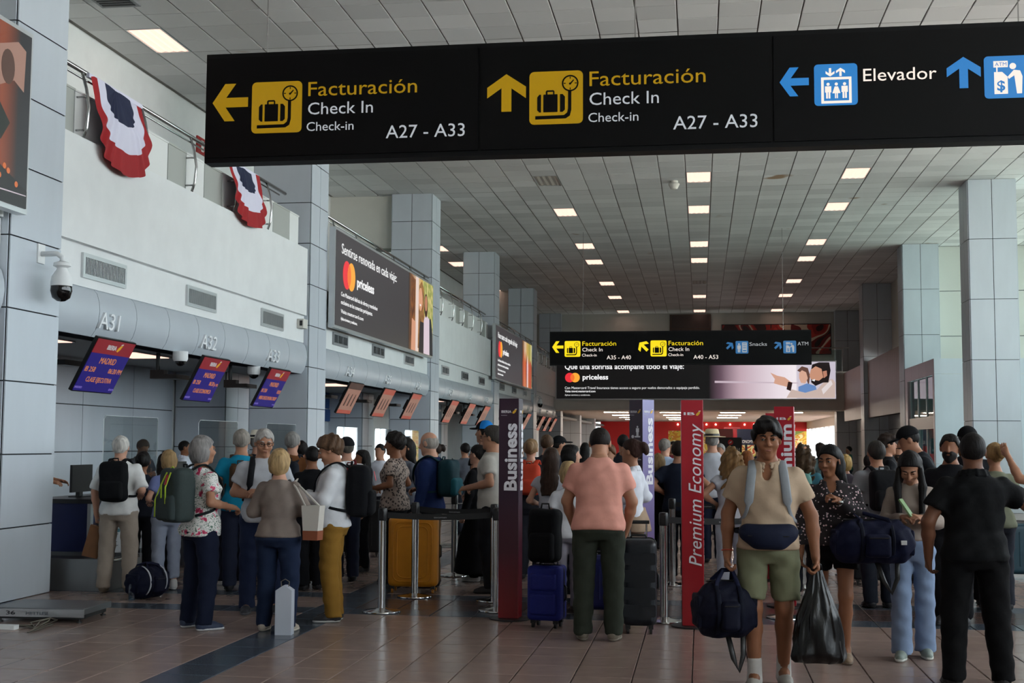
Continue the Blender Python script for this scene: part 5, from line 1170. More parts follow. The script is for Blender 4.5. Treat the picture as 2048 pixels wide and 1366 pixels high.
def tsurf(D, x, z, front=1, off=.03):
    T = D['tt']; zs = [q[0] for q in T]; a = np.interp(z, zs, [q[1] for q in T])+.015; b = np.interp(z, zs, [q[2] for q in T])+.015; c = np.interp(z, zs, [q[3] for q in T])
    return (x, c+front*(b*(max(0, 1-abs(x/a)**2.3))**(1/2.3)+off), z)
def soft_box(lo, hi, r, h, bulge=.0, warp=None):
    """rounded, slightly swollen fabric box"""
    lo, hi = np.array(lo, np.float32), np.array(hi, np.float32); c = (lo+hi)/2; b = (hi-lo)/2-r
    f = Field(lo-.03-bulge, hi+.03+bulge, h); x, y, z = f.ax[0][:, None, None]-c[0], f.ax[1][None, :, None]-c[1], f.ax[2][None, None, :]-c[2]
    qx, qy, qz = np.abs(x)-b[0], np.abs(y)-b[1], np.abs(z)-b[2]
    d = np.sqrt(np.maximum(qx, 0)**2+np.maximum(qy, 0)**2+np.maximum(qz, 0)**2)+np.minimum(np.maximum(qx, np.maximum(qy, qz)), 0)-r
    if bulge: u, v, w = x/(b[0]+r), y/(b[1]+r), z/(b[2]+r); d = d-bulge*(np.maximum(0, 1-u*u)*np.maximum(0, 1-w*w)*np.abs(v)**.5+0*d)
    f.D = d.astype(np.float32)
    if warp: f.warp(*warp)
    return f
def worn_thing(D, name, label, cat, base):
    w = wpt(D, D['To'](base)); return thing(name, label, cat, tuple(w), R(D['face'])), np.array(base)
def backpack(D, label, col, col2=None, w=.15, z0=1.0, z1=1.44, d=.17, trim=None, strapc=None, front_only=False, tagc=None, lod=1, dx=0.):
    """backpack worn on the back; built in the wearer's torso frame"""
    T, s = D['To'], D['s']; base = T((dx, -.14-d/2, z0)); t = thing('backpack', label, 'backpack', tuple(wpt(D, base)), R(D['face'])); B = np.array(base)
    X = lambda V: ((np.array(V, np.float32)-np.array([0, 0, .95]))@D['Mt'].T+np.array([0, 0, .95])-B)*s
    m = cloth_mat(col, .7); m2 = cloth_mat(col2 or col, .7); yb = -.125-D['tt'][4][2]+.112
    f = soft_box((dx-w, yb-d, z0), (dx+w, yb, z1), .06, .014, .02, (.004, 22, 1.)); v, q = f.mesh(); link('bag', np_mesh('bag', X(v), q, m), t)
    f = soft_box((dx-w*.82, yb-d-.045, z0+.02), (dx+w*.82, yb-d+.04, z0+(z1-z0)*.52), .035, .013, .01, (.003, 25, 2.)); v, q = f.mesh(); pk = link('front_pocket', np_mesh('front_pocket', X(v), q, m2), t)
    ms = cloth_mat(strapc or col, .7)
    for e in (-1, 1):
        pth = [(e*.065+dx*.5, yb-.01, z1-.03), (e*.085, -.075, z1+.025), (e*.092, -.01, 1.492), tsurf(D, e*.10, 1.42, 1, .02), tsurf(D, e*.112, 1.33, 1, .022), tsurf(D, e*.122, 1.22, 1, .022), tsurf(D, e*.145, 1.12, 1, .01), (e*.185*D['g'], 0, 1.07), (e*.15, yb-.0, z0+.06)]
        P = X(pth); nrm = [(0, -1, .3), (0, -.5, .9), (0, 0, 1), (0, .6, .7), (0, 1, .2), (0, 1, 0), (e*.5, .8, 0), (e, .1, 0), (e*.6, -.8, 0)]
        # resample smoothly
        tt_ = np.linspace(0, len(P)-1, 28); Pi = np.stack([np.interp(tt_, range(len(P)), P[:, k]) for k in range(3)], 1)
        for _ in range(2): Pi[1:-1] = (Pi[:-2]+2*Pi[1:-1]+Pi[2:])/4
        Ni = np.stack([np.interp(tt_, range(len(P)), np.array(nrm)[:, k]) for k in range(3)], 1)
        rr = [(.03*s, .008*s) if a < 5.2 else (.013*s, .004*s) for a in tt_]
        MB().tube(list(Pi), rr, 8, rz=[tuple(n) for n in Ni]).build('strap', ms, t, 'all')
    hp = X([(-.03+dx, yb-.02, z1-.005), (-.03+dx, yb-.025, z1+.03), (.03+dx, yb-.025, z1+.03), (.03+dx, yb-.02, z1-.005)]); MB().tube(list(hp), .008*s, 6).build('grab_handle', ms, t, 'all')
    zp = X([(dx-w*.85, yb-d*.75, z0+.2), (dx-w*.8, yb-d*.8, z1-.06), (dx, yb-d*.75, z1+.012), (dx+w*.8, yb-d*.8, z1-.06), (dx+w*.85, yb-d*.75, z0+.2)]); MB().tube(list(zp), .005*s, 5).build('zip', M_black if not trim else mat('trim_'+trim, trim, .6), t)
    if trim:
        for k, (a, b) in enumerate((((-.75, .1), (-.55, .72)), ((-.1, .45), (.05, .95)), ((.35, .35), (.45, .95)))):
            P = X([(dx+w*a[0], yb-d-.05 if a[1] < .5 else yb-d-.02, z0+(z1-z0)*a[1]), (dx+w*(a[0]+b[0])/2-.01, yb-d-.052, z0+(z1-z0)*(a[1]+b[1])/2), (dx+w*b[0], yb-d-.01, z0+(z1-z0)*b[1]*.97)]); MB().tube(list(P), (.010*s, .006*s), 6, rz=(0, -1, 0)).build('piping', mat('trim_'+trim, trim, .6), t, 'all')
    if tagc:
        P = X([(dx+.05, yb-d-.03, z1-.06), (dx+.05, yb-d-.05, z1-.15)]); MB().tube(list(P), (.022*s, .004*s), 4, rz=(0, -1, 0)).build('luggage_tag', mat('tag_'+tagc, tagc, .5), t)
    return t
# ------------------------------------------------------------------ people in view
SL, SM, ST, SD = '#c2927a', '#a97a60', '#87593f', '#6a4532'
PP = {}
def P(key, label, *a, **k): PP[key] = person(label, *a, **k); return PP[key]
GW, GR, BK, BR, DB, BL_ = '#b9b5ae', '#85827e', '#141110', '#3a281d', '#261b15', '#a88c62'
WS = ('#9a958c', '#c9c6c0'); BS = ('#1d1e22', '#141416')
# left group at counters A31-A33
P('agent_arm', 'check-in agent hidden by the first column reaching an arm out', 20, 15.5, 885, -80, 'm', 1., SM, ('crop', BK), ('#20242c', 'short'), ('#20242c', 'long'), BS, R_='reach', L_='reach', lod=1, off=(.27, 0))
P('white', 'white-haired man in white T-shirt and beige trousers wearing a black backpack', 242, 12.8, 870, 8, 'm', 1.13, SL, ('short', GW), ('#dcdcda', 'elbow'), ('#a3968a', 'long'), ('#6f604f', '#8a7c6c'), L_='grip', R_='bent', lod=1, spread=.05, belly=.01, loose=1.3)
P('agent_dark', 'dark-shirted check-in agent with glasses behind the plexiglass screen', 283, 18.1, 876, -120, 'm', 1., ST, ('short', BK), ('#191c26', 'short'), ('#191c26', 'long'), BS, R_='phone', L_='phone', head=(0, 25), lod=1, glasses='on')
P('low1', 'dark-haired traveller with head bowed at counter A31', 287, 14.0, 905, 15, 'f', 1., ST, ('bun', BK), ('#20232c', 'short'), ('#1c1d22', 'long'), BS, R_='phone', L_='phone', lod=1)
P('low2', 'second bowed dark-haired traveller beside the blonde woman at counter A31', 330, 15.0, 908, 25, 'f', 1., ST, ('long', '#1b1412'), ('#3a4470', 'short'), ('#1c1d22', 'long'), BS, lod=2)
P('sung', 'blonde woman with sunglasses on her head in pale blue trousers', 338, 13.1, 898, 38, 'f', 1.02, SL, ('bob', '#9a7e58'), ('#6e78a4', 'short'), ('#98a0b2', 'crop'), ('#c8c6c4', '#dad8d4'), R_='bent', L_='bent', lod=1, glasses='up', hem=.9)
P('agent_white', 'check-in agent in white shirt looking right behind counter A32', 370, 20.0, 880, -72, 'm', .95, ST, ('crop', BK), ('#d5d8e2', 'long'), ('#20242c', 'long'), BS, R_='bent', L_='bent', lod=1, collar=True)
P('floral', 'grey-haired woman in floral shirt and navy trousers with a lime-striped backpack', 406, 10.45, 869, -38, 'f', 1.12, SM, ('bob', '#7f7c7a'), ('#ffffff', 'short'), ('#171d30', 'long'), ('#2f3b54', '#cfd0d4'), R_='bent', L_='belly', lod=0, pat='floral', spread=.05, loose=1.3, hem=.84)
P('teal', 'grey-haired man in teal shirt carrying a brown-strapped bag', 483, 13.2, 857, 18, 'm', 1.1, SM, ('short', '#8c857c'), ('#157f9e', 'short'), ('#23283a', 'long'), BS, L_='bent', R_='bent', lod=1)
P('straw1', 'person in a white straw hat behind the man with glasses', 516, 15.8, 864, -30, 'm', 1., SL, ('crop', GR), ('#2a2d36', 'short'), ('#23283a', 'long'), BS, lod=1, hat=('straw', '#ded6c4'))
P('glass', 'tall grey-haired man in glasses, white T-shirt and jeans facing the camera', 527, 11.5, 855, -160, 'm', 1.1, SM, ('short', '#a5a19c'), ('#b9bcc2', 'short'), ('#232c46', 'long'), ('#303136', '#55565a'), R_='belly', L_='fold', lod=0, glasses='on', head=(8, 12), spread=.03)
P('taupe', 'blonde woman in taupe top and dark jeans seen from behind', 561, 10.45, 895, -3, 'f', 1.16, SL, ('bob', '#a98d64'), ('#83776f', 'long'), ('#1d2840', 'long'), ('#b3a798', '#c9c0b2'), R_='fold', L_='fold', lod=0, spread=.03, hem=.90, loose=1.2)
P('brownj', 'grey-haired man in a brown jacket behind the man with glasses', 585, 14.6, 862, 5, 'm', 1.05, SL, ('short', GR), ('#6a4326', 'long'), ('#23283a', 'long'), BS, lod=1)
P('whiteb', 'black-haired man in white shirt behind the curly-haired man', 602, 15.2, 880, 20, 'm', 1., ST, ('short', BK), ('#d4d6da', 'short'), ('#2a2c34', 'long'), BS, lod=1)
P('blackt', 'person in black T-shirt squeezed between the blonde woman and the curly-haired man', 624, 13.4, 890, 40, 'm', 1., ST, ('crop', BK), ('#0e0e11', 'short'), ('#15161a', 'long'), BS, lod=1, R_='bent')
P('khaki', 'curly brown-haired man in white shirt and khaki trousers looking at his phone', 668, 11.1, 868, 98, 'm', 1.12, SM, ('curly', '#5a4433'), ('#d2d4d8', 'long'), ('#8f6a2c', 'long'), ('#1c1d22', '#b9b9b6'), R_='phone', L_='phone', lod=0, head=(0, 22), belly=.03, collar=True, hem=.88, spread=-.01)
P('kippah', 'man with grey cropped hair and dark skullcap in a white shirt', 693, 14.3, 874, 32, 'm', 1.05, SL, ('crop', '#5a564f'), ('#d8d9de', 'short'), ('#23283a', 'long'), BS, lod=1, hat=('cap', '#15161a'))
P('girl', 'girl with long black hair in a grey and blue shirt', 724, 15.4, 898, 130, 'f', 1., ST, ('long', BK), ('#8a8d96', 'short'), ('#15161a', 'long'), BS, lod=1, R_='bent', L_='bent')
P('leop', 'dark curly-haired person in a leopard print blouse facing left', 790, 14.3, 864, 80, 'f', 1.12, ST, ('curly', '#15100e'), ('#ffffff', 'short'), ('#101014', 'long'), BS, R_='bent', L_='bent', lod=1, pat='leopard', loose=1.5, hem=.84, head=(5, 5))
P('hood', 'woman with long black hair and grey sweater behind the leopard print blouse', 812, 15.3, 874, 130, 'f', 1., SM, ('long', BK), ('#666a74', 'long'), ('#15161a', 'long'), BS, lod=1, glasses='on', R_='bent', L_='bent')
P('bald', 'bald man in a navy sweater with a teal backpack facing left', 860, 13.9, 862, 78, 'm', 1.13, SL, ('bald', '#9a938b'), ('#18264e', 'long'), ('#15161c', 'long'), BS, R_='bent', L_='down', lod=1, head=(0, 10))
P('blackw', 'woman in glasses wearing a long black dress by the belt barrier', 955, 14.6, 888, 70, 'f', 1.08, SL, ('bun', BK), ('#0c0c0f', 'long'), ('#0c0c0f', 'long'), ('#c0c0c0', '#d5d5d5'), skirt=('#0b0b0e', .12, .33), lod=1, glasses='on', R_='bent')
P('bluecap', 'man in a blue and black baseball cap behind the woman in black', 968, 16.2, 842, 62, 'm', 1.05, SM, ('crop', BK), ('#101115', 'short'), ('#15161a', 'long'), BS, lod=1, hat=('cap', '#12141a', '#1f78c4'))
P('grayg', 'man with glasses and swept dark hair in a pale grey shirt beside the Business totem', 984, 13.5, 849, 82, 'm', 1.06, SM, ('short', '#37332f'), ('#aeaaa2', 'short'), ('#1d1e22', 'long'), BS, lod=1, glasses='on', R_='bent', L_='bent')
# middle group behind and between the totems
P('orangeb', 'woman with messy bun wearing an orange backpack', 1062, 15., 876, 0, 'f', 1.05, SL, ('bun', '#7d6245'), ('#26282e', 'short'), ('#2a2c34', 'long'), BS, lod=1)
P('brownhair', 'girl with long straight brown hair and white T-shirt seen from behind', 1103, 12.7, 893, -8, 'f', .95, SL, ('long', '#33231b'), ('#bfc0c8', 'cap'), ('#8f8b94', 'long'), ('#8a8580', '#b0aca6'), lod=1, L_='bent')
P('far1', 'brown-haired man standing behind the girl with long brown hair', 1094, 17.5, 868, 0, 'm', 1., SL, ('short', '#4a3626'), ('#30333c', 'short'), ('#2a2c34', 'long'), BS, lod=2)
P('far2', 'man in a black cap looking right behind the black-haired woman', 1119, 18.5, 872, -70, 'm', 1., SM, ('crop', BK), ('#202228', 'short'), ('#2a2c34', 'long'), BS, lod=2, hat=('cap', '#101114'))
P('blackbob', 'woman with a black bob facing right beside the man in the peach shirt', 1143, 13.8, 887, -62, 'f', 1., SL, ('bob', BK), ('#15161a', 'short'), ('#15161a', 'long'), BS, lod=1)
P('kid', 'small fair-haired child in white between the two women', 1137, 12.2, 925, 10, 'f', 1., SL, ('bob', '#b0946a'), ('#cfd0d4', 'short'), ('#9a96a0', 'long'), BS, lod=1)
P('peach', 'man in a peach T-shirt and dark green trousers leaning over suitcases', 1197, 10.45, 872, 0, 'm', 1.16, SM, ('crop', '#1c1512'), ('#d8998a', 'short'), ('#343931', 'long'), ('#7d7466', '#8f877a'), R_=((.25, .06, 1.13), (.22, .22, .93), .9), L_=((.25, .06, 1.13), (.22, .22, .93), .9), lod=0, lean=10, head=(0, 22), spread=.03, h=1.74, hem=.87, collar=False)
P('bunw', 'woman with brown bun, white shirt and beige trousers facing left beside the peach shirt', 1263, 12.4, 876, 72, 'f', 1.02, SM, ('bun', '#33201a'), ('#dfe2ea', 'long'), ('#a8917a', 'long'), BS, R_='bent', L_='bent', lod=1, collar=True, loose=1.5)
P('far3', 'brown-haired traveller behind the man in the peach shirt', 1218, 16.4, 889, 170, 'm', 1., SM, ('full', '#5a3a22'), ('#6a2c34', 'short'), ('#2a2c34', 'long'), BS, lod=2)
P('far4', 'tall dark-haired man behind the lilac totem', 1246, 20., 868, 20, 'm', 1.05, SM, ('short', BK), ('#22242a', 'short'), ('#2a2c34', 'long'), BS, lod=2)
P('far5', 'grey-haired man in a pale blue shirt right of the lilac totem', 1330, 19.5, 876, -30, 'm', 1.05, SL, ('short', '#77726b'), ('#9fb0c8', 'long'), ('#2a2c34', 'long'), BS, lod=2)
P('far6', 'fair-haired woman in a black T-shirt right of the lilac totem', 1316, 15.4, 905, 5, 'f', 1., SL, ('bob', '#8a714e'), ('#0f1014', 'short'), ('#15161a', 'long'), BS, lod=1)
P('vest', 'man in a navy vest over grey sleeves left of the Premium Economy totem', 1357, 15.2, 880, 0, 'm', 1.1, SM, ('short', DB), ('#1b2130', 'short'), ('#1a1c22', 'long'), BS, lod=1, R_='hip', L_='hip')
P('straw2', 'man in a cream straw hat and white shirt right of the Premium Economy totem', 1424, 17.5, 862, 8, 'm', 1.08, SL, ('crop', GR), ('#b5b8c0', 'short'), ('#1b2234', 'long'), BS, lod=1, hat=('straw', '#d8c69e'))
P('curlyb', 'woman with long curly fair hair in white top and trousers', 1463, 13.5, 893, 6, 'f', 1.05, SM, ('longcurly', '#7d5f3c'), ('#c4c6ce', 'cap'), ('#b9bcc8', 'wide'), WS, lod=1, L_='hip')
P('redh', 'woman with auburn hair behind the man in the beige polo shirt', 1494, 16.2, 900, 0, 'f', 1., SL, ('long', '#7d4a26'), ('#343038', 'short'), ('#2a2c34', 'long'), BS, lod=2)
# right group
A = P('beige', 'man in beige polo shirt and khaki shorts walking towards the camera with two bags', 1534, 8.6, 836, 178, 'm', 1.08, ST, ('full', '#110e0d'), ('#b09a83', 'short'), ('#6f7159', 'shorts'), ('#9a968f', '#aaa69f'), R_='grip', L_=((.27, .0, 1.12), (.30, .06, .865), 1.15), head=(3, 4), stride=.07, lod=0, collar=True, neckv=True, belly=.018, hem=.9, loose=1.2, socks='#b9b6b2')
P('tealj', 'woman with wavy brown hair and teal jacket right of the red Premium totem', 1606, 13.8, 887, -15, 'f', 1.05, SM, ('longcurly', '#40301f'), ('#3c6a78', 'long'), ('#2c303c', 'long'), WS, lod=1)
P('dots', 'woman in dark dotted blouse and black shorts walking towards the camera', 1662, 9.8, 886, 172, 'f', 1.08, ST, ('long', '#0f0d0d'), ('#ffffff', 'long'), ('#0b0b0d', 'mini'), ('#8a7560', '#6f5f50'), R_='down', L_='chest', head=(-22, 8), stride=-.09, lod=0, pat='dots', neckv=True, hem=.93, loose=1.4)
P('blonde2', 'woman with a fair bob near the far right wall', 1690, 17., 907, 0, 'f', 1., SL, ('bob', '#a98b55'), ('#5a5560', 'short'), ('#2a2c34', 'long'), BS, lod=2)
P('maroon', 'person in a maroon shirt leaning on the barrier at the right', 1722, 15.6, 903, -60, 'm', 1., ST, ('short', BK), ('#5a1c22', 'short'), ('#1d1e22', 'long'), BS, lod=2, R_='reach', L_='bent', lean=15)
P('greyt', 'man in grey T-shirt with a black backpack seen from behind at the right', 1752, 13., 880, 12, 'm', 1.08, SM, ('short', '#2c2825'), ('#878b90', 'short'), ('#20242e', 'long'), BS, lod=1)
P('prof', 'dark-haired man in profile facing right behind the grey T-shirt', 1775, 16.8, 868, -88, 'm', 1.05, SM, ('full', DB), ('#17181c', 'short'), ('#1d1e22', 'long'), BS, lod=1)
P('beard2', 'bearded man behind the man in profile', 1797, 18.2, 887, 170, 'm', 1.05, SM, ('short', DB), ('#26282e', 'short'), ('#1d1e22', 'long'), BS, lod=2, beard=DB)
P('dark3', 'person with short dark hair behind the girl in jeans', 1809, 16.2, 905, 20, 'm', 1., ST, ('short', BK), ('#1d1f26', 'short'), ('#1d1e22', 'long'), BS, lod=2)
P('sung2', 'dark-haired woman with sunglasses on her head behind the girl in jeans', 1834, 15.4, 897, 15, 'f', 1.05, ST, ('bun', DB), ('#131419', 'short'), ('#1d1e22', 'long'), BS, lod=1, glasses='up')
P('jeansgirl', 'girl with long black hair and light jeans looking down at her phone', 1820, 9.95, 925, 172, 'f', .94, SM, ('side', '#100e0e'), ('#9c8f86', 'long'), ('#8093b0', 'wide'), ('#7f8b84', '#c2c4be'), R_='phone', L_='phone', head=(-5, 38), lod=0, h=1.56, stride=.07, hem=.98)
P('capman', 'man in black cap and dark T-shirt leaning left on the barrier', 1868, 14.0, 858, 92, 'm', 1.08, SM, ('crop', BK), ('#1d2025', 'short'), ('#15161a', 'long'), BS, lod=1, lean=22, hat=('cap', '#0f1013'), R_='bent', L_='bent', h=1.82)
P('beard1', 'bearded man in black T-shirt left of the security guard', 1900, 11.9, 866, 160, 'm', 1.05, ST, ('short', BK), ('#131418', 'short'), ('#15161a', 'long'), BS, lod=1, beard='#15100e')
P('cap53', 'person in a black cap directly behind the security guard', 1935, 13.4, 853, 0, 'm', 1., SM, ('crop', BK), ('#1a1b20', 'short'), ('#15161a', 'long'), BS, lod=1, hat=('cap', '#0c0d10'))
P('guard', 'stocky guard in black polo shirt and black trousers seen from behind', 1944, 8.9, 862, 4, 'm', 1.2, SD, ('crop', '#100d0c'), ('#0e0f11', 'short'), ('#0b0b0d', 'long'), ('#0d0d0e', '#0a0a0b'), R_=((.36, .06, 1.24), (.52, .24, 1.2), .5), L_=((.29, -.03, 1.13), (.30, .06, .88), .7), lod=0, spread=.07, collar=True, head=(-8, 0), loose=1.3)
P('bunr', 'woman with a fair bun in an olive shirt at the right edge', 1988, 13., 884, 12, 'f', 1.05, SM, ('bun', '#8a6c46'), ('#6f7260', 'short'), ('#2a2c34', 'long'), BS, lod=1, R_='bent')
P('edge', 'person at the right picture edge raising a hand', 2098, 12.2, 885, 40, 'm', 1.05, SM, ('short', DB), ('#8a8270', 'short'), ('#2a2c34', 'long'), BS, lod=1, L_='high')
# further back
for k, (px, Y, top, f, sx, hr, sh, lb) in enumerate(((930, 22., 885, 40, 'm', ('short', BK), '#50545c', 'dark-haired man far behind the woman in black'), (1040, 21., 880, 10, 'm', ('short', DB), '#3a4048', 'man far behind the nearer Business totem'), (1170, 24., 884, 0, 'f', ('long', BK), '#5a5f6a', 'long-haired woman far behind the man in the peach shirt'), (1295, 25., 880, 200, 'm', ('crop', BK), '#1d2028', 'distant man in dark shirt between the two Business totems'),
        (1345, 27., 882, 150, 'f', ('bob', DB), '#7a2c34', 'distant woman in a red top left of the Premium Economy totem'), (1440, 23., 886, 160, 'm', ('short', GR), '#8a93a4', 'distant grey-haired man right of the Premium Economy totem'), (1517, 25., 884, 0, 'm', ('short', BK), '#2a2e38', 'distant dark-haired man behind the man in the beige polo shirt'), (1640, 24., 884, 30, 'f', ('long', DB), '#4a5a5a', 'distant long-haired woman behind the dotted blouse'),
        (1697, 42., 892, 90, 'm', ('short', BK), '#3f6a5c', 'tiny distant person in green by the grey wall'), (870, 20., 884, 100, 'f', ('bun', DB), '#6a7080', 'woman behind counter A34 far behind the bald man'), (760, 19., 886, 160, 'm', ('crop', BK), '#c9ccd4', 'counter agent in pale shirt behind the girl with black hair'), (1575, 22., 884, 0, 'm', ('short', BK), '#33373f', 'distant man behind the second red totem'))):
    P('bg%d' % k, lb, px, Y, top, f, sx, 1., SM, hr, (sh, 'short'), ('#2a2c34', 'long'), BS, lod=2)
# backpacks worn by people
backpack(PP['white'], 'black backpack on the white-haired man at counter A31', '#101114', w=.155, z0=1.02, z1=1.47, d=.15)
backpack(PP['floral'], 'dark grey backpack with lime green stripes on the woman in floral shirt', '#36403f', '#323c3c', w=.17, z0=.97, z1=1.46, d=.2, trim='#b4d335', tagc='#b01828', strapc='#1c2224')
backpack(PP['teal'], 'brown backpack on the man in the teal shirt', '#4a3524', w=.12, z0=1.1, z1=1.38, d=.08)
backpack(PP['glass'], 'black backpack whose straps cross the white T-shirt of the man in glasses', '#14151a', w=.14)
backpack(PP['khaki'], 'large black backpack with red tag on the curly-haired man', '#101115', w=.165, z0=.98, z1=1.47, d=.2, tagc='#c02030')
backpack(PP['kippah'], 'dark red backpack on the man in the skullcap', '#5a1418', w=.13, z0=1.05, z1=1.42, d=.12)
backpack(PP['bald'], 'teal and black backpack on the bald man', '#16343c', '#1f5a66', w=.15, z0=1.02, z1=1.44, d=.17)
backpack(PP['orangeb'], 'bright orange backpack on the woman with the messy bun', '#b8402a', w=.15, z0=1.05, z1=1.44, d=.15)
backpack(PP['brownj'], 'dark blue backpack on the man in the brown jacket', '#20242c', w=.13, z0=1.05, z1=1.4, d=.12)
backpack(PP['greyt'], 'black backpack on the man in the grey T-shirt', '#111216', w=.15, z0=1.02, z1=1.45, d=.16)
backpack(PP['tealj'], 'pale green backpack on the woman in the teal jacket', '#5f8f86', w=.13, z0=1.08, z1=1.42, d=.13)
backpack(PP['beige'], 'backpack with grey straps worn by the man in the beige polo shirt', '#22252b', w=.15, z0=1.05, z1=1.42, d=.14, strapc='#8a8f94')
# ------------------------------------------------------------------ belt barriers
M_belt = mat('belt_black', '#0c0c0e', .7); M_chrome = mat('brushed_chrome', '#c4c4c4', .16, 1.)
def stanchion(px, py, label, h=.97):
    p = un(px, py, z=0); t = thing('belt_post', label, 'barrier post', (p[0], p[1], 0), group='belt barrier posts')
    MB().lathe([(.175, 0), (.18, .006), (.178, .014), (.15, .022), (.06, .03), (.045, .04)], 28).build('base_plate', M_chrome, t, True)
    MB().lathe([(.036, .03), (.036, h-.12)], 16).build('pole', M_chrome, t, True)
    MB().lathe([(.04, h-.12), (.042, h-.11), (.042, h-.02), (.036, h-.004), (.01, h)], 16).build('belt_head', M_black, t, True)
    for a in range(2): MB().box((-.02, -.048+.084*a, h-.105), (.02, -.036+.084*a, h-.03)).build('belt_clip', M_dark, t)
    return np.array([p[0], p[1], h-.068])
def belt(a, b, label):
    d = b-a; L_ = np.linalg.norm(d[:2]); d = d/np.linalg.norm(d); a = a+d*.045; L_ -= .09; ang = math.atan2(d[1], d[0])
    t = thing('barrier_belt', label, 'barrier belt', tuple(a-np.array([0, 0, .03])), ang, 'black barrier belts')
    MB().grid(lambda u, v: (u*L_, -.001, v*.055-.02*math.sin(PI*u)), 12, 1).grid(lambda u, v: (u*L_, .001, .055-v*.055-.02*math.sin(PI*u)), 12, 1).build('webbing', M_belt, t)
    n = max(1, int(L_/.55))
    for k in range(n):
        u = (k+.5)/n; tfit('printed_mark', 'tocumen', u*L_-.06, u*L_+.06, .018-.02*math.sin(PI*u), .018, mat('belt_print', '#9a9ca0', .6), t, y=-.003)
S1 = stanchion(763, 1224, 'chrome belt post left of the yellow suitcase'); S2 = stanchion(829, 1194, 'chrome belt post in front of the yellow suitcase')
S3 = stanchion(988, 1202, 'farther chrome belt post left of the Business totem'); S4 = stanchion(993, 1222, 'nearer chrome belt post half behind the Business totem')
S5 = stanchion(1328, 1243, 'chrome belt post right of the navy suitcase'); S6 = stanchion(1345, 1170, 'chrome belt post behind, left of the Premium Economy totem')
S7 = stanchion(1572, 1236, 'chrome belt post behind the knees of the man in shorts'); S8 = stanchion(1606, 1176, 'chrome belt post behind the black plastic bag'); S9 = stanchion(908, 1152, 'chrome belt post between the bald man and the woman in black')
belt(S1, S4, 'black belt from the left post to the nearer post at the Business totem'); belt(S2, S3, 'black belt behind the yellow suitcase to the farther post'); 
belt(S6, S8, 'black belt running behind the Premium Economy totem'); belt(S5, S7, 'black belt from the post by the navy suitcase to the right')
S10 = stanchion(1700, 1150, 'chrome belt post behind the dotted blouse'); belt(S8, S10, 'black belt behind the woman in the dotted blouse')
# ------------------------------------------------------------------ luggage
def suitcase(label, px, py, w, d, h, ang, col, ribs='v', wheelc='#121214', trolley=False, hard=True, rough=.4, extra=None):
    p = un(px, py, z=0); t = thing('suitcase', label, 'suitcase', (p[0], p[1], 0), R(ang)); z0 = .065
    m = mat('case_%s_%d' % (col, hard), col, rough if hard else .75, spec=.45, var=.05, scale=12, bump=.0 if hard else .3, bscale=150); md = mat('case_trim', '#0d0d0f', .5)
    f = soft_box((-w/2, -d/2, z0), (w/2, d/2, h), .055 if hard else .035, .013, .004); v, q = f.mesh(); sh = link('shell', np_mesh('shell', v, q, m), t)
    if ribs == 'v':
        for k in range(4):
            x = -w/2+w*(k+1)/5; MB().rbox((x-.012, -d/2-.008, z0+.09), (x+.012, -d/2+.02, h-.09), .01, 2, ax=2, e=.01).build('rib', m, t, True)
    elif ribs == 'h':
        for k in range(4):
            z = z0+(h-z0)*(k+.9)/5
            for s_ in (-1, 1): MB().rbox((s_*w*.26-w*.2, -d/2-.007, z-.05), (s_*w*.26+w*.2, -d/2+.02, z+.05), .012, 2, ax=1).build('rib', m, t, True)
    elif ribs == 'frame':
        for e in (.06, .10):
            pts = rrect(-w/2+e, z0+e, w/2-e, h-e, .07, 5); MB().tube([(a, -d/2-.002, b) for a, b in pts]+[(pts[0][0], -d/2-.002, pts[0][1])], .008, 6).build('rib', m, t, 'all')
    elif ribs == 'pocket':
        f = soft_box((-w/2+.03, -d/2-.03, z0+.05), (w/2-.03, -d/2+.03, z0+(h-z0)*.5), .025, .012); v, q = f.mesh(); link('front_pocket', np_mesh('front_pocket', v, q, m), t)
        f = soft_box((-w/2+.03, -d/2-.025, z0+(h-z0)*.55), (w/2-.03, -d/2+.03, h-.06), .025, .012); v, q = f.mesh(); link('front_pocket', np_mesh('front_pocket', v, q, m), t)
    zz = z0+.5*(h-z0); pts = rrect(-w/2-.003, z0-.003, w/2+.003, h+.003, .055, 5); MB().tube([(a, 0, b) for a, b in pts]+[(pts[0][0], 0, pts[0][1])], .006, 6).build('zip_band', md, t)
    for a in (-1, 1):
        for b in (-1, 1):
            wl = MB().box((a*(w/2-.05)-.02, b*(d/2-.045)-.02, .04), (a*(w/2-.05)+.02, b*(d/2-.045)+.02, z0+.03)).build('caster', md, t)
            c = (a*(w/2-.05), b*(d/2-.045)); mb = MB().lathe([(.012, -.012), (.028, -.010), (.028, .010), (.012, .012)], 14); mb.xf(Matrix.Translation((c[0], c[1], .028)) @ Matrix.Rotation(PI/2, 4, 'Y')); mb.build('wheel', mat('wheel_'+wheelc, wheelc, .5), wl)
    MB().tube([(-.07, 0, h-.005), (-.06, 0, h+.025), (.06, 0, h+.025), (.07, 0, h-.005)], .011, 8).build('top_handle', md, t, 'all')
    MB().tube([(w/2-.003, 0, zz-.07), (w/2+.02, 0, zz-.05), (w/2+.02, 0, zz+.05), (w/2-.003, 0, zz+.07)], .010, 8).build('side_handle', md, t, 'all')
    if trolley:
        for a in (-1, 1): MB().tube([(a*.07, d/2-.03, h-.02), (a*.07, d/2-.03, h+trolley)], .008, 8).build('trolley_tube', M_chrome, t, True)
        MB().rbox((-.095, d/2-.045, h+trolley-.01), (.095, d/2-.015, h+trolley+.02), .012, 3, ax=0).build('trolley_grip', md, t)
    return t, p
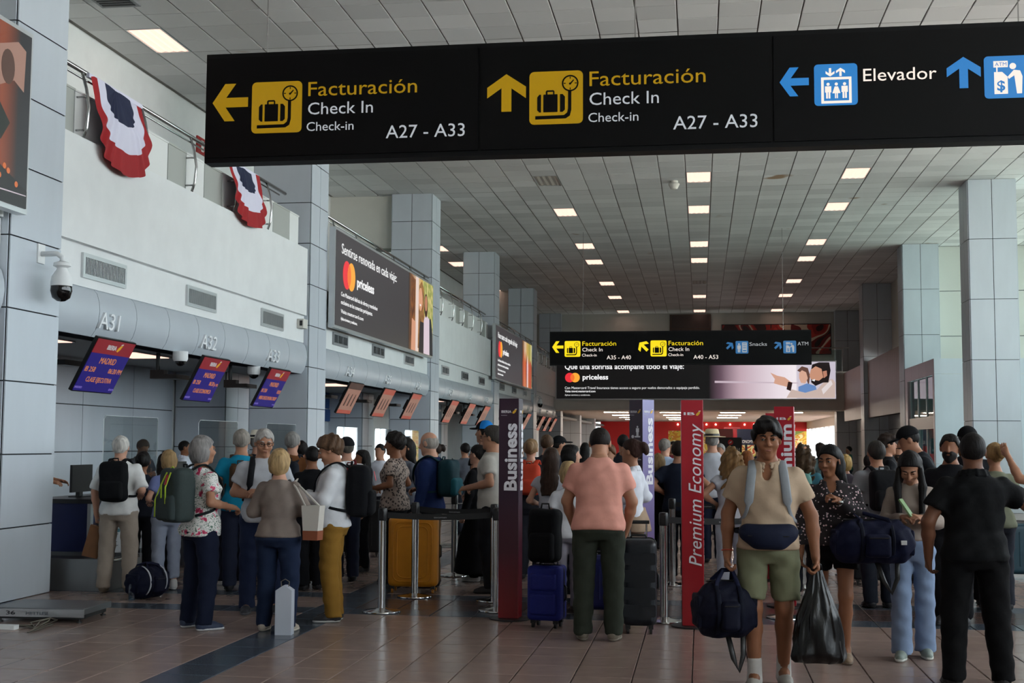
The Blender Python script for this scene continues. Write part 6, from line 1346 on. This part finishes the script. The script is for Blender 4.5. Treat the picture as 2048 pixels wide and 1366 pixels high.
suitcase('large mustard yellow ribbed suitcase behind the belt posts', 828, 1184, .53, .3, .80, 4, '#c07a0a', 'frame', '#a8690c', rough=.5)
suitcase('bright blue cabin suitcase with a black backpack resting on it', 1094, 1254, .30, .24, .53, -10, '#0b1a72', 'pocket', hard=False, trolley=.42)
suitcase('tall navy hard-shell suitcase beside the man in the peach shirt', 1278, 1262, .29, .42, .78, 4, '#10161f', 'h', trolley=.12)
suitcase('royal blue suitcase behind the legs of the man in the peach shirt', 1190, 1232, .36, .24, .56, 5, '#141c58', 'v')
suitcase('large navy suitcase beside the woman in floral shirt', 456, 1172, .46, .28, .72, 8, '#10172a', 'v', hard=False)
suitcase('black cabin suitcase tilted behind the blonde woman in taupe', 628, 1172, .26, .30, .56, 25, '#0c0c0f', 'pocket', hard=False, trolley=.35)
suitcase('big black suitcase behind the curly-haired man', 722, 1112, .62, .35, .78, 0, '#0b0b0d', 'v', hard=False)
suitcase('dark suitcase behind the woman in the dotted blouse', 1748, 1170, .46, .28, .62, -5, '#14161c', 'v', hard=False)
suitcase('teal suitcase at the right picture edge behind the guard', 2042, 1158, .5, .3, .66, 5, '#0f3a48', 'v')
suitcase('dark grey suitcase behind the girl with long brown hair', 1150, 1200, .36, .24, .66, 0, '#1a1a1e', 'pocket', hard=False, trolley=.3)
# backpack standing on the blue suitcase
p = un(1094, 1254, z=0); t = thing('backpack', 'black backpack standing on the bright blue cabin suitcase', 'backpack', (p[0]-.01, p[1]-.06, .56), R(-10))
f = soft_box((-.14, -.1, .0), (.14, .09, .46), .06, .012, .015, (.004, 22, 1)); v, q = f.mesh(); link('bag', np_mesh('bag', v, q, cloth_mat('#0c0d10', .7)), t)
f = soft_box((-.11, -.15, .02), (.11, -.06, .26), .035, .012, .01); v, q = f.mesh(); link('front_pocket', np_mesh('front_pocket', v, q, cloth_mat('#0c0d10', .7)), t)
MB().tube([(-.04, 0, .45), (-.03, 0, .5), (.03, 0, .5), (.04, 0, .45)], .009, 6).build('grab_handle', M_black, t, 'all')
# ------------------------------------------------------------------ bags in hands and on shoulders
def hand_world(D, sd, f=.1):
    S, E, W, fd = D['J'][sd]; return wpt(D, W+fd*f)
def duffel(label, c, L_, r, ang, col, stripes=None, roll=0., up=None, strap=True, z0=None):
    """soft travel bag, c = centre; handles rise to the point up"""
    t = thing('duffel_bag', label, 'bag', (c[0], c[1], c[2]-r), R(ang)); m = cloth_mat(col, .7)
    f = Field((-L_/2-.06, -r-.06, -.06), (L_/2+.06, r+.06, 2*r+.06), .013)
    for a, b in (((-L_/2+r*.75, 0, r), (L_/2-r*.75, 0, r)),): f.apply(('cone', V3(*a), r*.93, V3(*b), r*.93, .02, None))
    f.apply(('cone', V3(-L_/2+r*.6, 0, r*.7), r*.68, V3(L_/2-r*.6, 0, r*.7), r*.68, .05, None)); f.warp(.007, 42, 1.3); f.clip(V3(0, 0, .008), V3(0, 0, -1)); v, q = f.mesh(); link('bag', np_mesh('bag', v, q, m), t)
    MB().tube([(-L_/2+.06, 0, 1.93*r), (0, 0, 1.95*r), (L_/2-.06, 0, 1.93*r)], .006, 6).build('zip', M_black, t)
    for x in (-L_*.2, L_*.2):
        pts = [(x, -r*.965*math.cos(a_), r*.98-r*.965*math.sin(a_)) for a_ in np.linspace(-2.6, PI+.2, 18)]; nr = [(0, -math.cos(a_), -math.sin(a_)) for a_ in np.linspace(-2.6, PI+.2, 18)]
        MB().tube(pts, (.016, .004), 6, rz=nr).build('webbing', cloth_mat('#0c1020', .7), t, 'all')
    f = soft_box((-L_*.17, -r-.018, r*.35), (L_*.17, -r*.6, r*1.35), .03, .012, .006, (.003, 40, 1.)); v, q = f.mesh(); pkt = link('front_pocket', np_mesh('front_pocket', v, q, m), t)
    MB().tube([(-L_*.13, -r-.022, r*1.2), (L_*.13, -r-.022, r*1.2)], .004, 5).build('pocket_zip', M_black, pkt)
    for s_ in (-1, 1):
        pk = MB().rbox((s_*L_*.49-.02, -r*.5, r*.4), (s_*L_*.49+.02, r*.5, r*1.5), .02, 3, ax=0, e=.008).build('end_panel', m, t, True)
    if up is not None:
        a = math.atan2(0, 1); U = np.array(up)-np.array([c[0], c[1], c[2]-r]); ca, sa = math.cos(-R(ang)), math.sin(-R(ang)); U = np.array([U[0]*ca-U[1]*sa, U[0]*sa+U[1]*ca, U[2]])
        for s_ in (-1, 1): MB().tube([(-L_*.22, s_*r*.55, 1.6*r), (-L_*.18, s_*r*.4, 1.95*r), (U[0]-.03, U[1]+s_*.01, U[2]-.01), (U[0]+.03, U[1]+s_*.01, U[2]-.01), (L_*.18, s_*r*.4, 1.95*r), (L_*.22, s_*r*.55, 1.6*r)], (.015, .004), 6, rz=(0, 1, 0)).build('handle', cloth_mat('#141830', .7), t, 'all')
    if stripes:
        for x in (-.07, .07):
            MB().tube([(x*1.6, -r*.93*math.cos(a_), r-r*.93*math.sin(a_)+.004) for a_ in np.linspace(-1.35, .9, 12)], (.012, .004), 6, rz=(0, -1, .2)).build('stripe', mat('stripe_'+stripes, stripes, .7), t, 'all')
    if strap: MB().tube([(L_*.3, -r*.3, .05), (L_*.3, -r*.3, -.1), (L_*.22, -r*.3, -.2), (L_*.12, -r*.3, -.12), (L_*.02, -r*.3, .03)], (.018, .003), 6, rz=(0, 1, 0)).build('shoulder_strap', M_black, t, 'all')
    return t
hw = hand_world(PP['beige'], 1); c = np.array([un(1449, 1216, y=hw[1]-.02)[0], hw[1]-.02, un(1449, 1216, y=hw[1])[2]])
duffel('navy duffel bag hanging from the hand of the man in shorts', c, .36, .19, 12, '#0b0e20', up=hw, strap=True)
def fannypack():
    D = PP['beige']; b = D['To'](tsurf(D, 0, 1.0, 1, .05)); t = thing('waist_bag', 'navy waist bag around the man in the beige polo shirt', 'bag', tuple(wpt(D, b)), R(D['face'])); s = D['s']
    f = Field((-.25, -.12, -.14), (.25, .1, .14), .012); f.apply(('cone', V3(-.13, -.02, .015), .06, V3(.13, -.02, .015), .06, .02, None)); f.apply(('cone', V3(-.07, -.01, -.03), .06, V3(.07, -.01, -.03), .06, .05, None)); f.warp(.003, 26, 2.); v, q = f.mesh(); v[:, 1] -= 1.2*v[:, 0]**2
    link('pouch', np_mesh('pouch', v*s, q, cloth_mat('#161c30', .7)), t); MB().tube([(-.13, .032, .0), (0, .048, .0), (.13, .03, .0)], .004, 6).build('zip', M_black, t)
    pts = []
    for a in np.linspace(-75, 255, 22):
        x, y = .2*D['g']*math.cos(R(a)), .158*D['g']*math.sin(R(a))+.01; pts.append((x*s, (y-b[1])*s, .02))
    MB().tube(pts, (.004, .018), 6, rz=(0, 0, 1)).build('belt', cloth_mat('#10131e', .7), t, 'all')
fannypack()
def plastic_bag():
    D = PP['beige']; hw = hand_world(D, -1, .09); c = un(1637, 1240, y=hw[1]); t = thing('plastic_bag', 'shiny black plastic carrier bag in the hand of the man in shorts', 'bag', (hw[0], hw[1], un(1637, 1325, y=hw[1])[2])); H = hw[2]-t.location.z; cx = c[0]-hw[0]
    def fn(u, v):
        w = np.interp(v, [0, .05, .5, .8, 1], [.14, .168, .135, .065, .03]); d = np.interp(v, [0, .08, .5, .8, 1], [.05, .1, .08, .045, .02]); a = 2*PI*u
        x = cx*(1-v**1.3)+w*math.copysign(abs(math.cos(a))**.8, math.cos(a)); y = d*math.copysign(abs(math.sin(a))**.8, math.sin(a)); k = .012*math.sin(7*a+9*v)*(1-v)+.006*math.sin(13*a-7*v)
        return (x+k, y+k, H*v+.01*math.sin(3*a)*(1-v)*(v > .02))
    m = mat('black_polythene', '#060608', .28, spec=.4, bump=.5, bscale=22, stretch=(1, 1, .25)); g = MB().grid(fn, 48, 26); n = 49; g.f.append(tuple(range(47, -1, -1))); g.m.append(0); g.build('sack', m, t, 'all')
    for s_ in (-1, 1): MB().tube([(s_*.03, s_*.015, H-.01), (s_*.022, s_*.01, H+.03), (0, 0, H+.045)], (.012, .003), 6, rz=(0, 1, 0)).build('handle', m, t, 'all')
plastic_bag()
D = PP['white']; hw = hand_world(D, -1, .1); t = thing('paper_bag', 'brown kraft paper bag in the hand of the white-haired man', 'bag', (hw[0], hw[1], hw[2]-.36)); mb = MB().prism([(-.09, 0), (.07, .0), (.08, .33), (-.08, .33)], -.04, .04); mb.xf(Matrix.Translation((-.06, 0, .0)) @ Matrix.Rotation(R(14), 4, 'Y') @ Matrix.Rotation(R(20), 4, 'Z')); mb.build('bag', mat('kraft', '#80583a', .8, var=.1, scale=12), t)
for s_ in (-1, 1): MB().tube([(-.05, s_*.03, .3), (-.01, s_*.01, .37), (.02, s_*.03, .31)], .003, 5).build('handle', mat('kraft', '#80583a', .8), t)
D = PP['dots']; c = un(1745, 1082, y=9.62); t = duffel('large navy duffel bag carried at the hip of the woman in the dotted blouse', c, .54, .165, 8, '#0f142e', up=un(1712, 1022, y=9.7), strap=True)
MB().box((.16, -.168, .15), (.20, -.15, .18)).build('patch', M_white, t)
p = un(294, 1196, z=0); duffel('navy duffel bag with white stripes on the floor at counter A31', (p[0], p[1], .17), .42, .17, 70, '#12162a', stripes='#b9bcc6', up=(p[0], p[1], .36), strap=False)
t = thing('water_bottle', 'small blue-capped water bottle tucked beside the striped duffel bag', 'bottle', (p[0]-.07, p[1]-.2, .0)); MB().lathe([(.03, 0), (.034, .02), (.034, .14), (.014, .18), (.014, .2)], 14).build('bottle', glass_mat('bottle_pet', '#a8d0e8', .2), t, True); MB().lathe([(.017, .195), (.017, .215)], 12).build('cap', mat('blue_cap', '#2a7ac0', .4), t)
p = un(570, 1268, z=0); t = thing('carton_bag', 'tall white carton bag standing between the feet of the blonde woman in taupe', 'bag', (p[0], p[1]-.02, 0), R(5)); mc = mat('white_carton', '#b9bfca', .6); MB().rbox((-.07, -.05, 0), (.07, .05, .36), .004, 1).build('carton', mc, t); MB().prism([(-.07, .36), (.07, .36), (.01, .40), (-.01, .40)], -.05, .05).build('folded_top', mc, t); MB().tube([(-.03, 0, .39), (-.035, 0, .43), (0, 0, .45), (.035, 0, .43), (.03, 0, .39)], .004, 6).build('handle', mat('grey_cord', '#6a6458', .7), t)
D = PP['taupe']; c = un(626, 1046, y=10.38); t = thing('tote_bag', 'white shoulder tote with tan base on the blonde woman in taupe', 'bag', (c[0], 10.38, c[2]-.14), R(-10))
MB().prism([(-.068, .075), (.068, .075), (.085, .285), (-.085, .285)], -.05, .05).build('bag', mat('white_leather', '#c8c3ba', .5), t); MB().prism([(-.066, .0), (.066, .0), (.07, .078), (-.07, .078)], -.052, .052).build('base', mat('tan_leather', '#8a4a2c', .5), t)
sh = wpt(D, D['To']((.13, -.01, 1.46)))-np.array([c[0], 10.38, c[2]-.14])
for s_ in (-1, 1): MB().tube([(s_*.05-.01, s_*.03, .28), ((sh[0]+s_*.05)*.5, sh[1]*.5-.09, (sh[2]+.28)*.55), (sh[0]+.01, sh[1]+s_*.03-.03, sh[2]-.04), (sh[0], sh[1]+.05, sh[2]+.0)], (.010, .004), 6, rz=(0, -1, 0)).build('strap', mat('white_leather', '#c8c3ba', .5), t, 'all')
D = PP['jeansgirl']; hw = (hand_world(D, 1, .08)+hand_world(D, -1, .08))/2; t = thing('phone', 'phone in a pale green case held by the girl in jeans', 'phone', tuple(hw+np.array([0, -.0, .0])), R(62)); mb = MB().rbox((-.035, -.006, 0), (.035, .006, .15), .008, 3, ax=1); mb.xf(Matrix.Rotation(R(-35), 4, 'X')); mb.build('case', mat('green_case', '#7f9f6c', .5), t)
D = PP['khaki']; hw = (hand_world(D, 1, .1)+hand_world(D, -1, .1))/2; t = thing('phone', 'dark phone held by the curly-haired man in khaki trousers', 'phone', tuple(hw), R(95)); mb = MB().rbox((-.035, -.005, 0), (.035, .005, .14), .008, 3, ax=1); mb.xf(Matrix.Rotation(R(-30), 4, 'X')); mb.build('case', M_black, t)
for key, sd, cl, lb in (('beige', 1, '#c0402a', 'orange wristband of the man in shorts'), ('dots', -1, '#b9b9b9', 'silver wristwatch of the woman in the dotted blouse')):
    S, E, W, fd = PP[key]['J'][sd]; w = wpt(PP[key], W-fd*.02); e = wpt(PP[key], W+fd*.02)-wpt(PP[key], W); e /= np.linalg.norm(e); a = np.cross(e, [0, 0, 1.]) if abs(e[2]) < .9 else np.array([1., 0, 0]); a /= np.linalg.norm(a); b = np.cross(e, a)
    t = thing('wristband' if key == 'beige' else 'wristwatch', lb, 'wristwatch' if key != 'beige' else 'wristband', tuple(w)); MB().tube([a*.032*math.cos(q)+b*.032*math.sin(q) for q in np.linspace(0, 2*PI, 17)], (.010, .004), 6).build('band', mat('band_'+cl, cl, .4), t, 'all')
    if key == 'dots': MB().lathe([(.018, -.004), (.018, .006), (.015, .008)], 14, (0, -.036, 0)).build('dial', M_white, t)
# beige sweater knotted round the hips
D = PP['bunw']; t = thing('tied_sweater', 'beige sweater tied around the hips of the woman in the white shirt', 'sweater', tuple(wpt(D, (0, 0, .80))), R(D['face'])); s = D['s']
f = Field((-.26, -.26, -.06), (.26, .26, .32), .016); f.apply(('loft', [(.0, .215, .175, -.03), (.12, .20, .155, -.02), (.2, .185, .135, 0), (.24, .17, .125, 0)], np.eye(3, dtype=np.float32), V3(0, 0, 0), .02)); f.apply(('cone', V3(.02, .13, .2), .045, V3(.06, .16, .0), .03, .03, None)); f.apply(('cone', V3(-.02, .13, .2), .045, V3(-.08, .16, -.0), .03, .03, None)); f.warp(.008, 18, 1.); v, q = f.mesh(); link('knit', np_mesh('knit', v*s, q, cloth_mat('#a9927c')), t)
# ------------------------------------------------------------------ check-in desks
M_deskb = mat('desk_blue', '#16245c', .4); M_desk = mat('desk_grey', '#6a6e72', .45); M_top = mat('desk_top', '#24262a', .35); M_paper = mat('notice_paper', '#c9cdd0', .7)
def desk(y0, label, notices):
    t = thing('check_in_desk', label, 'desk', (XL-.75, y0, 0)); L_ = 1.75
    MB().box((0, 0, 0), (.62, L_, .87)).build('body', M_deskb, t); MB().box((.62, .22, .12), (.635, L_-.1, .8)).build('front_panel', M_desk, t); MB().box((-.1, -.03, .87), (.72, L_+.03, .92)).build('worktop', M_top, t)
    MB().box((.62, -.02, 0), (.66, .05, .87)).build('edge_strip', M_alu, t)
    for k in range(notices):
        n = MB().box((.636, .3+k*.62, .26), (.64, .82+k*.62, .78)).build('notice', M_paper, t)
        MB().box((.64, .34+k*.62, .70), (.642, .78+k*.62, .76)).build('notice_heading', mat('teal_print', '#4a7a84', .7), n); MB().box((.64, .34+k*.62, .5), (.642, .78+k*.62, .54)).build('notice_heading', mat('teal_print', '#4a7a84', .7), n)
        for q in range(8): MB().box((.64, .36+k*.62, .34+q*.045+(.04 if q > 3 else 0)), (.6412, .74+k*.62-.03*(q % 3), .348+q*.045+(.04 if q > 3 else 0))).build('notice_line', mat('grey_print', '#6a6e74', .8), n)
    m = thing('computer_monitor', 'dark computer monitor standing on the %s' % label.split(' with')[0], 'computer monitor', (XL-.5, y0+.55, .92)); MB().box((-.02, -.25, .06), (.01, .25, .38)).build('screen', M_black, m); MB().box((-.05, -.04, 0), (.0, .04, .1)).build('stand', M_black, m); MB().box((-.1, -.12, 0), (.06, .12, .012)).build('foot', M_black, m)
    g = thing('plexiglass_screen', 'clear plexiglass shield on the %s' % label.split(' with')[0], 'screen', (XL-.12, y0+.3, .92)); MB().rbox((-.004, 0, .08), (.004, 1.5, .96), .06, 4, ax=0).build('pane', M_plexi, g)
    for yy in (.05, 1.42): MB().box((-.03, yy, 0), (.03, yy+.03, .12)).build('foot', M_alu, g)
    pts = [(0, 0, .08), (0, 0, .92), (0, .06, .96), (0, 1.5, .96), (0, 1.5, .08)]; MB().tube(pts, .004, 5).build('edge', mat('plexi_edge', '#dfe6e6', .2), g)
for k, (y0, nm, n) in enumerate(((13.75, 'A31', 2), (16.6, 'A32', 1), (19.4, 'A33', 1), (23.4, 'A34', 0), (26.3, 'A35', 0), (29.1, 'A36', 0))):
    desk(y0, 'blue check-in desk at counter %s with grey front panel' % nm, n)
def conveyor(y0, label):
    t = thing('baggage_conveyor', label, 'conveyor', (XL-.2, y0, 0)); ms = mat('dull_steel', '#8a8c8e', .35, .8)
    MB().box((-.6, 0, 0), (.75, .06, .33)).build('side_panel', ms, t); MB().box((-.6, .8, 0), (.75, .86, .33)).build('side_panel', ms, t); MB().box((.69, .06, 0), (.75, .8, .29)).build('end_panel', ms, t); MB().box((-.6, .06, .2), (.69, .8, .29)).build('rubber_belt', M_black, t)
    MB().tube([(.72, .06, .3), (.72, .8, .3)], .03, 10).build('end_roller', M_chrome, t, True)
conveyor(12.85, 'steel baggage conveyor beside the first column at counter A31'); conveyor(15.65, 'steel baggage conveyor between counters A31 and A32'); conveyor(18.45, 'steel baggage conveyor between counters A32 and A33')
# platform scale at the lower left
p = un(92, 1246, z=0); t = thing('platform_scale', 'low steel platform scale on the floor at the lower left', 'scale', (p[0]-.1, p[1]+.3, 0), R(3))
MB().rbox((-.42, -.3, .07), (.42, .3, .125), .01, 2, ax=2, e=.004).build('platform', mat('dull_steel', '#8a8c8e', .35, .8), t); MB().box((-.425, -.306, .05), (.425, -.3, .118)).build('front_skirt', mat('bright_steel', '#b9bcc0', .25, .9), t); MB().box((-.38, -.27, .03), (.38, .27, .07)).build('frame', M_dark, t)
for a in (-1, 1):
    for b in (-1, 1): MB().lathe([(.025, 0), (.025, .01), (.01, .012), (.01, .04)], 10, (a*.36, b*.25, 0)).build('foot', M_black, t)
tfit('number', '36', -.28, -.2, .068, .035, M_dark, t, y=-.31); tfit('lettering', 'METTLER', -.1, .1, .07, .025, mat('grey_print', '#6a6e74', .8), t, y=-.31)
p2 = un(14, 1258, z=0); t = thing('power_adapter', 'white power strip with tangled cables on the floor at the left edge', 'power strip', (p2[0], p2[1], 0)); MB().rbox((-.09, -.04, 0), (.09, .04, .035), .012, 3, ax=2).build('strip', M_white, t)
for k in range(4):
    a = random.uniform(0, 6); MB().tube([(.05*k-.1, 0, .03), (.1+.06*k, .1+.05*k, .012), (.25+.02*k, .02-.08*k, .01), (.1+.05*k, .2+.06*k, .03), (.2, .35, .05)], .006, 5).build('cable', mat('grey_cable', '#7a7468', .6), t, 'all')
# baggage cart behind the belts
p = un(892, 1158, z=0); t = thing('baggage_cart', 'steel baggage cart behind the belts near the woman in black', 'cart', (p[0]-.6, p[1]+3.2, 0), R(15))
for x in (-.28, .28): MB().tube([(x, -.4, .12), (x, .4, .12), (x, .42, .6), (x, .36, 1.0)], .016, 8).build('side_rail', M_steel, t, 'all')
for k in range(4): MB().tube([(-.28, -.35+k*.22, .13), (.28, -.35+k*.22, .13)], .010, 6).build('cross_bar', M_steel, t)
for z in (.45, .7): MB().tube([(-.28, .41, z), (.28, .41, z)], .010, 6).build('cross_bar', M_steel, t)
MB().tube([(-.28, .36, 1.0), (.28, .36, 1.0)], .018, 8).build('push_handle', M_black, t)
for x, y in ((-.24, -.35), (.24, -.35), (-.26, .35), (.26, .35)):
    mb = MB().lathe([(.02, -.015), (.055, -.013), (.055, .013), (.02, .015)], 14); mb.xf(Matrix.Translation((x, y, .056)) @ Matrix.Rotation(PI/2, 4, 'Y')); mb.build('wheel', M_black, t)
# airline boards in the far lobby
def board(px, py0, py1, w, Y, label, col, txt=None, logo=False):
    p = un(px, py0, y=Y); q = un(px, py1, y=Y); t = thing('airline_board', label, 'sign', (p[0], Y, q[2])); h = p[2]-q[2]; MB().box((-w/2, 0, 0), (w/2, .12, h)).build('panel', mat('board_'+col, col, .4), t); MB().box((-.06, .02, -q[2]), (.06, .1, 0)).build('post', M_dark, t)
    if txt: tfit('lettering', txt, -w*.4, w*.4, h*.12, h*.2, M_white, t)
    if logo: flat('logo', circ(0, h*.68, h*.18, 20), mat('logo_red', '#c0202c', .4), t); flat('logo_bird', [(-h*.12, h*.6), (h*.04, h*.63), (h*.1, h*.78), (-h*.02, h*.72)], M_white, t, y=-.006)
board(1449, 858, 890, .9, 70., 'smaller dark red airline board hanging in the far lobby', '#5c0f18', 'BUSINESS'); board(1464, 854, 886, .9, 72., 'taller dark red airline board in the far lobby', '#7a0f1c', 'BUSINESS'); board(1461, 875, 905, 1.1, 64., 'black airline board with round red logo reading Turkish in the far lobby', '#14161c', 'TURKISH', True); board(1492, 858, 890, .9, 66., 'black and blue airline board in the far lobby', '#141c34', 'ECONOMY')
